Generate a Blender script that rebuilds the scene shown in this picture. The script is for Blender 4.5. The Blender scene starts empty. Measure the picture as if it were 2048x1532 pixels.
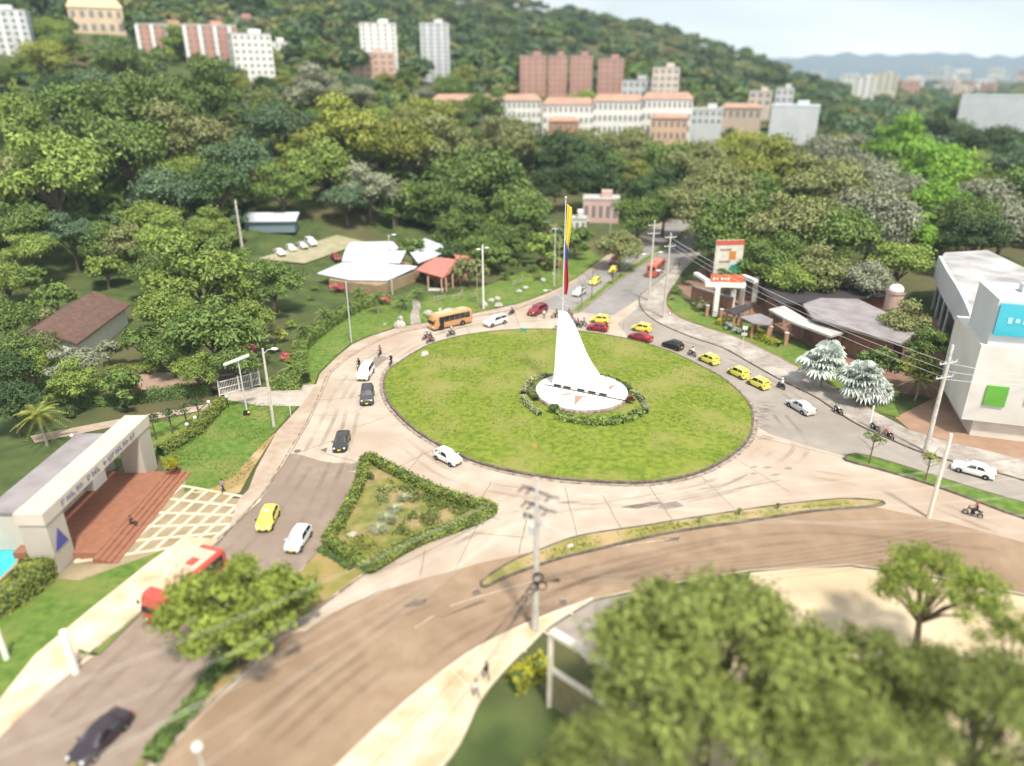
import bpy, bmesh, math, random
import numpy as np
from mathutils import Vector, Matrix
from mathutils.geometry import tessellate_polygon
S = bpy.context.scene
C = S.collection
random.seed(7); RNG = np.random.default_rng(7)
R = math.radians
# ------------------------------------------------------------------ camera, sky, sun, exposure
FPX, HOR, CAMH = 1430.0, 150.0, 42.0
PITCH = math.atan((766 - HOR) / FPX)
cam = bpy.data.cameras.new('drone_camera'); camo = bpy.data.objects.new('drone_camera', cam); C.objects.link(camo)
camo.location = (0, 0, CAMH); camo.rotation_euler = (math.pi / 2 - PITCH, 0, 0)
cam.sensor_fit = 'HORIZONTAL'; cam.sensor_width = 360; cam.lens = FPX / 2048 * 360
cam.clip_start = 1; cam.clip_end = 60000
cam.dof.use_dof = True; cam.dof.focus_distance = 95; cam.dof.aperture_fstop = cam.lens / 1000 / 0.76
S.camera = camo
SUN_EL, SUN_AZ = 60, 158       # azimuth clockwise from +Y: sun behind the camera, to the right
world = bpy.data.worlds.new('World'); S.world = world; world.use_nodes = True
nt = world.node_tree; nt.nodes.clear()
wo = nt.nodes.new('ShaderNodeOutputWorld'); bg = nt.nodes.new('ShaderNodeBackground'); bg.inputs[1].default_value = 0.085
sky = nt.nodes.new('ShaderNodeTexSky'); sky.sky_type = 'NISHITA'; sky.sun_disc = False
sky.sun_elevation = R(SUN_EL); sky.sun_rotation = R(SUN_AZ); sky.air_density = 1.0; sky.dust_density = 1.5
tc = nt.nodes.new('ShaderNodeTexCoord'); mp = nt.nodes.new('ShaderNodeMapping'); mp.inputs['Scale'].default_value = (1.6, 1.6, 7)
nz = nt.nodes.new('ShaderNodeTexNoise'); nz.inputs['Scale'].default_value = 1.7; nz.inputs['Detail'].default_value = 5
cr = nt.nodes.new('ShaderNodeValToRGB')
cr.color_ramp.elements[0].position = .30; cr.color_ramp.elements[0].color = (4.7, 4.8, 5.0, 1)
cr.color_ramp.elements[1].position = .62; cr.color_ramp.elements[1].color = (8.6, 8.6, 8.6, 1)
mxs = nt.nodes.new('ShaderNodeMix'); mxs.data_type = 'RGBA'; mxs.inputs['Factor'].default_value = .94
nt.links.new(tc.outputs['Generated'], mp.inputs[0]); nt.links.new(mp.outputs[0], nz.inputs[0]); nt.links.new(nz.outputs[0], cr.inputs[0])
sx_ = nt.nodes.new('ShaderNodeSeparateXYZ'); mr_ = nt.nodes.new('ShaderNodeMapRange'); mr_.inputs[1].default_value = .0; mr_.inputs[2].default_value = .11; mr_.inputs[3].default_value = 3.2; mr_.inputs[4].default_value = .95
vm_ = nt.nodes.new('ShaderNodeVectorMath'); vm_.operation = 'SCALE'; nt.links.new(tc.outputs['Generated'], sx_.inputs[0]); nt.links.new(sx_.outputs[2], mr_.inputs[0]); nt.links.new(cr.outputs[0], vm_.inputs[0]); nt.links.new(mr_.outputs[0], vm_.inputs[3])
nt.links.new(sky.outputs[0], mxs.inputs[6]); nt.links.new(vm_.outputs[0], mxs.inputs[7])
nt.links.new(mxs.outputs[2], bg.inputs[0]); nt.links.new(bg.outputs[0], wo.inputs[0])
sun = bpy.data.lights.new('sun', 'SUN'); sun.energy = 4.0; sun.angle = R(6); sun.color = (1, .93, .80)
suno = bpy.data.objects.new('sun', sun); C.objects.link(suno)
suno.rotation_euler = Vector((-math.sin(R(SUN_AZ)) * math.cos(R(SUN_EL)), -math.cos(R(SUN_AZ)) * math.cos(R(SUN_EL)), -math.sin(R(SUN_EL)))).to_track_quat('-Z', 'Y').to_euler()
S.view_settings.view_transform = 'Standard'; S.view_settings.look = 'None'
S.view_settings.exposure = 0.68; S.view_settings.gamma = 1
S.cycles.use_denoising = True; S.cycles.max_bounces = 5; S.cycles.diffuse_bounces = 3; S.cycles.glossy_bounces = 2
S.cycles.transmission_bounces = 2; S.cycles.transparent_max_bounces = 4; S.cycles.volume_bounces = 0
S.cycles.caustics_reflective = False; S.cycles.caustics_refractive = False

# ------------------------------------------------------------------ photo pixel -> place
CP, SP = math.cos(PITCH), math.sin(PITCH)
def ray(px, py):
    a = (px - 1024) / FPX; b = -(py - 766) / FPX
    return Vector((a, CP + b * SP, -SP + b * CP))
def P(px, py, z=0.0):
    d = ray(px, py); t = (z - CAMH) / d.z
    return Vector((d.x * t, d.y * t, z))
def PX(v):
    y = v[1] * CP - (v[2] - CAMH) * SP; u = v[1] * SP + (v[2] - CAMH) * CP
    return 1024 + FPX * v[0] / y, 766 - FPX * u / y, y
def AZ(px): return math.degrees(math.atan2((px - 1024) / FPX, CP + (766 - HOR) / FPX * SP))
_ra = [AZ(p) for p in (-600, 0, 500, 1080, 1200, 1300, 1400, 1500, 1600, 1700, 1800, 2400)]
_rz = [205, 195, 170, 120, 108, 97, 76, 54, 34, 14, 3, 0]
_sa = [-40, -25, -12, 0, 8, 16, 40]; _sr = [135, 135, 150, 225, 260, 330, 400]
def terrain(x, y):
    x = np.asarray(x, float); y = np.asarray(y, float)
    r = np.hypot(x, y); az = np.degrees(np.arctan2(x, np.maximum(y, 1e-6)))
    Z = np.interp(az, _ra, _rz); r0 = np.interp(az, _sa, _sr)
    t = np.clip((r - r0) / (1100 - r0), 0, None)
    up = np.minimum(t, 1.0); up = up * np.clip(up / .06, 0, 1)
    down = np.clip(1 - np.clip((r - 1100) / 900, 0, None), 0, 1)
    h = Z * up * np.where(r > 1100, down * down * (3 - 2 * down), 1)
    wob = (np.sin(x * .021 + 1.3) * np.cos(y * .017) + .6 * np.sin(x * .05 + y * .043)) * np.clip((r - 200) / 500, 0, 1) * 5 * np.clip(Z / 60, 0, 1)
    return np.maximum(h + wob * np.where(h > 2, 1, 0), 0)
def th(x, y): return float(terrain(x, y))
def PT(px, py, dz=0.0):
    d = ray(px, py); t = 20.0
    while t < 12000:
        q = Vector((d.x * t, d.y * t, CAMH + d.z * t))
        if q.z <= th(q.x, q.y) + dz: return Vector((q.x, q.y, q.z - dz))
        t *= 1.006
    return Vector((d.x * t, d.y * t, 0))
def at_dist(px, r):
    a = R(AZ(px)); return Vector((r * math.sin(a), r * math.cos(a), 0))
# ------------------------------------------------------------------ materials
MATS = {}
def mat(name, c1, c2=None, scale=1.0, rough=.7, bump=0.0, detail=4, coord='Position', metal=0, spec=.3, lo=.35, hi=.65, c3=None, s3=.1, rnd=0, transl=0, emit=None, coat=0):
    if name in MATS: return MATS[name]
    m = bpy.data.materials.new(name); m.use_nodes = True; n = m.node_tree; b = n.nodes['Principled BSDF']
    b.inputs['Roughness'].default_value = rough; b.inputs['Metallic'].default_value = metal; b.inputs['Specular IOR Level'].default_value = spec
    b.inputs['Coat Weight'].default_value = coat
    c1 = (*c1, 1); b.inputs['Base Color'].default_value = c1
    if coord == 'Position':
        g = n.nodes.new('ShaderNodeNewGeometry'); vec = g.outputs['Position']
    else:
        g = n.nodes.new('ShaderNodeTexCoord'); vec = g.outputs['Object']
    col = None
    if c2:
        t = n.nodes.new('ShaderNodeTexNoise'); t.inputs['Scale'].default_value = scale; t.inputs['Detail'].default_value = detail
        n.links.new(vec, t.inputs[0]); r = n.nodes.new('ShaderNodeValToRGB')
        r.color_ramp.elements[0].position = lo; r.color_ramp.elements[0].color = c1
        r.color_ramp.elements[1].position = hi; r.color_ramp.elements[1].color = (*c2, 1)
        n.links.new(t.outputs[0], r.inputs[0]); col = r.outputs[0]
        if c3:
            t3 = n.nodes.new('ShaderNodeTexNoise'); t3.inputs['Scale'].default_value = s3; t3.inputs['Detail'].default_value = 5
            n.links.new(vec, t3.inputs[0]); r3 = n.nodes.new('ShaderNodeValToRGB')
            r3.color_ramp.elements[0].position = .48; r3.color_ramp.elements[0].color = (0, 0, 0, 1)
            r3.color_ramp.elements[1].position = .66; r3.color_ramp.elements[1].color = (1, 1, 1, 1)
            n.links.new(t3.outputs[0], r3.inputs[0])
            x = n.nodes.new('ShaderNodeMix'); x.data_type = 'RGBA'; n.links.new(r3.outputs[0], x.inputs[0])
            n.links.new(col, x.inputs[6]); x.inputs[7].default_value = (*c3, 1); col = x.outputs[2]
        if rnd:
            oi = n.nodes.new('ShaderNodeObjectInfo'); mr = n.nodes.new('ShaderNodeMapRange')
            mr.inputs[3].default_value = 1 - rnd; mr.inputs[4].default_value = 1 + rnd
            n.links.new(oi.outputs['Random'], mr.inputs[0])
            hs = n.nodes.new('ShaderNodeHueSaturation'); n.links.new(mr.outputs[0], hs.inputs['Value']); n.links.new(col, hs.inputs['Color']); col = hs.outputs[0]
        n.links.new(col, b.inputs['Base Color'])
        if bump:
            bn = n.nodes.new('ShaderNodeBump'); bn.inputs['Strength'].default_value = bump; bn.inputs['Distance'].default_value = .1
            n.links.new(t.outputs[0], bn.inputs['Height']); n.links.new(bn.outputs[0], b.inputs['Normal'])
    if transl:
        tr = n.nodes.new('ShaderNodeBsdfTranslucent'); ms = n.nodes.new('ShaderNodeMixShader'); ms.inputs[0].default_value = transl
        if col: n.links.new(col, tr.inputs[0])
        else: tr.inputs[0].default_value = c1
        out = n.nodes['Material Output']; n.links.new(b.outputs[0], ms.inputs[1]); n.links.new(tr.outputs[0], ms.inputs[2]); n.links.new(ms.outputs[0], out.inputs[0])
    MATS[name] = m; return m
def paint(name, c): return mat('paint_' + name, c, rough=.32, spec=.5, coat=.35)
def leaf(name, c, v=.45, rnd=.16):
    return mat('leaf_' + name, tuple(k * (1 - v) for k in c), tuple(k * (1 + v) for k in c), scale=.9, rough=.55, spec=.25, detail=5, lo=.3, hi=.7, rnd=rnd, transl=.2)
LEAF = {k: leaf(k, c) for k, c in dict(dark=(.075, .13, .045), mid=(.145, .22, .055), bright=(.23, .31, .07), yellow=(.27, .30, .06), olive=(.235, .255, .10),
        grey=(.29, .31, .21), lime=(.22, .40, .05), blue=(.125, .195, .10), near=(.205, .245, .06), sparse=(.21, .265, .045)).items()}
TONE = dict(dark='dark green', mid='mid-green', bright='bright green', yellow='yellow-green', olive='olive green', grey='silvery grey-green', lime='vivid lime green', blue='bluish green')
M_bark = mat('bark', (.09, .065, .045), (.17, .13, .1), scale=3, rough=.9, bump=.4)
M_palebark = mat('bark_pale', (.2, .17, .14), (.3, .26, .22), scale=3, rough=.9)
M_white = mat('white_wall', (.78, .77, .74), (.70, .69, .65), scale=.5, rough=.7, lo=.3, hi=.75)
M_purewhite = mat('white_marble', (.86, .86, .85), (.82, .82, .80), scale=.4, rough=.5)
M_glass = mat('glass_dark', (.012, .014, .017), rough=.06, spec=.8)
M_wsglass = mat('glass_windscreen', (.10, .11, .12), rough=.05, spec=.9)
M_black = mat('black_rubber', (.018, .018, .019), rough=.75)
M_blackpl = mat('black_plastic', (.02, .02, .022), rough=.4)
M_chrome = mat('chrome', (.55, .56, .58), rough=.25, metal=1)
M_rim = mat('rim_alloy', (.5, .5, .52), rough=.35, metal=.7)
M_lamp = mat('headlight_glass', (.75, .77, .8), rough=.1, spec=.8)
M_tail = mat('taillight', (.45, .015, .012), rough=.2)
M_plate = mat('plate_yellow', (.75, .6, .04), rough=.5)
M_concpole = mat('pole_concrete', (.58, .55, .50), (.44, .41, .37), scale=2.5, rough=.85, coord='Object')
M_steelpole = mat('pole_steel', (.55, .56, .57), (.45, .46, .47), scale=3, rough=.5)
M_wood = mat('weathered_wood', (.42, .36, .28), (.28, .22, .16), scale=4, rough=.85)
M_concrete = mat('road_concrete', (.40, .335, .275), (.475, .405, .34), scale=.35, rough=.85, bump=.05, c3=(.37, .285, .22), s3=.07)
M_asphalt_w = mat('asphalt_brown', (.265, .185, .122), (.32, .232, .16), scale=.55, rough=.9, bump=.06, c3=(.235, .162, .108), s3=.08)
M_asphalt_l = mat('asphalt_left', (.24, .185, .15), (.285, .225, .185), scale=.8, rough=.9, bump=.06, c3=(.215, .165, .135), s3=.1)
M_asphalt_g = mat('asphalt_grey', (.28, .25, .225), (.325, .292, .265), scale=.5, rough=.88, bump=.05, c3=(.25, .22, .195), s3=.09)
M_asphalt_d = mat('asphalt_dark', (.25, .235, .23), (.29, .275, .27), scale=.5, rough=.9, bump=.05, c3=(.225, .21, .205), s3=.1)
M_patch = mat('asphalt_patch', (.20, .165, .145), (.25, .21, .185), scale=2, rough=.9)
M_stain = mat('asphalt_stain', (.12, .09, .075), (.17, .13, .11), scale=2, rough=.9)
M_joint = mat('joint_tar', (.16, .12, .10), rough=.9)
M_mark = mat('road_paint_white', (.58, .52, .44), (.36, .29, .22), scale=2.0, rough=.7, lo=.35, hi=.65)
M_pave_l = mat('pavement_left', (.40, .315, .25), (.34, .26, .20), scale=.9, rough=.9, bump=.1, c3=(.45, .37, .30), s3=.2)
M_pave_r = mat('pavement_right', (.36, .32, .29), (.26, .225, .20), scale=1.1, rough=.9, bump=.15, c3=(.44, .41, .38), s3=.25)
M_pave_b = mat('pavement_cream', (.72, .60, .45), (.60, .48, .34), scale=.5, rough=.9, c3=(.5, .37, .23), s3=.3)
M_kerb = mat('kerb_concrete', (.40, .33, .28), (.16, .125, .10), scale=1.5, rough=.9)
M_kerbdark = mat('kerb_mossy', (.10, .085, .07), (.22, .18, .14), scale=1.6, rough=.95, bump=.3, lo=.4, hi=.75)
M_red_edge = mat('brick_edge', (.34, .17, .11), (.25, .13, .09), scale=3, rough=.9)
def grassmat(name, a, b, c, s=.6, s3=.12): return mat(name, a, b, scale=s, rough=.95, bump=.5, detail=9, lo=.36, hi=.64, c3=c, s3=s3)
M_lawn = grassmat('lawn_island', (.10, .155, .013), (.195, .235, .028), (.225, .225, .06), s=1.3, s3=.13)
M_lawn2 = grassmat('lawn_side', (.07, .135, .02), (.135, .205, .036), (.17, .20, .05), s=1.1, s3=.2)
M_lawn3 = grassmat('lawn_dry', (.19, .18, .045), (.29, .26, .08), (.40, .29, .16), s=1.2, s3=.25)
M_soil = grassmat('soil_dry', (.34, .215, .115), (.27, .22, .07), (.46, .33, .20), s=1.0, s3=.3)
M_ground = grassmat('ground_green', (.045, .07, .02), (.085, .115, .034), (.115, .095, .05), s=.25, s3=.03)
M_cream = mat('cream_lot', (.52, .42, .28), (.43, .34, .22), scale=.25, rough=.9, c3=(.60, .49, .34), s3=.1)
M_terracotta = mat('terracotta_tile', (.31, .14, .085), (.26, .115, .072), scale=1.5, rough=.7)
M_redroof = mat('roof_red', (.52, .20, .165), (.44, .155, .13), scale=.8, rough=.75)
M_brownroof = mat('roof_brown', (.16, .095, .075), (.11, .066, .055), scale=1.4, rough=.85)
M_metalroof = mat('roof_metal_pale', (.62, .66, .73), (.52, .56, .63), scale=.35, rough=.45)
M_greyroof = mat('roof_grey', (.30, .275, .285), (.22, .20, .21), scale=.4, rough=.8)
M_lightroof = mat('roof_light_grey', (.52, .51, .50), (.42, .41, .40), scale=.4, rough=.75)
M_tileroof = mat('roof_orange_tile', (.42, .27, .205), (.35, .22, .165), scale=.3, rough=.8)
M_brick = mat('brick_wall', (.30, .155, .105), (.23, .12, .085), scale=2.2, rough=.9)
M_pinkbrick = mat('brick_pink', (.50, .27, .215), (.44, .23, .185), scale=.15, rough=.85)
M_orangewall = mat('wall_orange', (.55, .30, .17), (.48, .25, .14), scale=.6, rough=.8)
M_palegrey = mat('wall_pale_grey', (.56, .58, .60), (.50, .52, .54), scale=.2, rough=.7)
M_farwin = mat('window_far', (.20, .20, .20), rough=.3, spec=.5)
M_dkwin = mat('window_dark', (.06, .065, .07), rough=.2, spec=.6)
M_stone = mat('garden_stone', (.50, .47, .43), (.34, .31, .28), scale=2.2, rough=.9, bump=.5)
M_skin = mat('skin', (.33, .19, .125), rough=.6)
M_hair = mat('hair_dark', (.012, .009, .008), rough=.6)
def cloth(n, c): return mat('cloth_' + n, c, rough=.9)
# ------------------------------------------------------------------ mesh helpers
def tag(o, label=None, cat=None, group=None, kind=None):
    if label: o['label'] = label
    if cat: o['category'] = cat
    if group: o['group'] = group
    if kind: o['kind'] = kind
    return o
def link(name, me, parent=None, loc=None):
    o = bpy.data.objects.new(name, me); C.objects.link(o)
    if parent is not None: o.parent = parent
    if loc is not None: o.location = loc
    return o
def root(name, loc, rz=0, label=None, cat=None, group=None, scale=1):
    o = link(name, None, loc=loc); o.rotation_euler = (0, 0, rz); o.empty_display_size = .3
    if scale != 1: o.scale = (scale,) * 3
    return tag(o, label, cat, group)
class MB:
    def __init__(s): s.v = []; s.f = []; s.m = []; s.mi = 0
    def add(s, vs, fs):
        k = len(s.v); s.v += [tuple(p) for p in vs]; s.f += [tuple(i + k for i in f) for f in fs]; s.m += [s.mi] * len(fs); return s
    def box(s, c, d, rz=0, taper=1.0, rx=0, ry=0):
        x, y, z = d[0] / 2, d[1] / 2, d[2] / 2; M = Matrix.Rotation(rz, 3, 'Z') @ Matrix.Rotation(ry, 3, 'Y') @ Matrix.Rotation(rx, 3, 'X'); c = Vector(c)
        vs = [c + M @ Vector((a * x * (taper if e > 0 else 1), b * y * (taper if e > 0 else 1), e * z)) for e in (-1, 1) for a, b in ((-1, -1), (1, -1), (1, 1), (-1, 1))]
        return s.add(vs, [(3, 2, 1, 0), (4, 5, 6, 7), (0, 1, 5, 4), (1, 2, 6, 5), (2, 3, 7, 6), (3, 0, 4, 7)])
    def tube(s, pts, rad, n=8, cap=True):
        pts = [Vector(p) for p in pts]; rad = rad if isinstance(rad, (list, tuple)) else [rad] * len(pts); vs = []
        for i, p in enumerate(pts):
            d = (pts[min(i + 1, len(pts) - 1)] - pts[max(i - 1, 0)]).normalized()
            a = d.cross(Vector((0, 0, 1)) if abs(d.z) < .9 else Vector((1, 0, 0))).normalized(); b = d.cross(a)
            vs += [p + (a * math.cos(2 * math.pi * k / n) + b * math.sin(2 * math.pi * k / n)) * rad[i] for k in range(n)]
        fs = [(i * n + k, i * n + (k + 1) % n, (i + 1) * n + (k + 1) % n, (i + 1) * n + k) for i in range(len(pts) - 1) for k in range(n)]
        if cap: fs += [tuple(range(n))[::-1], tuple(range((len(pts) - 1) * n, len(pts) * n))]
        return s.add(vs, fs)
    def ball(s, c, r, n=10, m=7):
        r = r if isinstance(r, (tuple, list)) else (r, r, r); c = Vector(c); vs = [c + Vector((0, 0, -r[2]))]
        for j in range(1, m):
            t = -math.pi / 2 + math.pi * j / m
            vs += [c + Vector((r[0] * math.cos(t) * math.cos(2 * math.pi * k / n), r[1] * math.cos(t) * math.sin(2 * math.pi * k / n), r[2] * math.sin(t))) for k in range(n)]
        vs.append(c + Vector((0, 0, r[2])))
        fs = [(0, 1 + (k + 1) % n, 1 + k) for k in range(n)]
        for j in range(m - 2): fs += [(1 + j * n + k, 1 + j * n + (k + 1) % n, 1 + (j + 1) * n + (k + 1) % n, 1 + (j + 1) * n + k) for k in range(n)]
        e = 1 + (m - 2) * n; fs += [(e + k, e + (k + 1) % n, len(vs) - 1) for k in range(n)]
        return s.add(vs, fs)
    def lathe(s, c, prof, axis='Z', n=16):
        c = Vector(c); vs = []
        for r, h in prof:
            for k in range(n):
                a = 2 * math.pi * k / n; q = (r * math.cos(a), r * math.sin(a), h)
                vs.append(c + Vector(q if axis == 'Z' else (q[0], q[2], q[1]) if axis == 'Y' else (q[2], q[0], q[1])))
        fs = [(i * n + k, i * n + (k + 1) % n, (i + 1) * n + (k + 1) % n, (i + 1) * n + k) for i in range(len(prof) - 1) for k in range(n)]
        return s.add(vs, fs)
    def prism(s, poly, z0, z1):
        n = len(poly); vs = [(p[0], p[1], z0) for p in poly] + [(p[0], p[1], z1) for p in poly]
        tri = tessellate_polygon([[Vector((p[0], p[1], 0)) for p in poly]])
        fs = [tuple(n + i for i in t) for t in tri] + [(i, (i + 1) % n, n + (i + 1) % n, n + i) for i in range(n)]
        return s.add(vs, fs)
    def sheet(s, poly, z):
        tri = tessellate_polygon([[Vector((p[0], p[1], 0)) for p in poly]])
        return s.add([(p[0], p[1], z) for p in poly], tri)
    def build(s, name, mats, parent=None, smooth=False, loc=None, me_only=False):
        me = bpy.data.meshes.new(name); me.from_pydata(s.v, [], s.f)
        for m in (mats if isinstance(mats, (list, tuple)) else [mats]): me.materials.append(m)
        if isinstance(mats, (list, tuple)) and len(mats) > 1: me.polygons.foreach_set('material_index', s.m)
        b = bmesh.new(); b.from_mesh(me); bmesh.ops.recalc_face_normals(b, faces=b.faces); b.to_mesh(me); b.free()
        if smooth: me.polygons.foreach_set('use_smooth', [True] * len(me.polygons))
        me.update()
        return me if me_only else link(name, me, parent, loc)
def flat_up(me):
    b = bmesh.new(); b.from_mesh(me)
    for f in b.faces:
        f.normal_update()
        if f.normal.z < 0: f.normal_flip()
    b.to_mesh(me); b.free()
def np_mesh(name, V, F, mats, mi=None, smooth=False):
    me = bpy.data.meshes.new(name); V = np.asarray(V, np.float32); F = np.asarray(F, np.int32); k = F.shape[1]
    me.vertices.add(len(V)); me.vertices.foreach_set('co', V.ravel())
    me.loops.add(F.size); me.loops.foreach_set('vertex_index', F.ravel())
    me.polygons.add(len(F)); me.polygons.foreach_set('loop_start', np.arange(len(F), dtype=np.int32) * k)
    for m in mats: me.materials.append(m)
    if mi is not None: me.polygons.foreach_set('material_index', np.asarray(mi, np.int32))
    if smooth: me.polygons.foreach_set('use_smooth', np.ones(len(F), bool))
    me.update(calc_edges=True); me.validate(); return me
def leaves(cen, nrm, size, rng=RNG, asp=.6):
    """one folded leaf spray (two triangles) per centre"""
    n = len(cen); size = np.broadcast_to(np.asarray(size, float), (n,)) * rng.uniform(.65, 1.35, n)
    nrm = nrm / np.maximum(np.linalg.norm(nrm, axis=1, keepdims=True), 1e-6)
    t = rng.normal(size=(n, 3)); t -= (t * nrm).sum(1, keepdims=True) * nrm; t /= np.maximum(np.linalg.norm(t, axis=1, keepdims=True), 1e-6)
    b = np.cross(nrm, t); s = size[:, None]
    lift = rng.uniform(-.3, .35, (n, 1)) * s
    v = np.stack([cen - t * s * .6, cen + b * s * asp * .55 + nrm * lift, cen + t * s * .65 - nrm * s * .15, cen - b * s * asp * .55 + nrm * lift], 1).reshape(-1, 3)
    k = np.arange(n)[:, None] * 4
    f = np.concatenate([k + np.array([0, 1, 2]), k + np.array([0, 2, 3])], 1).reshape(-1, 3)
    return v, f
def crown_pts(R_, H_, nl, n, rng, flat=.6, gap=.1, lr=(.24, .40), rag=0):
    """leaf centres + normals over the lobes of an irregular crown, centred at the origin"""
    lob = []
    for i in range(nl):
        a = 2.399 * i + rng.uniform(-.4, .4); q = math.sqrt((i + .4) / nl); h = rng.uniform(-.35, .55) * (1 - .5 * q) + (1 - q * q) * .35 - .12
        lob.append((R_ * .74 * q * math.cos(a), R_ * .74 * q * math.sin(a), H_ * h, R_ * rng.uniform(*lr)))
    lob = np.array(lob); w = lob[:, 3] ** 2; w = w / w.sum()
    k = rng.choice(nl, n, p=w); d = rng.normal(size=(n, 3)); d[:, 2] = np.abs(d[:, 2]) * rng.choice([1, 1, 1, -1], n); d /= np.linalg.norm(d, axis=1, keepdims=True)
    rr = lob[k, 3] * rng.uniform(.72, 1.06, n) * (1 + .16 * np.sin(d[:, 0] * 9 + k) * np.cos(d[:, 1] * 8 + 2 * k))
    if rag: rr = rr * np.where(rng.uniform(size=n) < .35, rng.uniform(.2, .8, n), rng.uniform(.75, 1.0 + rag, n))
    c = lob[k, :3] + d * rr[:, None] * np.array([1, 1, flat + .12])
    if rag: c += rng.normal(size=(n, 3)) * rag * .12 * R_ * lr[1]
    nr = d + rng.normal(size=(n, 3)) * .55 + np.array([0, 0, .35])
    keep = np.sin(c[:, 0] * 3.1 / R_ * 2 + 1) * np.sin(c[:, 1] * 3.7 / R_ * 2) * np.sin(c[:, 2] * 5 / R_ + 2) < .55 + .4 * (1 - gap * 3)
    return c[keep], nr[keep], lob
def catmull(pts, n=6, closed=False):
    pts = [Vector(p) for p in pts]; N = len(pts); out = []
    for i in range(N if closed else N - 1):
        g = (lambda j: pts[j % N]) if closed else (lambda j: pts[max(0, min(N - 1, j))])
        p0, p1, p2, p3 = g(i - 1), g(i), g(i + 1), g(i + 2)
        for k in range(n):
            t = k / n; out.append(.5 * ((2 * p1) + (p2 - p0) * t + (2 * p0 - 5 * p1 + 4 * p2 - p3) * t * t + (3 * p1 - p0 - 3 * p2 + p3) * t ** 3))
    if not closed: out.append(pts[-1])
    return out
def px(l, z=0): return [P(a, b, z) for a, b in l]
def offset(path, d):
    o = []
    for i, p in enumerate(path):
        t = (path[min(i + 1, len(path) - 1)] - path[max(i - 1, 0)]); t.z = 0; t.normalize(); o.append(p + Vector((-t.y, t.x, 0)) * d)
    return o
def ribbon(mb, path, w, z0, z1, side=0):
    """solid strip of width w along path; side -1/0/1 = which side of the path it lies"""
    a = offset(path, w / 2 + side * w / 2); b = offset(path, -w / 2 + side * w / 2); n = len(path)
    vs = []
    for i in range(n): vs += [(a[i].x, a[i].y, z0), (a[i].x, a[i].y, z1), (b[i].x, b[i].y, z1), (b[i].x, b[i].y, z0)]
    fs = [(i * 4 + j, i * 4 + j + 1, i * 4 + 5 + j, i * 4 + 4 + j) for i in range(n - 1) for j in range(3)] + [(0, 1, 2, 3), (n * 4 - 1, n * 4 - 2, n * 4 - 3, n * 4 - 4)]
    mb.add(vs, fs)
def struct(name, mb, m, smooth=False, up=True):
    o = mb.build(name, m, smooth=smooth)
    return tag(o, kind='structure')
def struct_sheet(name, poly, z, m):
    o = MB().sheet(poly, z).build(name, m); flat_up(o.data); return tag(o, kind='structure')
def copy_tree(o, parent=None):
    c = o.copy(); C.objects.link(c)
    if parent is not None: c.parent = parent
    for ch in list(o.children): copy_tree(ch, c)
    return c
def head(c, d):
    """ground point and heading from a pixel and a pixel direction"""
    a = P(*c); b = P(c[0] + d[0], c[1] + d[1]); return a, math.atan2(b.y - a.y, b.x - a.x)
# ------------------------------------------------------------------ terrain, mountains
def build_terrain():
    az = np.radians(np.arange(-64, 64.1, .8)); r = np.concatenate([[2], np.geomspace(8, 100, 14), np.geomspace(108, 2200, 95), np.geomspace(2400, 14000, 16)])
    A, Rr = np.meshgrid(az, r); X = Rr * np.sin(A); Y = Rr * np.cos(A); Z = terrain(X, Y) - .06
    V = np.stack([X, Y, Z], -1).reshape(-1, 3); n = len(az); i, j = np.meshgrid(np.arange(len(r) - 1), np.arange(n - 1), indexing='ij'); k = (i * n + j).ravel()
    F = np.stack([k, k + 1, k + n + 1, k + n], 1); me = np_mesh('ground', V, F, [M_ground], smooth=True); flat_up(me); return tag(link('ground', me), kind='structure')
build_terrain()
def mountains():
    M_m = mat('far_mountain_haze_tint', (.04, .085, .13), (.06, .10, .14), scale=.002, rough=1)  # bluish base colour carries part of the distance haze
    xs = np.linspace(1250, 2700, 90); V = []; rows = 7
    for k, x in enumerate(xs):
        a = R(AZ(x)); e = 1.2 + .10 * math.sin(x * .011 + 1) + .07 * math.sin(x * .031) + .04 * math.sin(x * .083)
        if x < 1500: e *= .55 + .45 * (x - 1250) / 250
        top = CAMH + 9500 * math.tan(R(e))
        for j in range(rows):
            t = j / (rows - 1); rr = 7800 + 1700 * t; z = top * t ** 1.2 + 14 * math.sin(k * 1.7 + j * 2.1) * t
            V.append((rr * math.sin(a), rr * math.cos(a), z if t > 0 else -5))
        V.append((12500 * math.sin(a), 12500 * math.cos(a), -5))
    q = rows + 1; F = [(k * q + j, (k + 1) * q + j, (k + 1) * q + j + 1, k * q + j + 1) for k in range(len(xs) - 1) for j in range(q - 1)]
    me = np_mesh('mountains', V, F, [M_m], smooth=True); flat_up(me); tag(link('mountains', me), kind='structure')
mountains()
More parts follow.
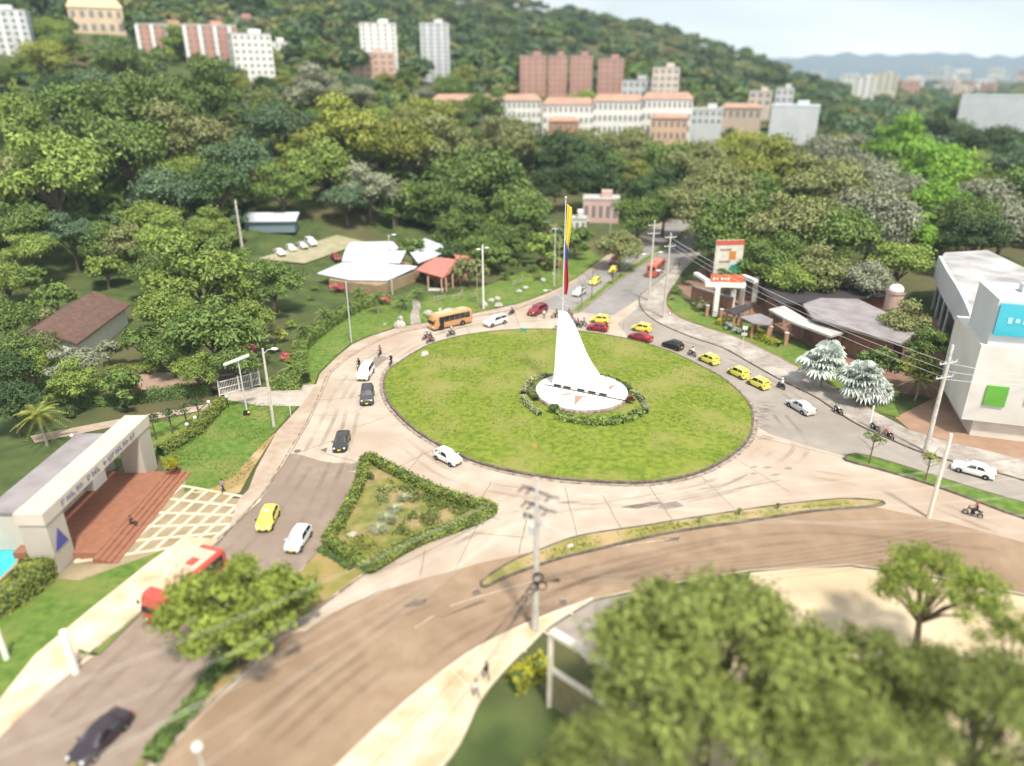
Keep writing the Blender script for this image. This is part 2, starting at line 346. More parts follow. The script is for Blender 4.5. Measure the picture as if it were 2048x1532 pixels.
# ------------------------------------------------------------------ roads
KL = [(561, 933), (581, 899), (616, 841), (640, 788), (658, 747), (689, 720), (728, 696), (761, 679), (802, 665), (851, 655), (900, 644), (953, 633), (992, 627), (1039, 616), (1059, 608), (1110, 588), (1147, 566), (1170, 548), (1196, 531), (1213, 518), (1250, 493), (1300, 462), (1340, 440)]
LE = [(-260, 1690), (-90, 1545), (0, 1468), (171, 1313), (287, 1222), (400, 1118), (458, 1062), (523, 991)]
KR = [(1440, 440), (1412, 475), (1380, 505), (1352, 531), (1331, 552), (1300, 576), (1282, 591), (1278, 602), (1282, 615), (1290, 626), (1305, 639), (1333, 654), (1366, 668), (1400, 681), (1423, 688), (1455, 701), (1508, 731), (1562, 761), (1627, 793), (1664, 817), (1710, 847), (1772, 876), (1850, 908), (1960, 938), (2048, 962), (2300, 1040)]
LRB = [(2420, 1270), (2200, 1225), (2048, 1190), (1850, 1150), (1700, 1130), (1500, 1142), (1300, 1175), (1186, 1199)]
BR = [(1186, 1199), (1077, 1240), (967, 1292), (899, 1336), (783, 1432), (690, 1521), (560, 1650)]
struct_sheet('road', px(LE + KL + KR + LRB + BR[1:]), 0.0, M_concrete)
struct_sheet('road_asphalt_west', px([(578, 908), (592, 907), (640, 921), (668, 926), (700, 926), (693, 941), (718, 946), (713, 963), (690, 1010), (648, 1092), (615, 1128), (427, 1343), (284, 1521), (190, 1650), (-255, 1688), (-85, 1547), (4, 1469), (174, 1314), (290, 1223), (404, 1118), (462, 1062), (527, 991), (565, 931)]), .004, M_asphalt_l)
struct_sheet('road_asphalt_south', px([(606, 1262), (700, 1208), (764, 1182), (835, 1160), (908, 1141), (960, 1126), (1010, 1115), (1075, 1102), (1090, 1112), (1181, 1085), (1298, 1062), (1491, 1030), (1600, 1018), (1740, 1012), (1900, 1045), (2048, 1085), (2420, 1200), (2410, 1264), (2200, 1222), (2048, 1187), (1850, 1147), (1700, 1128), (1500, 1139), (1300, 1172), (1180, 1197), (1077, 1237), (967, 1288), (899, 1332), (783, 1427), (690, 1515), (560, 1640), (240, 1620), (330, 1510), (410, 1425), (503, 1338), (578, 1268)]), .004, M_asphalt_w)
struct_sheet('road_asphalt_avenue', px([(1060, 611), (1112, 621), (1140, 624), (1160, 625), (1226, 631), (1280, 596), (1333, 553), (1354, 531), (1382, 505), (1414, 475), (1438, 442), (1343, 442), (1302, 464), (1252, 495), (1215, 520), (1198, 533), (1172, 550), (1149, 568), (1112, 590)]), .004, M_asphalt_d)
struct_sheet('road_asphalt_east', px([(1235, 648), (1280, 612), (1288, 628), (1304, 641), (1333, 656), (1366, 670), (1423, 690), (1455, 703), (1508, 733), (1562, 763), (1627, 795), (1664, 819), (1710, 849), (1772, 878), (1850, 910), (1960, 940), (2048, 964), (2300, 1042), (2300, 1085), (2048, 1018), (1960, 993), (1850, 955), (1760, 928), (1695, 914), (1620, 893), (1540, 868), (1510, 850), (1506, 815), (1483, 785), (1442, 751), (1390, 723), (1324, 694), (1260, 678)]), .004, M_asphalt_g)
struct_sheet('road_patch', px([(748, 715), (768, 712), (777, 716), (752, 735), (745, 733)]), .008, M_patch)
struct_sheet('road_patch', px([(700, 928), (720, 924), (722, 938), (706, 942), (690, 941)]), .008, M_patch)
struct_sheet('road_patch', px([(1320, 1008), (1352, 1002), (1368, 1012), (1332, 1020), (1316, 1016)]), .008, M_patch)
for pts in ([(805, 1212), (830, 1200), (855, 1197), (850, 1208), (820, 1216)], [(1322, 1078), (1362, 1073), (1356, 1081), (1330, 1083)], [(1240, 1014), (1300, 1004), (1330, 1005), (1275, 1018)], [(640, 900), (655, 895), (652, 905)]):
    struct_sheet('road_stain', px(pts), .008, M_stain)
# joints and cracks of the concrete, painted markings
M_wear = mat('tyre_wear', (.20, .15, .12), rough=.85); n_ = M_wear.node_tree; g_ = n_.nodes.new('ShaderNodeNewGeometry'); t_ = n_.nodes.new('ShaderNodeTexNoise'); t_.inputs['Scale'].default_value = .16; t_.inputs['Detail'].default_value = 6; r_ = n_.nodes.new('ShaderNodeMapRange')
r_.inputs[1].default_value = .42; r_.inputs[2].default_value = .75; r_.inputs[3].default_value = 0; r_.inputs[4].default_value = .34; n_.links.new(g_.outputs['Position'], t_.inputs[0]); n_.links.new(t_.outputs[0], r_.inputs[0]); n_.links.new(r_.outputs[0], n_.nodes['Principled BSDF'].inputs['Alpha'])
def wear(path, w):
    a, b = offset(path, w / 2), offset(path, -w / 2); m = MB(); k = len(path); m.add([(p.x, p.y, .0065) for p in a + b], [(i, i + 1, k + i + 1, k + i) for i in range(k - 1)]); o = m.build('tyre_wear', M_wear); flat_up(o.data); tag(o, kind='structure')
for pts_ in ([(690, 1500), (900, 1310), (1080, 1215), (1300, 1130), (1600, 1075), (2000, 1110)], [(560, 1500), (760, 1330), (960, 1220), (1200, 1140), (1500, 1075)], [(470, 1500), (640, 1350), (800, 1250), (960, 1190)], [(240, 1480), (400, 1320), (560, 1150), (640, 1000), (690, 880), (715, 790), (760, 740), (830, 690), (950, 652), (1060, 640), (1200, 645), (1320, 672), (1420, 705), (1540, 765), (1640, 830)],
             [(120, 1440), (330, 1240), (490, 1080), (590, 960), (650, 850), (690, 770), (760, 708), (860, 668), (980, 640)], [(700, 1150), (860, 1095), (1000, 1040), (1160, 1010), (1340, 1000), (1500, 960), (1600, 900), (1560, 830)], [(1500, 940), (1640, 950), (1800, 985), (2000, 1060)], [(800, 880), (900, 950), (1040, 985), (1200, 1000), (1340, 990), (1450, 960), (1530, 900)]):
    c_ = catmull(px(pts_), 8)
    for s_ in (-.8, .8): wear(offset(c_, s_), .55)
jm = MB()
def strip(mb, a, b, w, z):
    pts = [P(*a, z), P(*b, z)]; d = (pts[1] - pts[0]); d.z = 0; d.normalize(); q = Vector((-d.y, d.x, 0)) * w / 2
    mb.add([pts[0] - q, pts[1] - q, pts[1] + q, pts[0] + q], [(0, 1, 2, 3)])
for a, b in [((960, 1042), (910, 1140)), ((1053, 1040), (1038, 1106)), ((1130, 975), (1155, 1075)), ((1205, 990), (1242, 1056)), ((982, 965), (960, 1000)), ((865, 900), (796, 935)), ((845, 905), (815, 945)), ((720, 925), (640, 905)), ((668, 880), (600, 905)), ((700, 905), (690, 870)),
             ((600, 830), (690, 830)), ((760, 800), (690, 830)), ((690, 860), (770, 835)), ((640, 800), (755, 790)), ((770, 760), (668, 760)), ((780, 738), (690, 728)), ((810, 718), (740, 700)), ((868, 686), (830, 665)), ((940, 668), (925, 642)), ((1040, 660), (1030, 622)), ((1040, 640), (1180, 640)), ((940, 655), (1040, 640)), ((1240, 676), (1250, 640)),
             ((1298, 970), (1345, 1040)), ((1400, 950), (1470, 1018)), ((1460, 910), (1580, 985)), ((1500, 870), (1690, 916)), ((1360, 1000), (1560, 960)), ((800, 1130), (960, 1050)), ((850, 1100), (840, 1150)), ((1165, 690), (1165, 655)), ((640, 1240), (780, 1172)), ((880, 1060), (1050, 1075)), ((1180, 1010), (1330, 985)), ((1000, 1040), (930, 1020))]:
    A = P(*a); B = P(*b); n = 5; prev = a
    for k in range(1, n + 1):
        t = k / n; c = (a[0] + (b[0] - a[0]) * t + random.uniform(-1.2, 1.2) * (k < n), a[1] + (b[1] - a[1]) * t + random.uniform(-.6, .6) * (k < n))
        strip(jm, prev, c, random.uniform(.05, .09), .0085); prev = c
for k in range(46):                                            # crazed cracks by the eastern kerb of the island
    a = (1506 + random.uniform(2, 22), random.uniform(800, 880)); b = (a[0] + random.uniform(6, 28), a[1] + random.uniform(-3, 7)); strip(jm, a, b, random.uniform(.05, .1), .0085)
o = jm.build('road_joints', M_joint); flat_up(o.data); tag(o, kind='structure')
mk = MB()
for a, b in [((1072, 1161), (948, 1196)), ((948, 1196), (900, 1212)), ((868, 1231), (830, 1255)), ((607, 1263), (640, 1240)), ((1015, 975), (1050, 980)), ((877, 928), (925, 946)), ((1240, 987), (1420, 965)), ((1260, 1000), (1500, 968)), ((780, 880), (800, 888)), ((900, 1395), (860, 1430)), ((1220, 1094), (1340, 1078))]:
    strip(mk, a, b, .10, .012)
o = mk.build('road_markings', M_mark); flat_up(o.data); tag(o, kind='structure')
# manholes
for k, (c, lab) in enumerate([((595, 902), 'round pale manhole cover in the concrete beside the left kerb'), ((953, 1184), 'small dark round manhole cover off the tip of the long median'), ((1127, 1204), 'dark oval manhole cover in the road right of the big utility pole')]):
    p = P(*c, .012); m = MB().lathe(p, [(.0, .02), (.34, .02), (.34, .0)], n=20); m.mi = 1; m.lathe(p, [(.36, .0), (.36, .016), (.46, .016), (.46, .0)], n=20)
    tag(m.build('manhole_cover', [M_joint, M_kerb]), lab, 'manhole cover', 'manhole covers in the roadway')
# ------------------------------------------------------------------ island
ISL = [(767, 761), (777, 741), (802, 724), (826, 708), (871, 686), (945, 669), (1039, 660), (1140, 662), (1240, 676), (1324, 698), (1390, 727), (1442, 755), (1483, 789), (1504, 819), (1507, 850), (1499, 878), (1470, 908), (1400, 947), (1298, 967), (1181, 965), (1079, 955), (993, 938), (921, 914), (839, 869), (787, 822), (769, 790)]
isl = catmull(px(ISL), 5, True); isl_in = offset(isl + isl[:1], -.28)[:-1]
cen = sum(isl, Vector()) / len(isl)
if (isl_in[0] - cen).length > (isl[0] - cen).length: isl_in = offset(isl + isl[:1], .28)[:-1]
mb = MB(); n = len(isl); vs = []
for a, b in zip(isl, isl_in): vs += [(a.x, a.y, 0), (a.x, a.y, .26), (b.x, b.y, .28), (b.x, b.y, 0)]
fs = [(i * 4 + j, i * 4 + j + 1, ((i + 1) % n) * 4 + j + 1, ((i + 1) % n) * 4 + j) for i in range(n) for j in range(3)]
mb.add(vs, fs); struct('kerb_island', mb, M_kerbdark)
gut = offset(isl + isl[:1], (-1 if (offset(isl, 1)[0] - cen).length < (isl[0] - cen).length else 1) * .55)
V = [tuple(p) for p in isl] + [tuple(p) for p in gut[:-1]]
o = MB().add([(v[0], v[1], .0125) for v in V], [(i, (i + 1) % n, n + (i + 1) % n, n + i) for i in range(n)]).build('gutter', M_kerb); flat_up(o.data); tag(o, kind='structure')
V = [(cen.x, cen.y, 1.15)]; rings = 14
for k in range(1, rings + 1):
    t = k / rings
    for p in isl_in: V.append((cen.x + (p.x - cen.x) * t, cen.y + (p.y - cen.y) * t, .22 + .93 * (1 - t * t)))
tri = [(0, 1 + i, 1 + (i + 1) % n) for i in range(n)]
for k in range(rings - 1): tri += [t for i in range(n) for t in ((1 + k * n + i, 1 + (k + 1) * n + i, 1 + (k + 1) * n + (i + 1) % n), (1 + k * n + i, 1 + (k + 1) * n + (i + 1) % n, 1 + k * n + (i + 1) % n))]
me = np_mesh('lawn_island', V, tri, [M_lawn], smooth=True); flat_up(me); tag(link('lawn_island', me), kind='structure')
def lawn_z(x, y):
    d = Vector((x - cen.x, y - cen.y, 0)); b = 1e9
    for p in isl_in[::3]:
        e = p - cen; e.z = 0
        if d.length < 1e-4: return 1.15
        c = d.dot(e) / (d.length * e.length)
        if c > .97: b = min(b, abs(1 - c)); t = d.length / e.length
    return .22 + .93 * max(0, 1 - (t if b < 1e8 else .5) ** 2)
M_tuft = mat('grass_tuft', (.07, .115, .014), (.215, .235, .045), scale=.5, rough=.8, lo=.3, hi=.7, transl=.2)
def tufts(name, poly, n, h, zf, lab, m=M_tuft, seed=1):
    rg = np.random.default_rng(seed); xs = [p[0] for p in poly]; ys = [p[1] for p in poly]; pts = []
    q = np.array([(p[0], p[1]) for p in poly]); q2 = np.roll(q, -1, 0)
    c = np.c_[rg.uniform(min(xs), max(xs), n * 2), rg.uniform(min(ys), max(ys), n * 2)]
    ins = np.zeros(len(c), bool)
    for a, b in zip(q, q2):
        cond = (a[1] > c[:, 1]) != (b[1] > c[:, 1]); xx = (b[0] - a[0]) * (c[:, 1] - a[1]) / (b[1] - a[1] + 1e-12) + a[0]; ins ^= cond & (c[:, 0] < xx)
    c = c[ins]; dens = np.sin(c[:, 0] * .55 + 2 * np.sin(c[:, 1] * .31)) + np.sin(c[:, 1] * .8 + c[:, 0] * .2) + rg.normal(size=len(c)) * .8; c = c[dens > -.2][:n]
    z = np.array([zf(a, b) for a, b in c]); k = len(c); V = []; F = []
    ang = rg.uniform(0, 6.28, (k, 4)); ln = rg.uniform(.4, 1.2, (k, 4)) * h
    base = np.c_[c, z]
    for j in range(4):
        d = np.c_[np.cos(ang[:, j]), np.sin(ang[:, j]), np.zeros(k)]; s = np.c_[-d[:, 1], d[:, 0], np.zeros(k)] * (h * .5)
        V.append(np.stack([base - s * .5 + d * .04, base + s * .5 + d * .04, base + d * ln[:, j:j + 1] * .9 + np.array([0, 0, 1]) * ln[:, j:j + 1] * .55], 1))
    V = np.concatenate(V, 0).reshape(-1, 3); F = np.arange(len(V)).reshape(-1, 3)
    tag(link(name, np_mesh(name, V, F, [m])), lab, None, None, 'stuff')
rad_i = max((p - cen).length for p in isl_in)
tufts('grass_tufts', isl_in, 5200, .2, lawn_z, 'coarse grass tufts over the round island lawn')
# ------------------------------------------------------------------ sidewalks, kerbs, medians
OUT_L = [(513, 940), (554, 865), (602, 813), (633, 769), (640, 749), (673, 716), (705, 690), (738, 675), (797, 656), (851, 647), (949, 628), (1000, 617), (1039, 608), (1059, 601), (1094, 588), (1125, 574), (1155, 556), (1180, 538), (1204, 519), (1243, 492), (1293, 462), (1333, 440)]
kl = px(KL); klp = catmull(kl, 4)
struct('pavement_west', MB().prism(px([(458, 1060), (478, 1000), (497, 982)] + OUT_L) + offset(px(KL)[::-1], .28 if True else 0) + px([(521, 992)]), -.03, .15), M_pave_l)
mb = MB(); ribbon(mb, catmull(px([(140, 1340), (287, 1222), (400, 1118), (458, 1062), (523, 991)] + KL), 4), .2, -.02, .165, 0); struct('kerb_west', mb, M_kerb)
OUT_R = [(1448, 440), (1424, 480), (1396, 512), (1366, 543), (1345, 575), (1331, 597), (1331, 608), (1347, 628), (1377, 644), (1433, 663), (1483, 680), (1541, 707), (1592, 734), (1648, 764), (1678, 781), (1755, 828), (1820, 862), (1880, 882), (1960, 900), (2060, 925), (2310, 1000)]
struct('pavement_east', MB().prism(px(KR) + px(OUT_R[::-1]), -.03, .15), M_pave_r)
mb = MB(); ribbon(mb, catmull(px(KR), 4), .2, -.02, .17, 0); struct('kerb_east', mb, M_kerbdark)
mb = MB(); ribbon(mb, catmull(px(OUT_R[4:16]), 4), .22, -.02, .20, 0); struct('brick_kerb', mb, M_red_edge)
BO = [(1101, 1251), (1060, 1290), (1022, 1326), (960, 1400), (919, 1487), (860, 1560), (760, 1650)]
struct('pavement_south', MB().prism(px(BR) + px(BO[::-1]), -.03, .15), M_pave_b)
mb = MB(); ribbon(mb, catmull(px(BR), 4), .22, -.02, .17, 0); ribbon(mb, catmull(px([(1186, 1199)] + BO), 3), .18, -.02, .175, 0)
for a, b in [((1128, 1219), (1146, 1232)), ((1060, 1250), (1101, 1274)), ((1005, 1276), (1052, 1306)), ((967, 1294), (1022, 1328)), ((899, 1340), (960, 1396))]:
    ribbon(mb, [P(*a), P(*b)], .16, .1, .172)
struct('kerb_south', mb, mat('kerb_cream', (.68, .58, .46), (.56, .46, .35), scale=1.2, rough=.9))
struct_sheet('driveway', px([(1186, 1203), (1105, 1254), (1180, 1330), (1330, 1300), (1420, 1180), (1300, 1178)]), .006, mat('driveway_grey', (.27, .235, .21), (.33, .29, .26), scale=.7, rough=.9))
struct_sheet('paved_lot', px([(1500, 1145), (1600, 1136), (1700, 1133), (1850, 1153), (2048, 1193), (2420, 1273), (2420, 1700), (1150, 1700), (1180, 1420), (1300, 1320), (1480, 1250)]), -.01, M_cream)
def island(name, up, lo, zt=.2, gm=M_lawn3, km=M_kerbdark):
    poly = px(up + lo[::-1]); struct(name, MB().prism(poly, -.02, zt), gm)
    mb = MB(); ribbon(mb, catmull(poly + poly[:1], 3), .22, -.02, zt + .03); struct(name + '_kerb', mb, km)
MU = [(962, 1167), (993, 1144), (1035, 1120), (1079, 1103), (1130, 1083), (1181, 1070), (1298, 1053), (1348, 1044), (1440, 1030), (1539, 1015), (1682, 1000), (1764, 1005)]
ML = [(970, 1175), (1010, 1156), (1079, 1131), (1130, 1115), (1181, 1103), (1298, 1075), (1348, 1065), (1420, 1054), (1491, 1044), (1635, 1022), (1745, 1014)]
island('median_south', MU, ML)
island('median_east', [(1693, 914), (1712, 910), (1760, 920), (1850, 948), (1960, 983), (2048, 1008), (2300, 1082)], [(1692, 922), (1760, 940), (1860, 970), (1960, 1006), (2048, 1038), (2300, 1112)], .2, M_lawn2)
island('median_avenue', [(1139, 625), (1178, 597), (1210, 571), (1245, 546), (1294, 513), (1350, 474), (1394, 442)], [(1153, 627), (1162, 621), (1184, 605), (1217, 578), (1250, 553), (1300, 519), (1357, 478), (1402, 442)], .2, M_lawn2, M_kerb)
TRI = [(733, 910), (805, 943), (874, 978), (942, 996), (996, 1014), (942, 1042), (890, 1062), (839, 1083), (790, 1110), (754, 1132), (733, 1144), (703, 1120), (646, 1090), (668, 1045), (696, 1000), (713, 963), (719, 920)]
struct('garden_island', MB().prism(px(TRI), -.02, .18), mat('garden_grass', (.13, .15, .035), (.24, .22, .07), scale=.8, rough=.95, bump=.5, detail=8, c3=(.36, .25, .14), s3=.25))
struct('median_west', MB().prism(px([(646, 1092), (703, 1121), (733, 1145), (700, 1169), (578, 1261), (503, 1329), (393, 1432), (301, 1521), (200, 1625), (170, 1660), (150, 1660), (284, 1521), (427, 1343), (520, 1237), (615, 1128)]), -.02, .18), mat('median_soil', (.22, .20, .05), (.36, .24, .12), scale=.35, rough=.95, bump=.5, detail=8, c3=(.10, .15, .03), s3=.15))
mb = MB(); ribbon(mb, catmull(px([(733, 1146), (700, 1170), (578, 1262), (503, 1330), (393, 1433), (301, 1522), (200, 1626)]), 3), .2, -.02, .2); ribbon(mb, catmull(px([(646, 1093), (615, 1129), (520, 1238), (427, 1344), (284, 1522)]), 3), .2, -.02, .2); struct('median_west_kerb', mb, M_kerb)
# side lawns
struct_sheet('lawn_west', px([(505, 938), (548, 865), (597, 810), (560, 812), (455, 800), (440, 815), (385, 865), (318, 910), (330, 945), (372, 962), (365, 985), (455, 997)]), .03, M_lawn2)
struct_sheet('lawn_dry', px([(505, 939), (552, 866), (543, 872), (500, 915), (470, 950), (430, 975), (380, 985), (455, 997), (480, 985)]), .034, M_soil)
struct_sheet('lawn_north_west', px([(560, 775), (600, 782), (629, 768), (637, 746), (670, 713), (702, 687), (735, 673), (795, 653), (849, 645), (947, 626), (998, 615), (1037, 606), (1057, 599), (1092, 586), (1123, 572), (1153, 554), (1178, 536), (1202, 517), (1180, 500), (1120, 515), (1040, 545), (980, 570), (900, 590), (800, 598), (740, 612), (680, 640), (620, 680), (585, 720)]), .03, M_lawn2)
struct_sheet('lawn_east', px([(1333, 606), (1349, 627), (1379, 642), (1435, 661), (1485, 678), (1543, 705), (1594, 732), (1650, 762), (1680, 779), (1757, 826), (1800, 835), (1780, 790), (1700, 745), (1600, 685), (1500, 648), (1420, 628), (1370, 600), (1345, 583)]), .03, M_lawn2)
struct_sheet('path', px([(822, 650), (842, 646), (838, 628), (842, 612), (836, 596), (824, 598), (826, 615), (820, 632)]), .04, M_pave_r)
struct_sheet('driveway', px([(602, 813), (633, 769), (590, 772), (520, 775), (440, 780), (455, 800), (520, 812)]), .05, mat('gate_concrete', (.47, .41, .36), (.38, .33, .29), scale=.8, rough=.9))
# clubhouse forecourt and walkways
M_tilefield = mat('forecourt_field', (.27, .21, .13), (.36, .29, .19), scale=.6, rough=.9, c3=(.20, .16, .095), s3=.3)
struct_sheet('forecourt', px([(330, 962), (372, 960), (368, 985), (455, 997), (523, 1000), (458, 1064), (436, 1090), (330, 1100), (160, 1162), (112, 1158), (130, 1140), (240, 1030)]), .06, M_tilefield)
mb = MB()
q00, q10, q01, q11 = P(340, 968), P(520, 1000), P(150, 1125), P(420, 1085)
for k in range(0, 6):
    t = k / 5; ribbon(mb, [q00.lerp(q01, t), q10.lerp(q11, t)], .42, .05, .075)
for k in range(0, 8):
    t = k / 7; ribbon(mb, [q00.lerp(q10, t), q01.lerp(q11, t)], .42, .05, .071)
struct('forecourt_bands', mb, mat('band_pale', (.60, .52, .41), (.48, .41, .32), scale=1.2, rough=.9))
struct('walkway', MB().prism(px([(440, 1080), (458, 1064), (330, 1180), (190, 1310), (90, 1385), (0, 1475), (-90, 1550), (-200, 1500), (0, 1400), (70, 1312), (180, 1220), (300, 1125), (370, 1075)]), -.03, .1), M_pave_b)
struct_sheet('lawn_strip', px([(455, 1068), (400, 1120), (287, 1224), (171, 1315), (155, 1300), (200, 1310), (330, 1182), (440, 1082)]), .11, M_lawn2)
struct_sheet('lawn_club', px([(320, 1075), (370, 1078), (300, 1128), (180, 1222), (70, 1314), (0, 1400), (-200, 1480), (-200, 1300), (0, 1230), (100, 1150), (230, 1105)]), .03, M_lawn2)
struct_sheet('garden_drive', px([(285, 748), (432, 738), (445, 780), (300, 790), (180, 800)]), .02, mat('drive_brown', (.36, .255, .20), (.29, .205, .16), scale=.6, rough=.95))
struct_sheet('garden_path', px([(60, 872), (250, 836), (430, 806), (434, 816), (255, 848), (70, 886)]), .024, M_pave_l)
struct_sheet('lawn_garden', px([(290, 850), (425, 818), (440, 812), (385, 866), (318, 912), (296, 900)]), .022, M_lawn2)
# swimming pool
poolp = px([(-80, 1085), (42, 1092), (28, 1130), (-10, 1165), (-130, 1170)])
struct('pool_edge', MB().prism([p + (p - sum(poolp, Vector()) / 5) * .1 for p in poolp], -.03, .05), M_pave_l)
struct_sheet('pool_water', poolp, .06, mat('pool_water', (.03, .42, .50), (.05, .50, .56), scale=.8, rough=.08, spec=.5))
# car park and ground behind the restaurant
def draped(name, quad, n, m, dz):
    q = [PT(*c) for c in quad]; V = []; k = n + 1
    for i in range(k):
        for j in range(k): p = q[0].lerp(q[1], i / n).lerp(q[3].lerp(q[2], i / n), j / n); V.append((p.x, p.y, th(p.x, p.y) + dz))
    me = np_mesh(name, V, [(i * k + j, i * k + j + 1, (i + 1) * k + j + 1, (i + 1) * k + j) for i in range(n) for j in range(n)], [m], smooth=True); flat_up(me); tag(link(name, me), kind='structure')
draped('car_park', [(515, 520), (610, 532), (730, 490), (675, 474)], 14, mat('gravel_pale', (.36, .32, .23), (.27, .26, .15), scale=.5, rough=.95), .3)
struct_sheet('terrace_ground', px([(1350, 575), (1420, 622), (1500, 643), (1600, 680), (1700, 740), (1790, 785), (1900, 800), (1880, 640), (1700, 560), (1500, 500), (1420, 520)]), -.02, mat('terrace_brickfloor', (.26, .16, .12), (.20, .12, .09), scale=.8, rough=.9))
struct_sheet('pavement_brown', px([(1790, 835), (1820, 860), (1880, 880), (1960, 898), (2060, 923), (2310, 998), (2310, 900), (2048, 850), (1880, 790)]), .02, mat('brown_paving', (.34, .22, .15), (.28, .18, .125), scale=.5, rough=.9))
# ------------------------------------------------------------------ monument and flag
def ztop(b, py): d = ray(1024, py); return CAMH + b.y * d.z / d.y
dc = P(1163, 780, 1.65); dr = 91.5 * PX(dc)[2] / FPX
mon = root('monument', (dc.x, dc.y, .7), 0, 'tall white curved sail monument rising from a round white compass disc', 'monument')
def rel(v): return Vector((v[0] - dc.x, v[1] - dc.y, v[2] - .7))
M_bronze = mat('bronze_inlay', (.30, .19, .14), (.36, .24, .18), scale=3, rough=.6)
MB().lathe((0, 0, 0), [(dr * 1.02, -.6), (dr * 1.02, .6), (dr, .82)], n=72).build('plinth', M_kerb, mon)
MB().lathe((0, 0, 0), [(dr, .8), (dr, .95), (dr - .05, .97), (0, .975)], n=72).build('disc', mat('disc_white', (.72, .70, .67), (.60, .56, .52), scale=1.2, rough=.6, lo=.5, hi=.8), mon)
MB().lathe((0, 0, 0), [(dr - .28, .979), (dr - .40, .979)], n=72).build('rim_band', M_bronze, mon)
Lp, Rp = P(1094, 769, 1.68), P(1234, 797, 1.68); ud = (Rp - Lp).normalized(); nd = Vector((-ud.y, ud.x, 0))
if nd.y < 0: nd = -nd
def onplane(x, y, off=0):
    d = ray(x, y); o = Lp + nd * off; t = (o - Vector((0, 0, CAMH))).dot(nd) / d.dot(nd); return Vector((0, 0, CAMH)) + d * t
left = [(1101, 771), (1106, 758), (1109, 735), (1111, 700), (1114, 660), (1117, 626)]
right = [(1226, 794), (1213, 773), (1197, 748), (1180, 722), (1166, 692), (1155, 664), (1143, 640), (1133, 624)]
NL = 22
def smp(l, n):
    c = catmull([Vector((a, b, 0)) for a, b in l], 8); return c
zs = np.linspace(1.66, onplane(1125, 624).z, NL)
def edge(l):
    q = [onplane(p.x, p.y) for p in smp(l, 8)]; z = [p.z for p in q]; u = [(p - Lp).dot(ud) for p in q]; o = np.argsort(z); return np.interp(zs, np.array(z)[o], np.array(u)[o])
ul, ur = edge(left), edge(right); vs = []
for k, z in enumerate(zs):
    t = k / (NL - 1); th_ = .55 + 1.9 * (1 - t) ** 1.6
    for u, off in ((ul[k], 0), (ur[k], 0), (ur[k], .18 + .12 * (1 - t)), (ul[k] + (ur[k] - ul[k]) * .3, th_), (ul[k], th_ * .8)):
        q = Lp + ud * float(u) + nd * off; vs.append(rel((q.x, q.y, z)))
fs = [(k * 5 + j, k * 5 + (j + 1) % 5, (k + 1) * 5 + (j + 1) % 5, (k + 1) * 5 + j) for k in range(NL - 1) for j in range(5)] + [(0, 1, 2, 3, 4), tuple(range((NL - 1) * 5, NL * 5))]
MB().add(vs, fs).build('sail', M_purewhite, mon)
zt_ = 1.72
for t in (.16, .30, .50, .655, .81):
    q = Lp.lerp(Rp, t); MB().box(rel((q.x, q.y, zt_ + .22)) - nd * .12, (1.05, .10, .20), math.atan2(ud.y, ud.x)).build('inscription_plate', M_blackpl, mon)
q0, q1 = Lp - ud * .2, Rp + ud * 1.2; MB().tube([rel((q0.x, q0.y, zt_)) - nd * .25, rel((q1.x, q1.y, zt_)) - nd * .25], .07, 6).build('dial_line', M_blackpl, mon)
for tri in ([(1150, 790), (1168, 792), (1148, 812)], [(1172, 791), (1202, 812), (1178, 795)], [(1144, 784), (1108, 792), (1140, 789)], [(1212, 775), (1232, 768), (1220, 780)]):
    pts = [rel(P(a, b, 1.69)) for a, b in tri]; pts = [Vector((p.x, p.y, .983)) for p in pts]; o = MB().add(pts, [(0, 1, 2)]).build('compass_ray', M_bronze, mon); flat_up(o.data)
let = MB()
for k in range(70):
    a = random.choice([random.uniform(-2.9, -.2), random.uniform(-.5, .6)]); rr = dr - random.choice([.75, .95, 1.3]); 
    let.box((rr * math.cos(a), rr * math.sin(a), .982), (random.uniform(.06, .16), random.uniform(.04, .1), .012), a + 1.57)
let.build('lettering', mat('inscription_brown', (.22, .17, .15), rough=.7), mon)
fb = onplane(1125, 626, .25); ftop = ztop(fb, 397)
fp = root('flagpole', (fb.x, fb.y, zs[-1] - .4), 0, 'slim white flagpole standing on top of the white sail monument', 'flagpole')
ph = ftop - zs[-1] + .4
MB().tube([(0, 0, 0), (0, 0, ph)], [.11, .06], 10).build('pole', M_steelpole, fp); MB().ball((0, 0, ph + .12), .16).build('finial', M_steelpole, fp)
fl0, fl1 = ztop(fb, 588), ztop(fb, 408); V = []; F = []; MI = []; nu, nv = 12, 70
for j in range(nv + 1):
    t = j / nv; w = .64 - .22 * t + .07 * math.sin(t * 9) - (.35 * max(0, t - .9) * 10 * .3)
    for i in range(nu + 1):
        s = i / nu; V.append((.12 + w * s + .08 * math.sin(t * 7 + 1) - .05 * t, .22 * math.sin(s * 9 + t * 2.5) * (.4 + s) + .1 * math.sin(t * 5), (fl1 - fl0) * (1 - t) - .5 * s * (1 - t)))
for j in range(nv):
    for i in range(nu):
        a = j * (nu + 1) + i; F.append((a, a + 1, a + nu + 2, a + nu + 1)); e = (j + .5) / nv + .10 * (i / nu - .5) * -1
        MI.append(0 if e < .43 else 1 if e < .56 + .05 * (i / nu) * 2 else 2)
me = np_mesh('flag', V, F, [cloth('flag_yellow', (.66, .52, .06)), cloth('flag_blue', (.07, .10, .34)), cloth('flag_red', (.45, .03, .06))], MI, smooth=True)
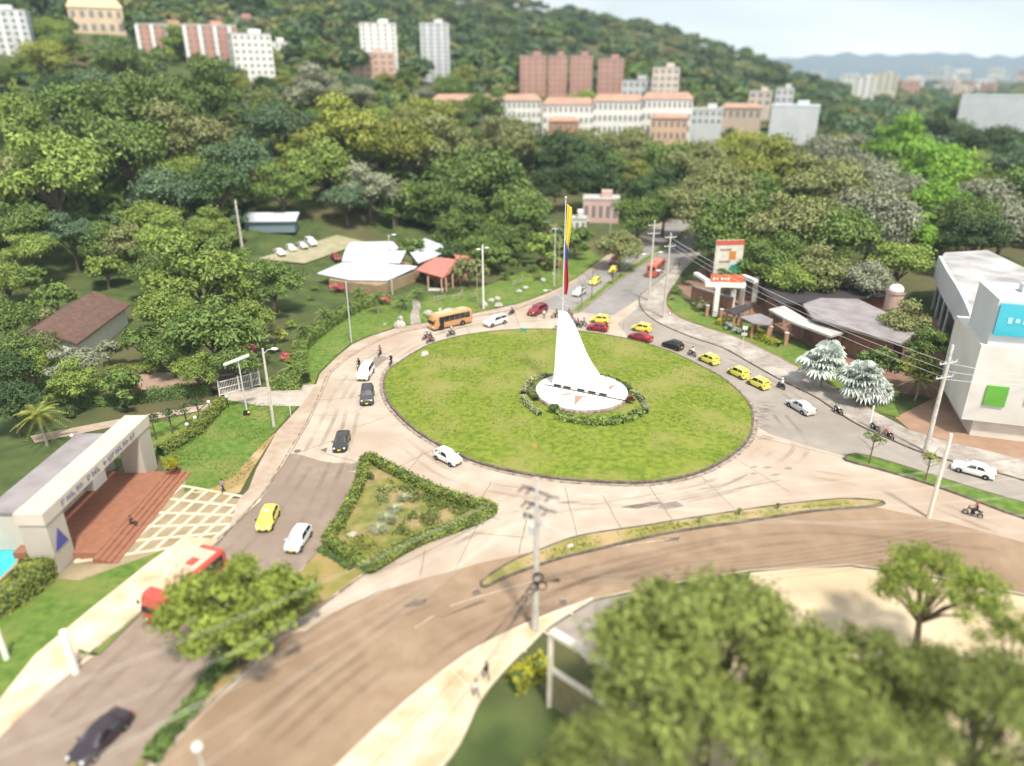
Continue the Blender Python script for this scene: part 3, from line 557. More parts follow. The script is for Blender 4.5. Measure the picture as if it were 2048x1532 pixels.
fl = link('flag', me, loc=(fb.x, fb.y, fl0)); sm = fl.modifiers.new('thick', 'SOLIDIFY'); sm.thickness = .02; tag(fl, 'limp yellow, blue and red flag hanging from the pole on the monument', 'flag')
# ------------------------------------------------------------------ buildings
def winmesh(w, h, d=.12):
    key = (round(w, 2), round(h, 2)); 
    if key not in winmesh.c:
        winmesh.c[key] = MB().box((0, 0, 0), (w, d, h)).build('window', M_farwin, me_only=True)
    return winmesh.c[key]
winmesh.c = {}
def block(name, x0, x1, yt, yb, wall, roofm, floors, cols, label, cat='apartment block', group=None, depth=12, rot=0, trim=None, hip=0, r=None, sink=8):
    b = PT((x0 + x1) / 2, yb) if r is None else at_dist((x0 + x1) / 2, r)
    if r is not None: d = ray((x0 + x1) / 2, yb); b.z = CAMH + b.y * d.z / d.y
    dep = PX(b)[2]; w = (x1 - x0) * dep / FPX; h = (yb - yt) * dep / FPX * 1.02
    rz = -math.atan2(b.x, b.y) + R(rot); t = root(name, b, rz, label, cat, group)
    MB().box((0, depth / 2, (h - sink) / 2), (w, depth, h + sink)).build('wall', wall, t)
    if hip:
        MB().add([(-w / 2 - .5, -.5, h + .01), (w / 2 + .5, -.5, h + .01), (w / 2 + .5, depth + .5, h + .01), (-w / 2 - .5, depth + .5, h + .01), (-w / 2 + 2, depth / 2, h + hip), (w / 2 - 2, depth / 2, h + hip)], [(0, 1, 5, 4), (1, 2, 5), (2, 3, 4, 5), (3, 0, 4), (3, 2, 1, 0)]).build('roof', roofm, t)
    else:
        rf = MB().box((0, depth / 2, h + .25), (w + .3, depth + .3, .5)).build('roof', roofm, t)
        MB().box((w * .15, depth / 2, h + 1.4), (min(5, w * .3), 4, 1.9)).build('stair_tower', wall, rf)
    if floors:
        fh = h / floors; me = winmesh(w / cols * .5, fh * .5)
        for i in range(floors):
            for j in range(cols):
                o = link('window', me, t); o.location = (-w / 2 + w * (j + .5) / cols, -.03, fh * (i + .5))
        mes = winmesh(depth / 3 * .45, fh * .5)
        for i in range(floors):
            for j in range(2):
                for sd in (-1, 1):
                    o = link('window', mes, t); o.location = (sd * (w / 2 + .03), depth * (j + .75) / 2.5, fh * (i + .5)); o.rotation_euler = (0, 0, math.pi / 2)
    if trim:
        for j in range(0, cols + 1, 2):
            MB().box((-w / 2 + w * j / cols, -.35, h / 2), (w / cols * .45, .7, h * .98)).build('balcony_bay', trim, t)
    return t, w, h
block('apartment_block', 290, 395, 58, 118, M_pinkbrick, M_lightroof, 6, 8, 'pink brick apartment block with pale bays on the hill, left half of the pink row', trim=M_white)
block('apartment_block', 385, 482, 62, 140, M_pinkbrick, M_lightroof, 7, 7, 'pink brick apartment block with pale bays on the hill, beside the bright white block', trim=M_white, rot=8)
block('apartment_block', 478, 552, 80, 165, M_white, M_lightroof, 7, 6, 'bright white apartment block stepping down at the right end of the pink row', rot=12)
block('apartment_block', 545, 586, 92, 145, M_white, M_lightroof, 5, 4, 'small white block tucked against the taller white apartment block', rot=12)
block('apartment_block', 440, 528, 40, 75, M_pinkbrick, M_greyroof, 3, 7, 'dusky pink block with grey roof standing behind the bright white block', depth=16)
block('apartment_block', -40, 62, 32, 112, M_palegrey, M_lightroof, 7, 7, 'pale grey apartment block cut by the left edge of the photo', trim=M_white, rot=-10)
t, w, h = block('hill_villa', 152, 248, 22, 68, mat('wall_sand', (.66, .52, .37), (.58, .46, .33), scale=.2, rough=.85), mat('roof_sand', (.62, .45, .28), (.55, .4, .26), scale=.2, rough=.85), 2, 6, 'sand coloured villa high on the wooded hillside', 'villa', hip=5)
block('tower_block', 727, 797, 60, 152, M_white, M_lightroof, 12, 5, 'broad white tower block in front of the dark wooded hill', 'tower')
block('apartment_block', 703, 790, 112, 158, mat('wall_salmon', (.60, .38, .30), (.54, .34, .27), scale=.2, rough=.85), M_lightroof, 4, 6, 'low salmon block at the foot of the broad white tower', depth=8)
block('tower_block', 845, 901, 62, 168, M_palegrey, M_lightroof, 14, 4, 'slim pale grey tower block standing alone before the hill', 'tower')
for k, (a, b, c, lab) in enumerate([(1040, 1092, 120, 'left brick'), (1096, 1134, 120, 'middle brick'), (1140, 1184, 120, 'right brick')]):
    block('brick_block', a, b, c, 188, M_pinkbrick, M_greyroof, 7, 4, lab + ' block of three standing close together behind the long white terraces', group='brick apartment blocks', r=440, depth=14)
block('brick_block', 1196, 1246, 125, 184, M_pinkbrick, M_greyroof, 6, 4, 'separate brick block a gap away to the right of the close three', group='brick apartment blocks', r=440)
block('apartment_block', 1306, 1358, 143, 205, mat('wall_beige', (.62, .54, .47), (.56, .48, .42), scale=.2, rough=.85), M_lightroof, 5, 4, 'square beige block rising behind the right end of the white terraces', r=400)
block('low_house', 1246, 1306, 164, 195, M_palegrey, M_greyroof, 2, 5, 'low grey house between the brick blocks and the beige block', 'house', r=410)
for a, b, yt, yb, lab in [(866, 985, 206, 262, 'long white terrace with orange tiled roof, leftmost of the terraces'), (985, 1082, 206, 258, 'white terrace with orange tiled roof, second of the terraces'), (1088, 1190, 214, 272, 'white terrace with orange roof in the centre, right of the roof gap'),
                          (1190, 1290, 208, 270, 'white terrace with orange roof, second from the right end'), (1290, 1388, 204, 268, 'white terrace with orange roof at the right end of the row')]:
    block('terrace_house', a, b, yt, yb, M_white, M_tileroof, 3, 10, lab, 'terrace', 'white terraces with orange roofs', r=330 if a > 1085 else 345, hip=2.6, depth=10)
block('terrace_house', 1100, 1160, 246, 285, M_orangewall, M_tileroof, 2, 6, 'low orange walled house in front of the white terraces', 'house', r=315, hip=1.5)
block('terrace_house', 1310, 1382, 240, 282, mat('wall_peach', (.62, .42, .3), (.56, .38, .28), scale=.2, rough=.85), M_tileroof, 2, 6, 'peach walled house below the right end of the white terraces', 'house', r=315, hip=1.5)
block('low_house', 1392, 1452, 222, 250, M_palegrey, M_lightroof, 2, 5, 'low grey-white house just right of the white terraces', 'house', r=350)
block('low_house', 1452, 1530, 218, 240, mat('wall_tan', (.55, .44, .35), (.5, .4, .32), scale=.2, rough=.85), M_tileroof, 1, 6, 'tan single storey house behind the right-hand trees', 'house', r=380, hip=2)
block('warehouse', 1556, 1646, 216, 252, M_palegrey, M_metalroof, 0, 6, 'bright white warehouse above the treetops on the right', 'warehouse', r=360)
block('low_house', 1558, 1592, 182, 220, M_palegrey, M_lightroof, 3, 3, 'small grey block behind the bright white warehouse', 'house', r=430)
block('low_house', 1505, 1548, 186, 212, mat('wall_beige', (.62, .54, .47)), M_lightroof, 2, 3, 'small beige house between dark trees left of the warehouse', 'house', r=450)
block('warehouse', 1950, 2130, 196, 232, M_palegrey, M_metalroof, 0, 9, 'long white warehouse at the right edge beyond the dark trees', 'warehouse', r=480)
block('apartment_block', 1712, 1752, 160, 206, M_white, M_lightroof, 6, 3, 'tall white block standing nearest in the hazy city', r=900)
block('apartment_block', 1745, 1795, 150, 182, mat('wall_cream', (.66, .62, .52), (.6, .56, .47), scale=.2, rough=.85), M_lightroof, 6, 4, 'cream block just right of the tall white block in the city', r=1100)
rg = random.Random(5)
for k in range(34):
    x = rg.uniform(1600, 2060); w = rg.uniform(12, 34); yb = rg.uniform(158, 196); h = rg.uniform(10, 24); yb = max(yb, 160); rr = CAMH / ((yb - HOR) / FPX); h *= 1.1
    block('city_building', x, x + w, yb - h, yb, rg.choice([M_white, M_palegrey, M_white, M_pinkbrick, mat('wall_beige', (.62, .54, .47))]), M_lightroof, 2, 3, 'small pale block in the blurred distant city on the plain', 'city building', 'distant city buildings', r=rr, depth=25, rot=rg.uniform(-15, 15))
def pt(name, mb, m, t, **k): return mb.build(name, m, t, **k)
def local(t, v): return t.matrix_world.inverted() @ v if False else Vector(v) - t.location
# house with brown gable roof
def gable(name, E, Fp, L, wh, rh, wall, roofm, label, cat='house', over=.6, door=True):
    t = root(name, (E.x, E.y, 0), math.atan2(Fp.y - E.y, Fp.x - E.x), label, cat); w = (Fp - E).xy.length
    MB().add([(0, 0, -1), (w, 0, -1), (w, L, -1), (0, L, -1), (0, 0, wh), (w, 0, wh), (w, L, wh), (0, L, wh), (w / 2, 0, rh), (w / 2, L, rh)], [(0, 1, 5, 8, 4), (1, 2, 6, 5), (2, 3, 7, 9, 6), (3, 0, 4, 7), (4, 8, 9, 7), (8, 5, 6, 9)]).build('wall', wall, t)
    k = (rh - wh) / (w / 2); o = over
    r1 = MB()
    for a, b in ((.1, .34),): r1.add([(-o, -o, wh - k * o + a), (w / 2, -o, rh + a), (w / 2, L + o, rh + a), (-o, L + o, wh - k * o + a), (w + o, -o, wh - k * o + a), (w + o, L + o, wh - k * o + a), (-o, -o, wh - k * o + b), (w / 2, -o, rh + b), (w / 2, L + o, rh + b), (-o, L + o, wh - k * o + b), (w + o, -o, wh - k * o + b), (w + o, L + o, wh - k * o + b)],
        [(0, 1, 2, 3), (1, 4, 5, 2), (6, 7, 8, 9), (7, 10, 11, 8), (0, 6, 7, 1), (1, 7, 10, 4), (3, 2, 8, 9), (2, 5, 11, 8), (0, 3, 9, 6), (4, 10, 11, 5)])
    r1.build('roof', roofm, t)
    for x, z, ww, hh in ((w * .3, wh * .5, 1.3, 1.1), (w * .72, wh * .5, 1.3, 1.1)):
        f = MB().box((x, -.05, z), (ww, .1, hh)).build('window', M_dkwin, t)
        MB().box((x, -.08, z - hh / 2 - .07), (ww + .3, .2, .12)).build('sill', M_white, f)
    if door: MB().box((w * .5, -.06, 1.05), (1.0, .12, 2.1)).build('door', M_brownroof, t)
    return t
e1, e2 = P(150, 690, 3.2), P(250, 616, 3.2); dv_ = (e2 - e1).normalized(); pl_ = Vector((-dv_.y, dv_.x, 0))
gable('gabled_house', e1 + pl_ * 10, e1, (e2 - e1).length, 3.6, 6.0, M_white, M_brownroof, 'white walled house with dark brown roof among the left garden trees', over=.7)
gable('garden_house', P(85, 540, 2.5), P(200, 530, 2.5), 9, 2.6, 4.4, M_white, mat('roof_pale_green', (.34, .44, .36), (.28, .38, .31), scale=.5, rough=.7), 'garden house with pale green roof behind the brown roofed house', over=.8)
for c, r_, lab in [((95, 580), 3.4, 'large pale aqua domed garden tent near the left edge'), ((240, 545), 2.9, 'white domed garden tent beside the brown roofed house')]:
    b = P(*c); t = root('garden_tent', b, 0, lab, 'tent', 'domed garden tents'); MB().lathe((0, 0, 0), [(r_, 2.2), (r_ * .9, 2.9), (r_ * .55, 3.7), (.1, 4.3)], n=14).build('canopy', M_white if r_ < 3 else mat('canvas_aqua', (.62, .76, .76), rough=.8), t, smooth=True)
    for k in range(6): MB().tube([(r_ * .95 * math.cos(k * 1.047), r_ * .95 * math.sin(k * 1.047), 0), (r_ * .95 * math.cos(k * 1.047), r_ * .95 * math.sin(k * 1.047), 2.25)], .05, 6).build('leg', M_steelpole, t)
b = P(25, 598); t = root('chimney_stack', b, 0, 'slim orange and white garden chimney near the left edge', 'chimney'); MB().tube([(0, 0, 0), (0, 0, 3.2)], [.5, .35], 8).build('stack', M_orangewall, t); MB().ball((0, 0, 3.6), .55).build('cap', M_white, t)
# restaurant with pale metal roofs and red pavilion
rc = P(880, 582); rest = root('restaurant', rc, 0, 'restaurant with pale metal roofs and red roofed porch beside the ring road', 'restaurant')
def lr(v): return (v[0] - rc.x, v[1] - rc.y, v[2])
def roofslab(name, pts, m, t, th_=.18, par=None):
    q = [lr(P(a, b, z)) for a, b, z in pts]; n = len(q); v = [(x, y, z) for x, y, z in q] + [(x, y, z + th_) for x, y, z in q]
    return MB().add(v, [tuple(range(n))[::-1], tuple(range(n, 2 * n))] + [(i, (i + 1) % n, n + (i + 1) % n, n + i) for i in range(n)]).build(name, m, t)
roofslab('red_roof', [(832, 541, 2.9), (886, 557, 2.9), (912, 520, 4.6), (866, 515, 4.3)], M_redroof, rest); roofslab('red_roof', [(886, 557, 2.9), (951, 513, 2.9), (903, 498, 4.4), (912, 520, 4.6)], M_redroof, rest)
roofslab('metal_roof', [(634, 548, 2.6), (700, 561, 2.4), (776, 562, 2.4), (836, 534, 3.0), (760, 528, 3.7), (690, 524, 3.6)], M_metalroof, rest)
roofslab('metal_roof', [(684, 523, 3.9), (800, 527, 3.9), (812, 503, 5.2), (690, 503, 5.2)], M_metalroof, rest)
roofslab('metal_roof', [(690, 502, 4.5), (800, 500, 4.5), (785, 484, 5.4), (700, 486, 5.4)], M_metalroof, rest)
roofslab('metal_roof', [(836, 527, 4.1), (866, 516, 4.5), (903, 498, 4.6), (850, 478, 5.3), (815, 500, 5.0)], M_metalroof, rest)
wl = [lr(P(a, b, 0)) for a, b in ((892, 574), (935, 552), (905, 535), (850, 552))]; MB().prism(wl, 0, 2.75).build('wall', M_orangewall, rest)
wl = [lr(P(a, b, 0)) for a, b in ((660, 580), (760, 592), (840, 560), (800, 530), (700, 530))]; MB().prism(wl, 0, 2.2).build('wall', mat('wall_ochre', (.34, .25, .16), (.28, .2, .13), scale=1, rough=.9), rest)
for c in ((857, 580), (884, 585), (858, 568), (893, 583), (906, 576), (921, 567)):
    q = lr(P(*c)); MB().box((q[0], q[1], 1.45), (.28, .28, 2.95)).build('post', mat('post_pink', (.55, .34, .25), rough=.8), rest)
for a, b in (((896, 577), (903, 573)), ((908, 569), (916, 564)), ((921, 562), (930, 557))):
    p0, p1 = Vector(lr(P(*a))), Vector(lr(P(*b))); c = (p0 + p1) / 2; MB().box((c.x, c.y, 1.6), ((p1 - p0).length, .12, 1.0), math.atan2(p1.y - p0.y, p1.x - p0.x)).build('window', M_dkwin, rest)
q = lr(P(872, 572)); MB().box((q[0], q[1] + .2, 1.05), (1.0, .12, 2.1)).build('door', M_brownroof, rest)
MB().box((lr(P(871, 583))[0], lr(P(871, 580))[1], .08), (3.2, 1.8, .16)).build('porch_floor', M_lightroof, rest)
# pale shed and pink building behind
b = PT(545, 462); t = root('long_shed', b, R(4), 'long pale blue-roofed shed at the foot of the wooded slope', 'shed'); MB().box((0, 0, 1.4), (12, 4, 2.8)).build('wall', mat('shed_blue', (.18, .24, .28), rough=.7), t); MB().add([(-6.6, -2.6, 2.7), (6.6, -2.6, 2.7), (6.6, 2.4, 3.9), (-6.6, 2.4, 3.9), (-6.6, -2.6, 3.0), (6.6, -2.6, 3.0), (6.6, 2.4, 4.2), (-6.6, 2.4, 4.2)], [(3, 2, 1, 0), (4, 5, 6, 7), (0, 1, 5, 4), (1, 2, 6, 5), (2, 3, 7, 6), (3, 0, 4, 7)]).build('roof', M_metalroof, t)
block('pink_house', 1165, 1236, 402, 446, mat('wall_pink', (.62, .42, .40), (.56, .38, .36), scale=.3, rough=.85), M_lightroof, 1, 5, 'long pink house glimpsed between trees behind the flag', 'house', sink=2, depth=8)
block('white_kiosk', 1136, 1172, 440, 462, M_white, M_lightroof, 1, 3, 'low white garden kiosk among bushes behind the flag', 'kiosk', sink=1, depth=4)
# clubhouse gateway, bottom left
cl = root('clubhouse', (-42, 63, 0), math.pi / 2, 'white framed clubhouse portal with terracotta steps and blue letters', 'clubhouse')   # local +x = away along the facade, -y = toward the road
hx = 9.8; M_cl = mat('clubhouse_white', (.56, .50, .43), (.50, .445, .38), scale=.4, rough=.8); M_clg = mat('clubhouse_taupe', (.46, .42, .37), (.42, .38, .33), scale=.4, rough=.85)
for sx in (-1, 1): MB().box((sx * (hx - 1.3), .55, 2.6), (2.6, 2.4, 5.6)).build('pylon', M_clg, cl)
MB().box((0, .55, 6.0), (2 * hx + .3, 2.6, 1.2)).build('portal_beam', M_cl, cl)
MB().box((0, .9, 5.2), (2 * hx - 5.3, 2.3, .35)).build('soffit', mat('soffit_yellow', (.66, .52, .22), rough=.8), cl)
MB().box((1.5, 5.6, 2.1), (2 * hx - 4, 3.2, 4.0)).build('hall', M_cl, cl); MB().box((1.5, 5.0, 4.4), (2 * hx - 3.6, 5.0, .25)).build('hall_roof', M_greyroof, cl)
MB().box((-.8, 4.6, 2.0), (9, .25, 3.6)).build('glass_front', M_glass, cl); MB().box((4.6, 3.6, 1.9), (2.4, 1.2, 3.6)).build('white_pier', M_white, cl); MB().box((2.6, 4.0, 2.9), (1.6, .3, 1.8)).build('blue_panel', paint('blue_panel', (.02, .04, .22)), cl)
lt = MB(); xx = -7.2
for k in range(19):
    wdt = random.choice([.3, .42, .5]); 
    if k in (5, 9): xx += .5; continue
    lt.box((xx, -.77, 6.0), (wdt * .3, .08, .5)); lt.box((xx + wdt * .5, -.77, 6.18 - (k % 3) * .18), (wdt * .7, .08, .11)); 
    if k % 2: lt.box((xx + wdt, -.77, 6.0), (wdt * .28, .08, .5))
    xx += wdt + .35
lt.build('lettering', paint('letter_slate', (.12, .14, .27)), cl)
MB().add([(-9.5, -.65, 2.3), (-7.6, -.65, 2.3), (-8.55, -.65, 4.2), (-9.5, -.72, 2.3), (-7.6, -.72, 2.3), (-8.55, -.72, 4.2)], [(0, 2, 1), (3, 4, 5), (0, 1, 4, 3), (1, 2, 5, 4), (2, 0, 3, 5)]).build('emblem', paint('letter_blue', (.04, .07, .30)), cl)
st = MB().box((0, 1.0, .35), (2 * hx - 4.5, 8.0, .7))
for k in range(4): st.box((0, -3.2 - k * .55, .31 - k * .08), (2 * hx - 3, .6, .62 - k * .16))
st.build('steps', M_terracotta, cl)
# brick restaurant complex on the right
bw = root('brick_wall', P(1385, 605), 0, 'brick garden wall with dark coping behind the pale bush', 'wall')
def seg(t, a, b, h, thk, m, nm, z0=0):
    p0, p1 = P(*a) - t.location, P(*b) - t.location; c = (p0 + p1) / 2; return MB().box((c.x, c.y, z0 + h / 2), ((p1 - p0).length, thk, h), math.atan2(p1.y - p0.y, p1.x - p0.x)).build(nm, m, t)
seg(bw, (1382, 602), (1462, 628), 3.0, .4, M_brick, 'wall'); seg(bw, (1382, 602), (1462, 628), .25, .7, M_greyroof, 'coping', 3.0)
gp = root('entrance_canopy', P(1450, 622), 0, 'white beam canopy on columns carrying an orange sign', 'canopy')
for c, h in (((1429, 632), 5.6), ((1463, 614), 6.0), ((1481, 611), 5.6), ((1507, 603), 5.2)):
    q = P(*c) - gp.location; MB().box((q.x, q.y, h / 2), (.9, .6, h)).build('column', M_white, gp)
zc = 5.6
a, b = P(1410, 571, zc) - gp.location, P(1490, 574, zc) - gp.location; MB().box((a + b) / 2 + Vector((0, 0, .35)), ((b - a).length, 1.6, .75), math.atan2(b.y - a.y, b.x - a.x)).build('beam', M_white, gp)
a2, b2 = P(1391, 550, zc) - gp.location, P(1416, 566, zc) - gp.location; MB().box((a2 + b2) / 2 + Vector((0, 0, .3)), ((b2 - a2).length, .9, .55), math.atan2(b2.y - a2.y, b2.x - a2.x)).build('beam', M_white, gp)
a2, b2 = P(1486, 555, zc) - gp.location, P(1512, 566, zc) - gp.location; MB().box((a2 + b2) / 2 + Vector((0, 0, .3)), ((b2 - a2).length, .9, .6), math.atan2(b2.y - a2.y, b2.x - a2.x)).build('beam', M_white, gp)
c = (a + b) / 2; sg = MB().box(c + Vector((.3, .2, 1.45)), (6.0, .35, 1.35), math.atan2(b.y - a.y, b.x - a.x)).build('sign_panel', paint('sign_orange', (.62, .13, .05)), gp)
sl = MB()
for k in range(8): sl.box(c + Vector((-2.2 + k * .6 + (.3 if k > 1 else 0), -.02 + .02 * k * 0, 1.45)), (.34, .12, .5 - .2 * (k % 2)), math.atan2(b.y - a.y, b.x - a.x))
sl.build('lettering', M_white, sg)
bb0 = P(1447, 598); bz0, bz1 = ztop(bb0, 546), ztop(bb0, 480); bb = root('billboard', bb0, R(6), 'tall billboard with red top strip and teal lower corner', 'billboard')
wb = 56 * PX(bb0)[2] / FPX; hb_ = bz1 - bz0; MB().box((0, 0, bz0 + hb_ / 2), (wb, .3, hb_)).build('panel', mat('board_white', (.66, .64, .58), (.56, .52, .44), scale=.9, rough=.6), bb)
MB().box((0, -.18, bz1 - hb_ * .07), (wb, .06, hb_ * .14)).build('red_strip', paint('board_red', (.50, .10, .07)), bb)
MB().add([(-.02 * wb, -.2, bz0), (.42 * wb, -.2, bz0), (.46 * wb, -.2, bz0 + .32 * hb_), (.1 * wb, -.2, bz0 + .24 * hb_)], [(0, 1, 2, 3)]).build('teal_field', paint('board_teal', (.02, .27, .25)), bb)
MB().box((wb * .46, -.1, bz0 + hb_ * .18), (wb * .14, .5, hb_ * .34)).build('green_field', paint('board_green', (.08, .36, .05)), bb)
MB().box((.12 * wb, -.19, bz0 + .55 * hb_), (.24 * wb, .06, .24 * hb_)).build('picture', paint('board_orange', (.56, .22, .05)), bb)
lb = MB()
for k in range(10): lb.box((-.3 * wb + .05 * wb * (k % 5) * 1.6, -.2, bz0 + hb_ * (.72 if k < 5 else .36)), (.05 * wb, .05, .06 * hb_))
lb.build('lettering', mat('board_letter', (.25, .12, .07), rough=.6), bb)
for sx in (-.35, .35): MB().tube([(sx * wb, .3, 0), (sx * wb, .3, bz0 + hb_ * .5)], .22, 8).build('post', M_steelpole, bb)
# terrace: brick posts with rails, small roofs
fe = root('terrace_fence', P(1475, 652), 0, 'low dark railing between orange brick posts along the terrace', 'fence')
FP = [(1413, 633), (1441, 641), (1476, 653), (1507, 665), (1538, 677), (1570, 690)]
for c in FP: q = P(*c) - fe.location; o = MB().box((q.x, q.y, 1.05), (.55, .55, 2.1)).build('post', mat('post_brick', (.48, .27, .18), (.40, .22, .15), scale=3, rough=.9), fe); MB().box((q.x, q.y, 2.18), (.7, .7, .14)).build('cap', M_lightroof, o)
for a, b in zip(FP, FP[1:]):
    p0, p1 = P(*a) - fe.location, P(*b) - fe.location; m = MB(); n = 12
    for z in (.25, 1.35): m.tube([p0 + Vector((0, 0, z)), p1 + Vector((0, 0, z))], .04, 5)
    for k in range(1, n): q = p0.lerp(p1, k / n); m.tube([q + Vector((0, 0, .25)), q + Vector((0, 0, 1.35))], .025, 4)
    m.build('railing', M_blackpl, fe)
def pavil(name, poly, z, thk, m, lab, posts=True, wall=None, cat='pavilion'):
    c = sum((P(a, b, 0) for a, b in poly), Vector()) / len(poly); t = root(name, c, 0, lab, cat)
    q = [P(a, b, z) - c for a, b in poly]; MB().prism(q, z, z + thk).build('roof', m, t)
    if posts:
        for p in q: d = Vector((p.x, p.y, 0)) * .92; MB().box((d.x, d.y, z / 2), (.35, .35, z - .01)).build('post', mat('post_brick', (.48, .27, .18)), t)
    if wall:
        s = [Vector((p.x, p.y, 0)) * .9 for p in q]; MB().prism(s, -.5, z - .02).build('wall', wall, t)
    return t
pavil('terrace_pavilion', [(1480, 636), (1520, 629), (1546, 641), (1540, 652), (1505, 648)], 2.9, .2, M_greyroof, 'small grey flat roofed terrace pavilion on brick posts')
pavil('terrace_pavilion', [(1452, 622), (1490, 610), (1505, 616), (1468, 632)], 3.0, .2, mat('roof_charcoal_and_shade', (.05, .045, .05), rough=.7), 'small charcoal roofed pavilion beside the white canopy columns')
pavil('terrace_pavilion', [(1537, 622), (1568, 615), (1610, 640), (1690, 668), (1660, 676), (1580, 646)], 3.6, .35, M_lightroof, 'long pale flat canopy along the front of the brick restaurant', wall=None)
b = pavil('brick_restaurant', [(1605, 612), (1640, 600), (1715, 602), (1770, 628), (1830, 672), (1800, 692), (1720, 668), (1625, 640)], 4.6, .4, M_greyroof, 'wide low brick restaurant with mauve grey flat roof', posts=False, wall=M_brick, cat='restaurant')
pavil('brick_restaurant', [(1520, 580), (1600, 560), (1720, 560), (1790, 590), (1720, 600), (1560, 612)], 4.0, .4, mat('roof_charcoal_and_shade', (.05, .045, .05)), 'brick wing with shade-black roof colour under the big trees', posts=False, wall=M_brick, cat='restaurant')  # black roof colour stands in for the shadows under the trees
b = P(1777, 650); t = root('chimney_tower', b, 0, 'pale pink round tower with a white dome beside the grey roof', 'tower'); MB().lathe((0, 0, 0), [(1.5, 0), (1.5, 6.0), (1.65, 6.1), (1.65, 6.5)], n=18).build('shaft', mat('tower_pink', (.58, .42, .36), (.52, .37, .31), scale=1.5, rough=.85), t); MB().lathe((0, 0, 6.5), [(1.3, 0), (1.25, .5), (.8, 1.0), (.05, 1.25)], n=18).build('dome', M_white, t, smooth=True)
b = P(1690, 580); t = root('skylight', b + Vector((0, 0, 4.4)), R(60), 'white slanting skylight box on the shade-dark roof under the trees', 'skylight'); MB().box((0, 0, .5), (3.5, 1.2, 1.0), ry=.2).build('frame', M_white, t); MB().box((0, 0, 1.03), (3.1, .9, .06), ry=.2).build('pane', M_metalroof, t)
# white building with curved canopy at the right edge
wb0 = P(1912, 872); wt = root('commercial_building', wb0, 0, 'big white building with teal sign and curved grey canopy at the right edge', 'building')
dd = PX(wb0)[2]; Hh = ztop(wb0, 600); z1 = 2.4
fx = Vector((.955, -.296, 0)); fy = Vector((.296, .955, 0)); ang = math.atan2(fx.y, fx.x)
def wq(u, v, z): return fx * u + fy * v + Vector((0, 0, z))
zA = ztop(wb0, 690); zB, zC = ztop(wb0, 668), ztop(wb0, 606)
c0 = wq(9.3, 6, (z1 + zA) / 2); MB().box(c0, (18.5, 12, zA - z1), ang).build('wall', mat('white_facade', (.64, .62, .58), (.55, .525, .48), scale=.25, rough=.75), wt)
MB().box(wq(9.4, 6, z1 - 1.1), (15.5, 10.5, 2.6), ang).build('ground_floor', mat('groundfloor', (.68, .64, .58), (.6, .55, .49), scale=.5, rough=.8), wt)
MB().box(wq(9.0, 4.5, (zA + zC) / 2 + .1), (16.6, 8.4, zC - zA + .6), ang).build('upper_storey', M_palegrey, wt)
sgn = MB().box(wq(5.3, .05, (zB + zC) / 2), (8.8, .3, zC - zB), ang).build('sign_panel', paint('sign_teal', (.012, .36, .46)), wt)
sl = MB()
for k in range(9): sl.box(wq(2.2 + k * .78, -.13, (zB + zC) / 2), (.45, .1, .7 - .25 * (k % 2)), ang)
sl.build('lettering', mat('letter_pale', (.35, .68, .72), rough=.5), sgn)
MB().box(wq(3.0, -.1, 6.0), (2.3, .25, 2.6), ang).build('green_sign', paint('sign_green', (.11, .36, .04)), wt)
lg = MB()
for k in range(5): lg.box(wq(6.4 + k * .75, -.06, 5.8 + .2 * (k % 2)), (.5, .2, 1.1), ang)
lg.build('lettering', mat('letter_grey', (.50, .50, .48), rough=.6), wt)
arc = catmull([P(a, b, 9.5) - wb0 for a, b in ((1878, 520), (1895, 552), (1918, 590), (1940, 640), (1952, 700))], 5); m = MB(); ribbon(m, arc, .5, 6.0, 10.3); m.build('curved_parapet', M_palegrey, wt)
inner = [P(a, b, 9.5) - wb0 for a, b in ((1960, 700), (2048, 640), (2100, 560), (1975, 500), (1890, 505))]
MB().prism(arc + inner, 9.2, 9.5).build('canopy_roof', mat('roof_streaky_grey', (.50, .49, .49), (.26, .25, .26), scale=.18, rough=.8), wt)
for t in np.linspace(.08, .92, 9): q = arc[int(t * (len(arc) - 1))]; MB().box((q.x + .9, q.y + .4, 4.6), (.35, .35, 9.2)).build('column', M_palegrey, wt)
MB().prism([Vector((p.x, p.y, 0)) + Vector((2.6, 1.2, 0)) for p in arc] + [Vector((p.x, p.y, 0)) for p in inner], 0, 9.0).build('recessed_wall', M_dkwin, wt)
for (u, v) in ((5, 2), (12, 1)): MB().box(wq(u, v + 3, zC + .9), (1.8, 1.4, 1.0), ang).build('roof_unit', M_palegrey, wt)
# white pergola frame at the bottom
pg = root('garden_pergola', P(1098, 1412), 0, 'white painted post and beam pergola at the foot of the big tree', 'pergola')
g0 = P(1097, 1410); zt2 = ztop(g0, 1262)
def pq(x, y, z): return P(x, y, z) - g0
M_frame = mat('frame_white', (.74, .68, .58), (.66, .60, .50), scale=1, rough=.7)
MB().box((0, 0, zt2 / 2), (.34, .34, zt2)).build('post', M_frame, pg)
e1 = pq(1225, 1338, zt2 - .1); e0 = Vector((0, 0, zt2)); d = e1 - e0; MB().box((e0 + e1) / 2 + Vector((0, 0, .1)), (d.length, .5, .3), math.atan2(d.y, d.x)).build('beam', M_frame, pg); MB().box((e1.x, e1.y, zt2 / 2 - .06), (.34, .34, zt2 - .13)).build('post', M_frame, pg)
f0 = Vector((0, 0, zt2 * .52)); f1 = Vector((e1.x, e1.y, zt2 * .52)); MB().box((f0 + f1) / 2, (d.length, .2, .4), math.atan2(d.y, d.x)).build('rail', M_frame, pg)
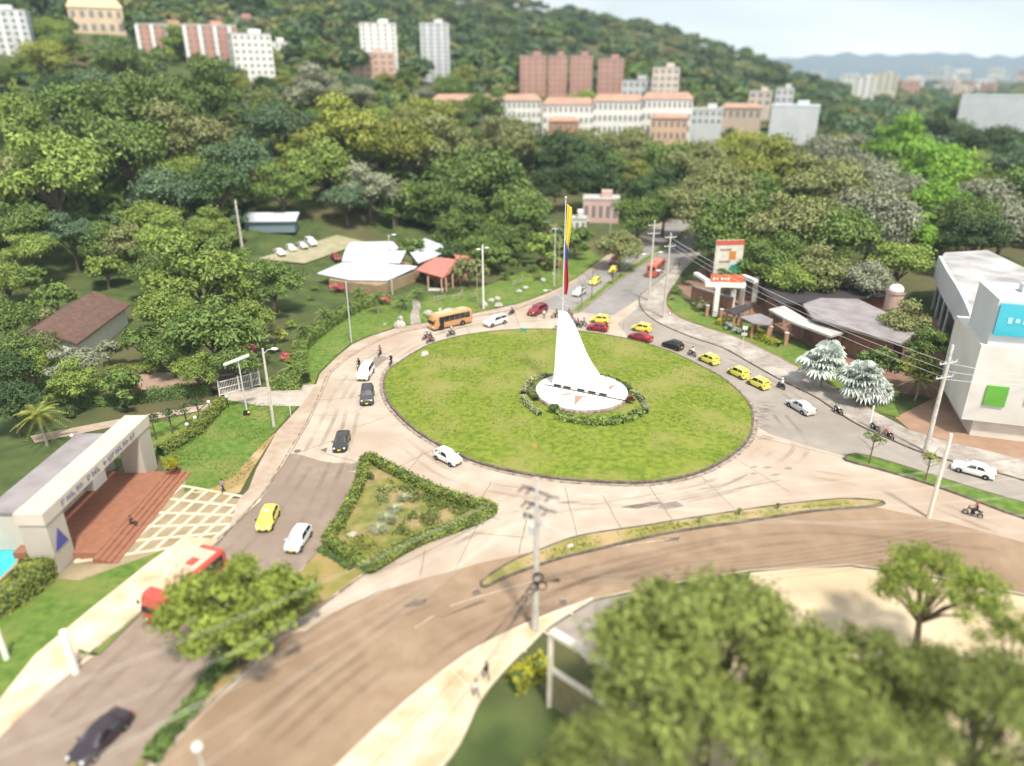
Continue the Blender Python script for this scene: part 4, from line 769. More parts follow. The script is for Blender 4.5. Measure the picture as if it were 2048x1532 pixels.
MB().box((f0 + f1) / 2 - Vector((0, 0, zt2 * .26)), (d.length - .3, .06, zt2 * .48), math.atan2(d.y, d.x)).build('panel', mat('mesh_olive', (.22, .19, .10), (.16, .15, .08), scale=2, rough=.9), pg)
# sliding gate with post and barrier lamp on the left
ga = root('entrance_gate', P(478, 790), 0, 'white barred sliding gate across the garden drive', 'gate'); a, b = P(440, 792) - ga.location, P(521, 770) - ga.location; n = 26; m = MB(); L = (b - a).length
for z in (.15, 1.1, 2.1): m.tube([a + Vector((0, 0, z)), b + Vector((0, 0, z))], .06, 5)
m.build('frame', M_white, ga); m = MB()
for k in range(n + 1): q = a.lerp(b, k / n); m.tube([q + Vector((0, 0, .1)), q + Vector((0, 0, 2.1))], .035, 4)
m.build('bar', M_white, ga)
for k in (0, .48, .8, 1): q = a.lerp(b, k); MB().box((q.x, q.y, 1.15), (.16, .16, 2.4)).build('post', M_white, ga)
kp = root('gatehouse', P(470, 765), R(20), 'small dark gatehouse with slanting pale roof behind the white gate', 'gatehouse'); MB().box((0, 0, 1.1), (4.6, 3, 2.2)).build('wall', mat('gatehouse_brown', (.16, .11, .085), rough=.9), kp); MB().box((.2, -.2, 2.45), (5.6, 3.8, .18), rx=.15).build('roof', M_greyroof, kp); MB().box((-.6, -1.52, 1.2), (1.2, .06, .9)).build('window', M_dkwin, kp)
# ------------------------------------------------------------------ vegetation
def crown_mesh(seed, n, nl=16, leaf_s=.085, H=.62, gap=.1):
    """unit crown: radius 1, centred at the origin"""
    rg = np.random.default_rng(seed); c, nr, lob = crown_pts(1, H, nl, n, rg, gap=gap, rag=.4, lr=(.19, .40)); v, f = leaves(c, nr, leaf_s, rg); return np_mesh('crown', v, f, [None]), lob
CROWNS = [crown_mesh(20 + k, 7500, nl, .074, hh) for k, (nl, hh) in enumerate([(17, .95), (21, .85), (15, 1.05), (24, .78), (19, 1.0)])]
SMALL = [crown_mesh(60 + k, 1500, 8, .17, .8) for k in range(3)]
def trunk_mesh(lob, hc, seed=0, r0=.055):
    """trunk of a unit crown whose centre is at height hc (in crown radii)"""
    rg = random.Random(seed); m = MB(); fork = Vector((rg.uniform(-.06, .06), rg.uniform(-.06, .06), hc * .5)); m.tube([(0, 0, -.15), (0, 0, hc * .18), fork], [r0 * 1.35, r0, r0 * .8], 7)
    for l in lob[::2]:
        e = Vector((l[0], l[1], hc + l[2])); mid = fork.lerp(e, .5) + Vector((0, 0, .07)); m.tube([fork, mid, e], [r0 * .55, r0 * .36, r0 * .12], 5)
    return m.build('trunk', M_bark, me_only=True)
TR = {}
TREES = []
def tree(p, rad, hc, tone, ci=None, label=None, group=None, name='broadleaf_tree', small=False, seed=None, bark=None):
    """p = ground point, rad = crown radius, hc = height of the crown's centre"""
    lib = SMALL if small else CROWNS; ci = random.randrange(len(lib)) if ci is None else ci; me, lob = lib[ci]
    q = round(hc / rad * 4) / 4; key = (small, ci, q)
    if key not in TR: TR[key] = trunk_mesh(lob, q, ci)
    t = root(name, p, random.uniform(0, 6.28), label, 'tree', group); t.scale = (rad, rad, hc / q)
    o = link('trunk', TR[key], t)
    o = link('crown', me, t); o.location = (0, 0, q); o.scale = (1, 1, rad / (hc / q) * random.uniform(.85, 1.1)); o.material_slots[0].link = 'OBJECT'; o.material_slots[0].material = LEAF[tone]
    TREES.append((t, p, rad, hc, tone)); return t
def tree_px(x, y, diam, hc, tone, **k):
    b = Vector((0, 0, 0))
    d = ray(x, y); t = 30.0
    while t < 3000:
        q = Vector((d.x * t, d.y * t, CAMH + d.z * t))
        if q.z <= th(q.x, q.y) + hc: break
        t *= 1.004
    rad = diam / 2 * PX(q)[2] / FPX
    return tree(Vector((q.x, q.y, th(q.x, q.y) - .1)), rad, hc, tone, **k)
KEY = [(95, 355, 240, 13, 'bright'), (20, 250, 170, 14, 'bright'), (170, 225, 180, 14, 'mid'), (290, 210, 180, 14, 'mid'), (245, 300, 190, 13, 'mid'), (370, 285, 190, 13, 'olive'), (430, 370, 150, 11, 'dark'), (330, 385, 150, 10, 'blue'),
       (480, 320, 150, 11, 'blue'), (415, 195, 170, 13, 'mid'), (560, 250, 150, 13, 'blue'), (630, 180, 130, 12, 'grey'), (690, 265, 170, 13, 'yellow'), (560, 380, 120, 8, 'mid'), (640, 330, 150, 11, 'bright'), (735, 380, 120, 9, 'grey'), (690, 400, 100, 7, 'blue'), (790, 410, 90, 6, 'mid'),
       (395, 560, 220, 9, 'bright'), (430, 660, 210, 7, 'mid'), (330, 620, 140, 8, 'bright'), (540, 570, 150, 6, 'mid'), (500, 640, 110, 5.5, 'bright'), (40, 450, 130, 9, 'mid'), (10, 560, 110, 6, 'bright'), (140, 470, 120, 8, 'blue'), (250, 480, 110, 7, 'olive'), (330, 480, 130, 8, 'bright'), (420, 460, 110, 7, 'bright'),
       (960, 360, 230, 13, 'mid'), (880, 300, 170, 13, 'olive'), (1040, 420, 130, 10, 'mid'), (800, 290, 150, 12, 'yellow'), (850, 240, 130, 12, 'yellow'), (1000, 290, 150, 13, 'olive'), (1120, 300, 140, 12, 'dark'), (1190, 350, 130, 12, 'dark'), (1250, 300, 130, 13, 'olive'), (1110, 370, 100, 9, 'dark'), (930, 455, 140, 7, 'mid'), (1030, 480, 110, 5.5, 'mid'), (870, 400, 130, 9, 'mid'),
       (1240, 492, 108, 5.5, 'olive'), (1280, 430, 110, 8, 'mid'), (1310, 380, 120, 10, 'dark'), (1400, 330, 150, 14, 'olive'), (1400, 410, 140, 12, 'olive'), (1500, 390, 160, 12, 'mid'), (1560, 320, 150, 15, 'olive'), (1600, 440, 160, 11, 'bright'), (1490, 300, 130, 16, 'yellow'), (1500, 480, 150, 9, 'bright'),
       (1680, 320, 160, 15, 'grey'), (1760, 380, 170, 13, 'grey'), (1690, 430, 150, 11, 'olive'), (1570, 510, 140, 8, 'mid'), (1840, 330, 140, 14, 'lime'), (1880, 405, 130, 12, 'lime'), (1830, 460, 110, 9, 'lime'), (1800, 285, 130, 16, 'lime'), (1980, 400, 150, 12, 'grey'), (2040, 330, 140, 14, 'blue'), (1980, 290, 140, 14, 'dark'), (1890, 250, 120, 16, 'dark'), (1960, 470, 120, 10, 'dark'), (1760, 480, 130, 9, 'grey'), (1660, 520, 100, 7, 'mid'),
       (1810, 650, 120, 5, 'olive'), (1860, 690, 100, 4.5, 'mid'), (1760, 720, 80, 4, 'mid'), (1840, 735, 90, 4, 'yellow'), (826, 500, 70, 5, 'mid'), (938, 545, 75, 3.2, 'olive'), (140, 735, 120, 4, 'grey'), (20, 800, 130, 5, 'dark'), (30, 700, 120, 6, 'mid'), (215, 700, 60, 3, 'grey'), (1420, 500, 90, 7, 'dark')]
KEY += [(1470, 450, 190, 11, 'mid'), (1575, 455, 200, 12, 'olive'), (1665, 470, 180, 11, 'mid'), (1745, 440, 180, 13, 'grey'), (1800, 520, 130, 8, 'bright'), (1440, 380, 170, 14, 'olive'), (1530, 350, 180, 15, 'yellow'), (1640, 370, 190, 14, 'olive'), (1860, 350, 170, 14, 'lime'), (1930, 440, 140, 10, 'mid'), (2010, 450, 150, 9, 'grey'), (2040, 400, 150, 12, 'mid'), (1350, 330, 150, 13, 'mid'), (1330, 410, 110, 9, 'mid'),
        (10, 640, 130, 6, 'mid'), (60, 730, 110, 4.5, 'bright'), (10, 740, 110, 5, 'dark'), (300, 540, 130, 7, 'mid'), (340, 700, 110, 4.5, 'mid'), (395, 740, 100, 4, 'bright'), (470, 720, 110, 4.5, 'mid'), (450, 530, 140, 8, 'mid'), (50, 500, 110, 8, 'bright'), (190, 480, 110, 7, 'mid'), (300, 440, 130, 9, 'bright'), (90, 640, 70, 3, 'olive'), (150, 760, 110, 4, 'bright'), (240, 775, 90, 3.5, 'mid'), (80, 690, 100, 4, 'olive'), (280, 680, 90, 4.5, 'mid'), (110, 600, 90, 4, 'mid'), (60, 560, 90, 5, 'mid'), (210, 540, 80, 4, 'bright'), (1455, 560, 70, 5, 'mid'), (1530, 530, 130, 7, 'mid'), (1640, 545, 140, 7, 'olive'), (1735, 555, 110, 7, 'grey'), (1590, 560, 110, 6, 'bright'), (1000, 520, 80, 3.5, 'mid'), (1090, 500, 90, 4.5, 'bright'), (1150, 480, 80, 4.5, 'mid'), (960, 500, 100, 4.5, 'mid'), (900, 510, 70, 4, 'dark')]
for k in KEY: tree_px(*k, small=(k[2] < 100))
# the woods behind: sampled trees, kept clear of roads, roofs and the car park
CLEAR = [(480, 425, 800, 560), (630, 470, 960, 600), (1080, 395, 1240, 470), (1135, 440, 1460, 640), (1380, 470, 1560, 640), (1500, 560, 1900, 720), (1870, 500, 2300, 920), (40, 520, 290, 740)]
BLD = [(290, 50, 590, 165), (-60, 30, 70, 115), (145, 20, 250, 68), (700, 60, 800, 158), (840, 60, 905, 168), (1040, 115, 1250, 190), (1300, 140, 1360, 205), (860, 204, 1390, 270), (1390, 215, 1535, 248), (1550, 180, 1650, 250), (1945, 195, 2200, 236)]
rg = random.Random(11); pts = [p for _, p, *_ in TREES]; cnt = 0; tries = 0
while cnt < 165 and tries < 30000:
    tries += 1; az = R(rg.uniform(-39, 39)); rr = rg.uniform(125, 430); p = Vector((rr * math.sin(az), rr * math.cos(az), 0)); p.z = th(p.x, p.y)
    bx, by, dd = PX(p)
    if by > 505 or any(a < bx < c and b < by < d for a, b, c, d in CLEAR): continue
    if bx > 1380 and by > 470 and bx < 1700: continue
    hc = rg.uniform(6, 10.5); rad = rg.uniform(5.5, 10); tx, ty, _ = PX(p + Vector((0, 0, hc + rad * .5)))
    if any(a - 8 < tx < c + 8 and ty < d - 14 and by > d for a, b, c, d in BLD): hc *= .55; rad *= .7; tx, ty, _ = PX(p + Vector((0, 0, hc + rad * .5)))
    if any(a - 8 < tx < c + 8 and b - 5 < ty < d - 14 and by > d for a, b, c, d in BLD): continue
    if any((p.xy - q.xy).length < rad * .88 for q in pts): continue
    tone = rg.choices(['mid', 'bright', 'olive', 'dark', 'blue', 'yellow', 'grey'], [4, 3, 3, 2 if bx > 900 else 1, 2 if bx < 800 else 0, 2, 1])[0]
    tree(p, rad, hc, tone); pts.append(p); cnt += 1
# distant forest on the hill and tree cover on the plain: one mass each
def forest(name, sel, n, seed, lab, mats_, rmin, rmax, s0):
    rg = np.random.default_rng(seed); V = []; F = []; MI = []; base = 0
    u, lob = crown_pts(1, .7, 10, 170, rg)[:2], None; c0, n0 = u
    az = np.radians(rg.uniform(-42, 44, n * 4)); r = np.exp(rg.uniform(math.log(rmin), math.log(rmax), n * 4)); x = r * np.sin(az); y = r * np.cos(az); z = terrain(x, y); k = 0
    for a, b, c, rr in zip(x, y, z, r):
        if k >= n: break
        X, Y, D = PX((a, b, c))
        if not sel(X, Y, rr, c): continue
        rad = rg.uniform(.75, 1.35) * s0 * (1 + rr / 2600); tx, ty, _ = PX((a, b, c + rad * 2.0))
        if any(q[0] - 6 < tx < q[2] + 6 and ty < q[3] - 5 and Y > q[3] - 2 and rr < 720 for q in BLD): continue
        an = rg.uniform(0, 6.28); ca, sa = math.cos(an), math.sin(an); Rm = np.array([[ca, -sa, 0], [sa, ca, 0], [0, 0, 1]])
        v, f = leaves(c0 @ Rm.T * rad * np.array([1, 1, 1.05]) + np.array([a, b, c + rad * .95]), n0 @ Rm.T, rad * .42, rg)
        V.append(v); F.append(f + base); base += len(v); MI.append(np.full(len(f), rg.integers(len(mats_)))); k += 1
    me = np_mesh(name, np.concatenate(V), np.concatenate(F), mats_, np.concatenate(MI)); tag(link(name, me), lab, None, None, 'stuff')
FM = [LEAF[k] for k in ('dark', 'blue', 'blue', 'olive', 'mid', 'dark', 'mid')]  # extra blue and dark tones put distance haze into the leaf colours
forest('hillside_forest', lambda X, Y, r, z: -80 < X < 2130 and z > 4, 1900, 3, 'dense forest covering the hillside behind the apartment blocks', FM, 400, 1350, 6.0)
forest('plain_woods', lambda X, Y, r, z: 1250 < X < 2150 and z <= 6, 800, 4, 'dark tree cover on the plain before the distant city', FM[:4] + [LEAF['dark']], 400, 3200, 6.5)
def under(X, Y, r, z):
    if Y > 500 or any(a < X < c and b < Y < d for a, b, c, d in CLEAR): return False
    if 1380 < X < 1700 and Y > 470: return False
    if 520 < X < 640 and 360 < Y < 425: return False
    return -60 < X < 2120
forest('undergrowth', under, 2300, 8, 'dense bushes and undergrowth filling the ground between the park trees', [LEAF[k] for k in ('mid', 'olive', 'mid', 'blue', 'bright')], 128, 440, 2.6)
# ---- foreground trees
def near_tree(name, p, rad, hc, n, tone, label, seed, nl=26, ls=.034, H=.62, gap=.12):
    nl = int(nl * 1.9); ls *= 1.1; n = int(n * .8)
    rgn = np.random.default_rng(seed); c, nr, lob = crown_pts(rad, rad * H * 1.15, nl, n, rgn, gap=gap, lr=(.09, .205), rag=.6); v, f = leaves(c, nr, ls * rad, rgn, asp=.66)
    t = root(name, p, 0, label, 'tree'); m = trunk_mesh(lob / rad, hc / rad, seed, .05); o = link('trunk', m, t); o.scale = (rad,) * 3
    me = np_mesh('crown', v, f, [LEAF[tone]]); o = link('crown', me, t); o.location = (0, 0, hc); return t
def px_at(x, y, z): return P(x, y, z)
q = P(1432, 1330, 9.0); near_tree('rounded_tree', Vector((q.x, q.y, 0)), 9.0, 9.0, 40000, 'near', 'largest rounded olive green tree at the bottom, beside the white frame', 5)  # no blossoms; crown gaps are opened so the bright lot shows through
q = P(1250, 1560, 8.0); near_tree('broadleaf_tree', Vector((q.x, q.y, 0)), 5.2, 8.0, 15000, 'near', 'olive tree cut by the bottom edge left of the big rounded tree', 6)
q = P(1700, 1520, 9.0); near_tree('broadleaf_tree', Vector((q.x, q.y, 0)), 5.6, 9.0, 14000, 'near', 'olive tree cut by the bottom edge below the sunlit lot', 7, gap=.2)
q = P(1840, 1400, 8.0); near_tree('broadleaf_tree', Vector((q.x, q.y, 0)), 5.4, 8.0, 14000, 'near', 'olive tree between the sunlit lot and the bottom right corner tree', 17, nl=17, gap=.15)
q = P(1755, 1335, 8.0); near_tree('broadleaf_tree', Vector((q.x, q.y, 0)), 4.0, 8.0, 10000, 'near', 'olive tree closing the canopy just below the sunlit lot', 27, nl=15, gap=.1)
q = P(2060, 1300, 7.5); near_tree('broadleaf_tree', Vector((q.x, q.y, 0)), 4.0, 7.5, 8000, 'sparse', 'green tree cut by the right edge beside the pale lot', 18, nl=13, gap=.2)
q = P(1640, 1330, 7.0); near_tree('broadleaf_tree', Vector((q.x, q.y, 0)), 3.8, 7.0, 9000, 'near', 'smaller olive tree pressed against the right side of the big rounded tree', 19, nl=13, gap=.12)
q = P(1130, 1600, 5.0); near_tree('broadleaf_tree', Vector((q.x, q.y, 0)), 4.0, 5.0, 8000, 'near', 'low olive tree at the bottom edge beside the cream pavement', 20, nl=13, gap=.12)
q = P(1872, 1165, 8.0); near_tree('broadleaf_tree', Vector((q.x, q.y, 0)), 5.4, 8.0, 11000, 'sparse', 'wide crowned tree over the pale paved lot on the right', 8, nl=18, gap=.15, H=.5)
q = P(1980, 1440, 9.0); near_tree('broadleaf_tree', Vector((q.x, q.y, 0)), 6.2, 9.0, 15000, 'near', 'patchy tree in the bottom right corner of the photo', 9, nl=18, gap=.2)
q = P(468, 1215, 5.4); near_tree('street_tree', Vector((q.x, q.y, .15)), 6.5, 5.4, 13000, 'sparse', 'loose leafy street tree in the strip hiding the red bus', 10, nl=20, ls=.045, H=.6, gap=.22)
q = P(590, 1195, 3.0); near_tree('street_tree', Vector((q.x, q.y, .15)), 2.6, 3.0, 4000, 'sparse', 'small low tree just above the loose street tree near the dirt patch', 12, nl=9, ls=.07, gap=.2)
q = P(470, 1290, 2.2); near_tree('street_tree', Vector((q.x, q.y, .15)), 2.4, 2.2, 3500, 'mid', 'low dark bush tree in the strip below the loose street tree', 13, nl=9, ls=.07, gap=.2)
# ---- hedges and shrubs
def hedge(name, pts, w, h, tone, label, ls=.24, dens=34, z=.1, closed=False, group=None, wob=.12, cat='hedge'):
    path = catmull(pts, 5, closed); rgn = np.random.default_rng(abs(hash(label)) % 9999 if False else len(label) * 7 + len(pts)); t0 = path[0].copy(); cc = []; nn = []
    if closed: path.append(path[0])
    for a, b in zip(path, path[1:]):
        L = (b - a).length; d = (b - a).normalized(); s = Vector((-d.y, d.x, 0)); k = max(2, int(L * (w + 2 * h) * dens))
        for _ in range(k):
            u = rgn.uniform(0, w + 2 * h); l = rgn.uniform(0, L); hh = h * (1 + wob * math.sin((a.x + a.y + l) * 1.7))
            if u < h: y, zz, n_ = -w / 2, u, -s
            elif u < h + w: y, zz, n_ = u - h - w / 2, hh, Vector((0, 0, 1))
            else: y, zz, n_ = w / 2, u - h - w, s
            p = a + d * l + s * y; cc.append((p.x + rgn.normal() * .08, p.y + rgn.normal() * .08, a.z + z + zz + rgn.normal() * .08)); nn.append(tuple(n_ + Vector(rgn.normal(size=3)) * .5 + Vector((0, 0, .3))))
    cc = np.array(cc); nn = np.array(nn); v, f = leaves(cc - np.array(t0), nn, ls, rgn)
    m = MB(); ribbon(m, [p - t0 for p in path], w * .8, -.05, z + h * .86); n0 = len(v); cv = np.array(m.v); cf = np.array([t for q in m.f for t in ((q[0], q[1], q[2]), (q[0], q[2], q[3]))]) + n0
    me = np_mesh(name, np.concatenate([v, cv]), np.concatenate([f, cf]), [LEAF[tone], LEAF['dark']], np.r_[np.zeros(len(f)), np.ones(len(cf))]); return tag(link(name, me, loc=t0), label, cat, group)
LEAF['hedge'] = leaf('hedge', (.25, .29, .055)); LEAF['variegated'] = leaf('variegated', (.36, .36, .20)); LEAF['gold'] = leaf('gold', (.40, .38, .03)); LEAF['red'] = leaf('red', (.16, .02, .03)); LEAF['silver'] = leaf('silver', (.56, .61, .57)); LEAF['silvergrass'] = leaf('silvergrass', (.34, .36, .22))
LEAF['pink'] = leaf('pink', (.55, .16, .18))
hp = lambda l: [P(a, b, .15) for a, b in l]
hedge('clipped_hedge', hp([(741, 922), (757, 931), (808, 957), (876, 990), (942, 1012), (975, 1020), (985, 1026), (942, 1048), (880, 1070), (836, 1087), (790, 1112), (754, 1134), (735, 1140), (705, 1118), (660, 1091), (660, 1080), (683, 1045), (706, 1003), (722, 965), (730, 928)]), 1.05, .85, 'hedge', 'thick clipped hedge around the triangular garden', closed=True, z=.15)
cz = lambda l: [P(a, b, 1.0) for a, b in l]
hedge('clipped_hedge', cz([(1112, 755), (1085, 757), (1062, 766), (1050, 780), (1046, 790)]), .8, .5, 'variegated', 'pale variegated hedge behind the left side of the monument disc', group='planting around the monument disc')
hedge('clipped_hedge', cz([(1046, 796), (1052, 808), (1064, 820), (1080, 831)]), .7, .45, 'variegated', 'pale variegated hedge curving along the front left of the monument disc', group='planting around the monument disc')
hedge('clipped_hedge', cz([(1064, 774), (1062, 788), (1072, 803)]), .9, .6, 'olive', 'olive green planting tucked between the disc and the left variegated hedge', group='planting around the monument disc')
hedge('clipped_hedge', cz([(1198, 757), (1222, 763), (1245, 773), (1260, 784)]), .8, .55, 'dark', 'dark green hedge behind the right side of the monument disc', group='planting around the monument disc')
hedge('clipped_hedge', cz([(1262, 786), (1278, 796), (1290, 812), (1292, 826)]), .7, .45, 'variegated', 'pale variegated hedge on the right of the monument disc', group='planting around the monument disc')
hedge('clipped_hedge', cz([(1112, 834), (1150, 842), (1195, 846), (1235, 843), (1268, 833), (1284, 822)]), 1.3, .36, 'bright', 'loose grassy green planting along the front of the monument disc', ls=.42, wob=.5, group='planting around the monument disc', cat='planting')
def shrub(name, p, rad, tone, label, cat='shrub', n=700, ls=.16, H=.8, group=None, nl=7, seed=None):
    rgn = np.random.default_rng(seed or int(abs(p.x * 31 + p.y * 17)) + 3); c, nr, lob = crown_pts(rad, rad * H, nl, n, rgn, gap=.05); c[:, 2] += rad * .62; v, f = leaves(c, nr, ls * rad, rgn)
    return tag(link(name, np_mesh(name, v, f, [LEAF[tone]]), loc=p), label, cat, group)
shrub('round_shrub', P(1107, 826, .95), .95, 'dark', 'single dark round shrub at the front left of the monument disc')
shrub('red_shrub', P(1259, 806, 1.0), .8, 'red', 'small dark red cordyline shrub at the right edge of the monument disc')
hedge('long_hedge', [P(a, b, 0) for a, b in [(604, 776), (585, 777), (545, 778)]], 1.6, 1.9, 'bright', 'square end of the clipped hedge facing the sliding gate', z=0)
hedge('long_hedge', [P(a, b, 0) for a, b in [(606, 768), (601, 742), (600, 715), (612, 692), (650, 660), (690, 634), (730, 615), (775, 603)]], 2.2, 1.9, 'bright', 'long bright clipped hedge curving from the gate towards the restaurant', z=0)
hedge('entrance_hedge', [P(a, b, 0) for a, b in [(322, 912), (360, 890), (395, 868), (425, 835), (448, 812)]], 1.3, 1.3, 'hedge', 'clipped hedge bending beside the clubhouse lawn', z=0)
hedge('garden_hedge', [P(a, b, 0) for a, b in [(165, 812), (250, 806), (340, 796), (425, 786)]], 1.6, 1.6, 'mid', 'dark straight garden hedge behind the clubhouse lawn', z=0)
hedge('garden_hedge', [P(a, b, 0) for a, b in [(215, 745), (270, 740), (325, 733)]], 1.2, 1.0, 'yellow', 'yellow green garden hedge in front of the brown roofed house', z=0)
hedge('pool_hedge', [P(a, b, 0) for a, b in [(-60, 1250), (15, 1215), (75, 1172), (108, 1118)]], 2.2, 2.2, 'yellow', 'thick yellow green hedge between the pool and the clubhouse lawn', z=0)
hedge('golden_hedge', [P(a, b, 0) for a, b in [(1432, 648), (1460, 655), (1490, 668), (1530, 684), (1556, 694)]], 1.1, .9, 'gold', 'low golden yellow hedge along the terrace railing', z=0)
hedge('golden_hedge', [P(a, b, 0) for a, b in [(1024, 1378), (1055, 1358), (1092, 1336)]], 1.4, 1.2, 'gold', 'short golden hedge beside the white frame at the bottom', z=0)
hedge('ground_hedge', [P(a, b, 0) for a, b in [(640, 1100), (672, 1118), (705, 1140)]], 1.0, .35, 'mid', 'low green border below the triangular hedge', z=.1)
hedge('ground_hedge', [P(a, b, 0) for a, b in [(300, 1525), (345, 1465), (395, 1405), (440, 1340), (500, 1290)]], 1.2, .45, 'mid', 'low green planting along the narrow strip between the two roads', z=.1, ls=.34)
t = root('potted_topiary', P(348, 952), 0, 'round yellow-green topiary ball in a terracotta pot by the forecourt', 'topiary'); MB().lathe((0, 0, 0), [(.5, 0), (.75, .8), (.8, .85)], n=14).build('pot', M_terracotta, t)
c_, n_, l_ = crown_pts(1.0, .9, 6, 900, np.random.default_rng(4), flat=.85, gap=0); v, f = leaves(c_, n_, .17); o = link('crown', np_mesh('crown', v, f, [LEAF['gold']]), t, (0, 0, 1.6))
for c, r_, tone, lab in [((1412, 625), 2.1, 'variegated', 'big pale cream-green bush in the bed before the brick wall'), ((1395, 612), 1.4, 'variegated', 'smaller pale bush at the corner of the brick wall'), ((1352, 588), 1.4, 'mid', 'green bush at the end of the east pavement under the poles'), ((1375, 570), 1.7, 'dark', 'dark bush beside the brick wall end'),
                         ((1457, 660), 1.1, 'silver', 'silvery bush left of the sign pole before the golden hedge'), ((1474, 668), 1.1, 'silver', 'silvery bush touching the sign pole before the golden hedge'), ((1440, 640), .9, 'olive', 'low olive bush right of the pale cream-green bush'),
                         ((1345, 600), .8, 'grey', 'grey-green tuft by the pole on the east lawn'), ((740, 960), .7, 'dark', 'dark small bush in the upper part of the triangular garden')]:
    shrub('garden_bush', P(*c), r_, tone, lab, 'bush', n=900 if r_ > 1.3 else 450)
rg = random.Random(21)
for k in range(60):
    x, y = rg.choice([(rg.uniform(620, 800), rg.uniform(575, 612)), (rg.uniform(540, 585), rg.uniform(640, 730)), (rg.uniform(300, 520), rg.uniform(680, 732)), (rg.uniform(20, 300), rg.uniform(740, 850)), (rg.uniform(960, 1120), rg.uniform(520, 560)), (rg.uniform(1140, 1210), rg.uniform(455, 505)), (rg.uniform(1560, 1780), rg.uniform(700, 790))])
    if 1590 < x < 1780 and y < 640 + (x - 1560) * .5 + 40: y = 690 + (x - 1560) * .52
    tone = rg.choice(['mid', 'bright', 'olive', 'dark', 'pink', 'yellow'])
    side = 'the restaurant hedge' if 540 < x < 640 else 'the dark garden hedge' if x < 540 else 'the metal roofed restaurant' if x < 820 else 'the stony bank' if x < 1130 else 'the avenue' if x < 1300 else 'the silver palms'
    shrub('garden_bush', P(x, y), rg.uniform(.9, 1.7), tone, f"{'pink flowering' if tone == 'pink' else TONE[tone]} garden bush near {side}", 'bush', n=420, ls=.2, group=f'loose garden bushes near {side}')
# triangular garden planting
LEAF['weed'] = leaf('weed', (.10, .15, .03))
def grass_clump(p, rad, h, label):
    rgn = np.random.default_rng(int(p.x * 100) % 997); V = []; F = []
    for k in range(320):
        a = rgn.uniform(0, 6.28); l = rad * rgn.uniform(.5, 1.1); hh = h * rgn.uniform(.6, 1.1); w = .035; s = Vector((-math.sin(a), math.cos(a), 0)) * w; d = Vector((math.cos(a), math.sin(a), 0)); o = d * rgn.uniform(0, .25) * rad; b = len(V)
        for t in (0, .4, .75, 1): q = o + d * l * t * t + Vector((0, 0, hh * (1.5 * t - .85 * t * t))); V += [q - s * (1.1 - t), q + s * (1.1 - t)]
        for j in range(3): F += [(b + 2 * j, b + 2 * j + 1, b + 2 * j + 3), (b + 2 * j, b + 2 * j + 3, b + 2 * j + 2)]
    tag(link('fountain_grass', np_mesh('fountain_grass', [tuple(v) for v in V], F, [LEAF['silvergrass']]), loc=p), label, 'grass clump', 'grass clumps in the triangular garden')
for c, r_, lab in [((757, 1062), 1.15, 'largest pale grass clump, nearest in the triangular garden'), ((772, 1040), 1.05, 'pale grass clump second from the front in the triangular garden'), ((790, 1022), 1.0, 'pale grass clump third from the front in the triangular garden'), ((808, 1000), .95, 'farthest pale grass clump in the triangular garden'), ((783, 1046), .7, 'small pale grass clump on the right of the clump row')]:
    grass_clump(P(*c, .15), r_, .9, lab)
def patch(name, pts, n, h, tone, lab):
    poly = px(pts); rgn = np.random.default_rng(n); q = np.array([(p.x, p.y) for p in poly]); q2 = np.roll(q, -1, 0); c = np.c_[rgn.uniform(q[:, 0].min(), q[:, 0].max(), n * 2), rgn.uniform(q[:, 1].min(), q[:, 1].max(), n * 2)]; ins = np.zeros(len(c), bool)
    for a, b in zip(q, q2): ins ^= ((a[1] > c[:, 1]) != (b[1] > c[:, 1])) & (c[:, 0] < (b[0] - a[0]) * (c[:, 1] - a[1]) / (b[1] - a[1] + 1e-12) + a[0])
    c = c[ins]; c = c[np.sin(c[:, 0] * 2.1) + np.sin(c[:, 1] * 1.7 + c[:, 0]) + rgn.normal(size=len(c)) * .5 > -.3]; z = np.abs(rgn.normal(size=len(c))) * h + .2
    v, f = leaves(np.c_[c, z], rgn.normal(size=(len(c), 3)) * .6 + np.array([0, 0, 1]), .2, rgn); tag(link(name, np_mesh(name, v, f, [LEAF[tone]])), lab, None, None, 'stuff')
patch('weeds', [(770, 960), (860, 990), (960, 1015), (900, 1045), (820, 1075), (780, 1075), (830, 1020), (800, 985)], 3600, .22, 'weed', 'low green weeds filling the right side of the triangular garden')
patch('weeds', [(745, 985), (790, 975), (800, 1000), (760, 1015)], 700, .3, 'olive', 'brown-green weeds at the top of the triangular garden')
patch('weeds', [(690, 1060), (730, 1075), (780, 1080), (760, 1115), (735, 1128), (700, 1105)], 900, .1, 'yellow', 'thin yellowish weeds in the lower corner of the triangular garden')
patch('weeds', [(450, 1300), (560, 1190), (640, 1150), (600, 1230), (500, 1320)], 1500, .25, 'mid', 'scattered weeds on the earthy strip between the roads')
tufts('grass_tufts', px([(1000, 1156), (1079, 1108), (1181, 1075), (1348, 1049), (1539, 1020), (1740, 1006), (1635, 1018), (1491, 1038), (1298, 1070), (1181, 1098), (1079, 1126), (1010, 1152)]), 2600, .22, lambda x, y: .2, 'dry grass tufts along the long curved median', seed=3)
tufts('grass_tufts', px([(505, 936), (548, 865), (597, 812), (455, 802), (385, 867), (318, 912), (372, 962), (455, 995)]), 2600, .16, lambda x, y: .04, 'short grass tufts on the clubhouse lawn', m=mat('grass_tuft_side', (.06, .13, .02), (.15, .24, .04), scale=.6, rough=.8, transl=.2), seed=4)
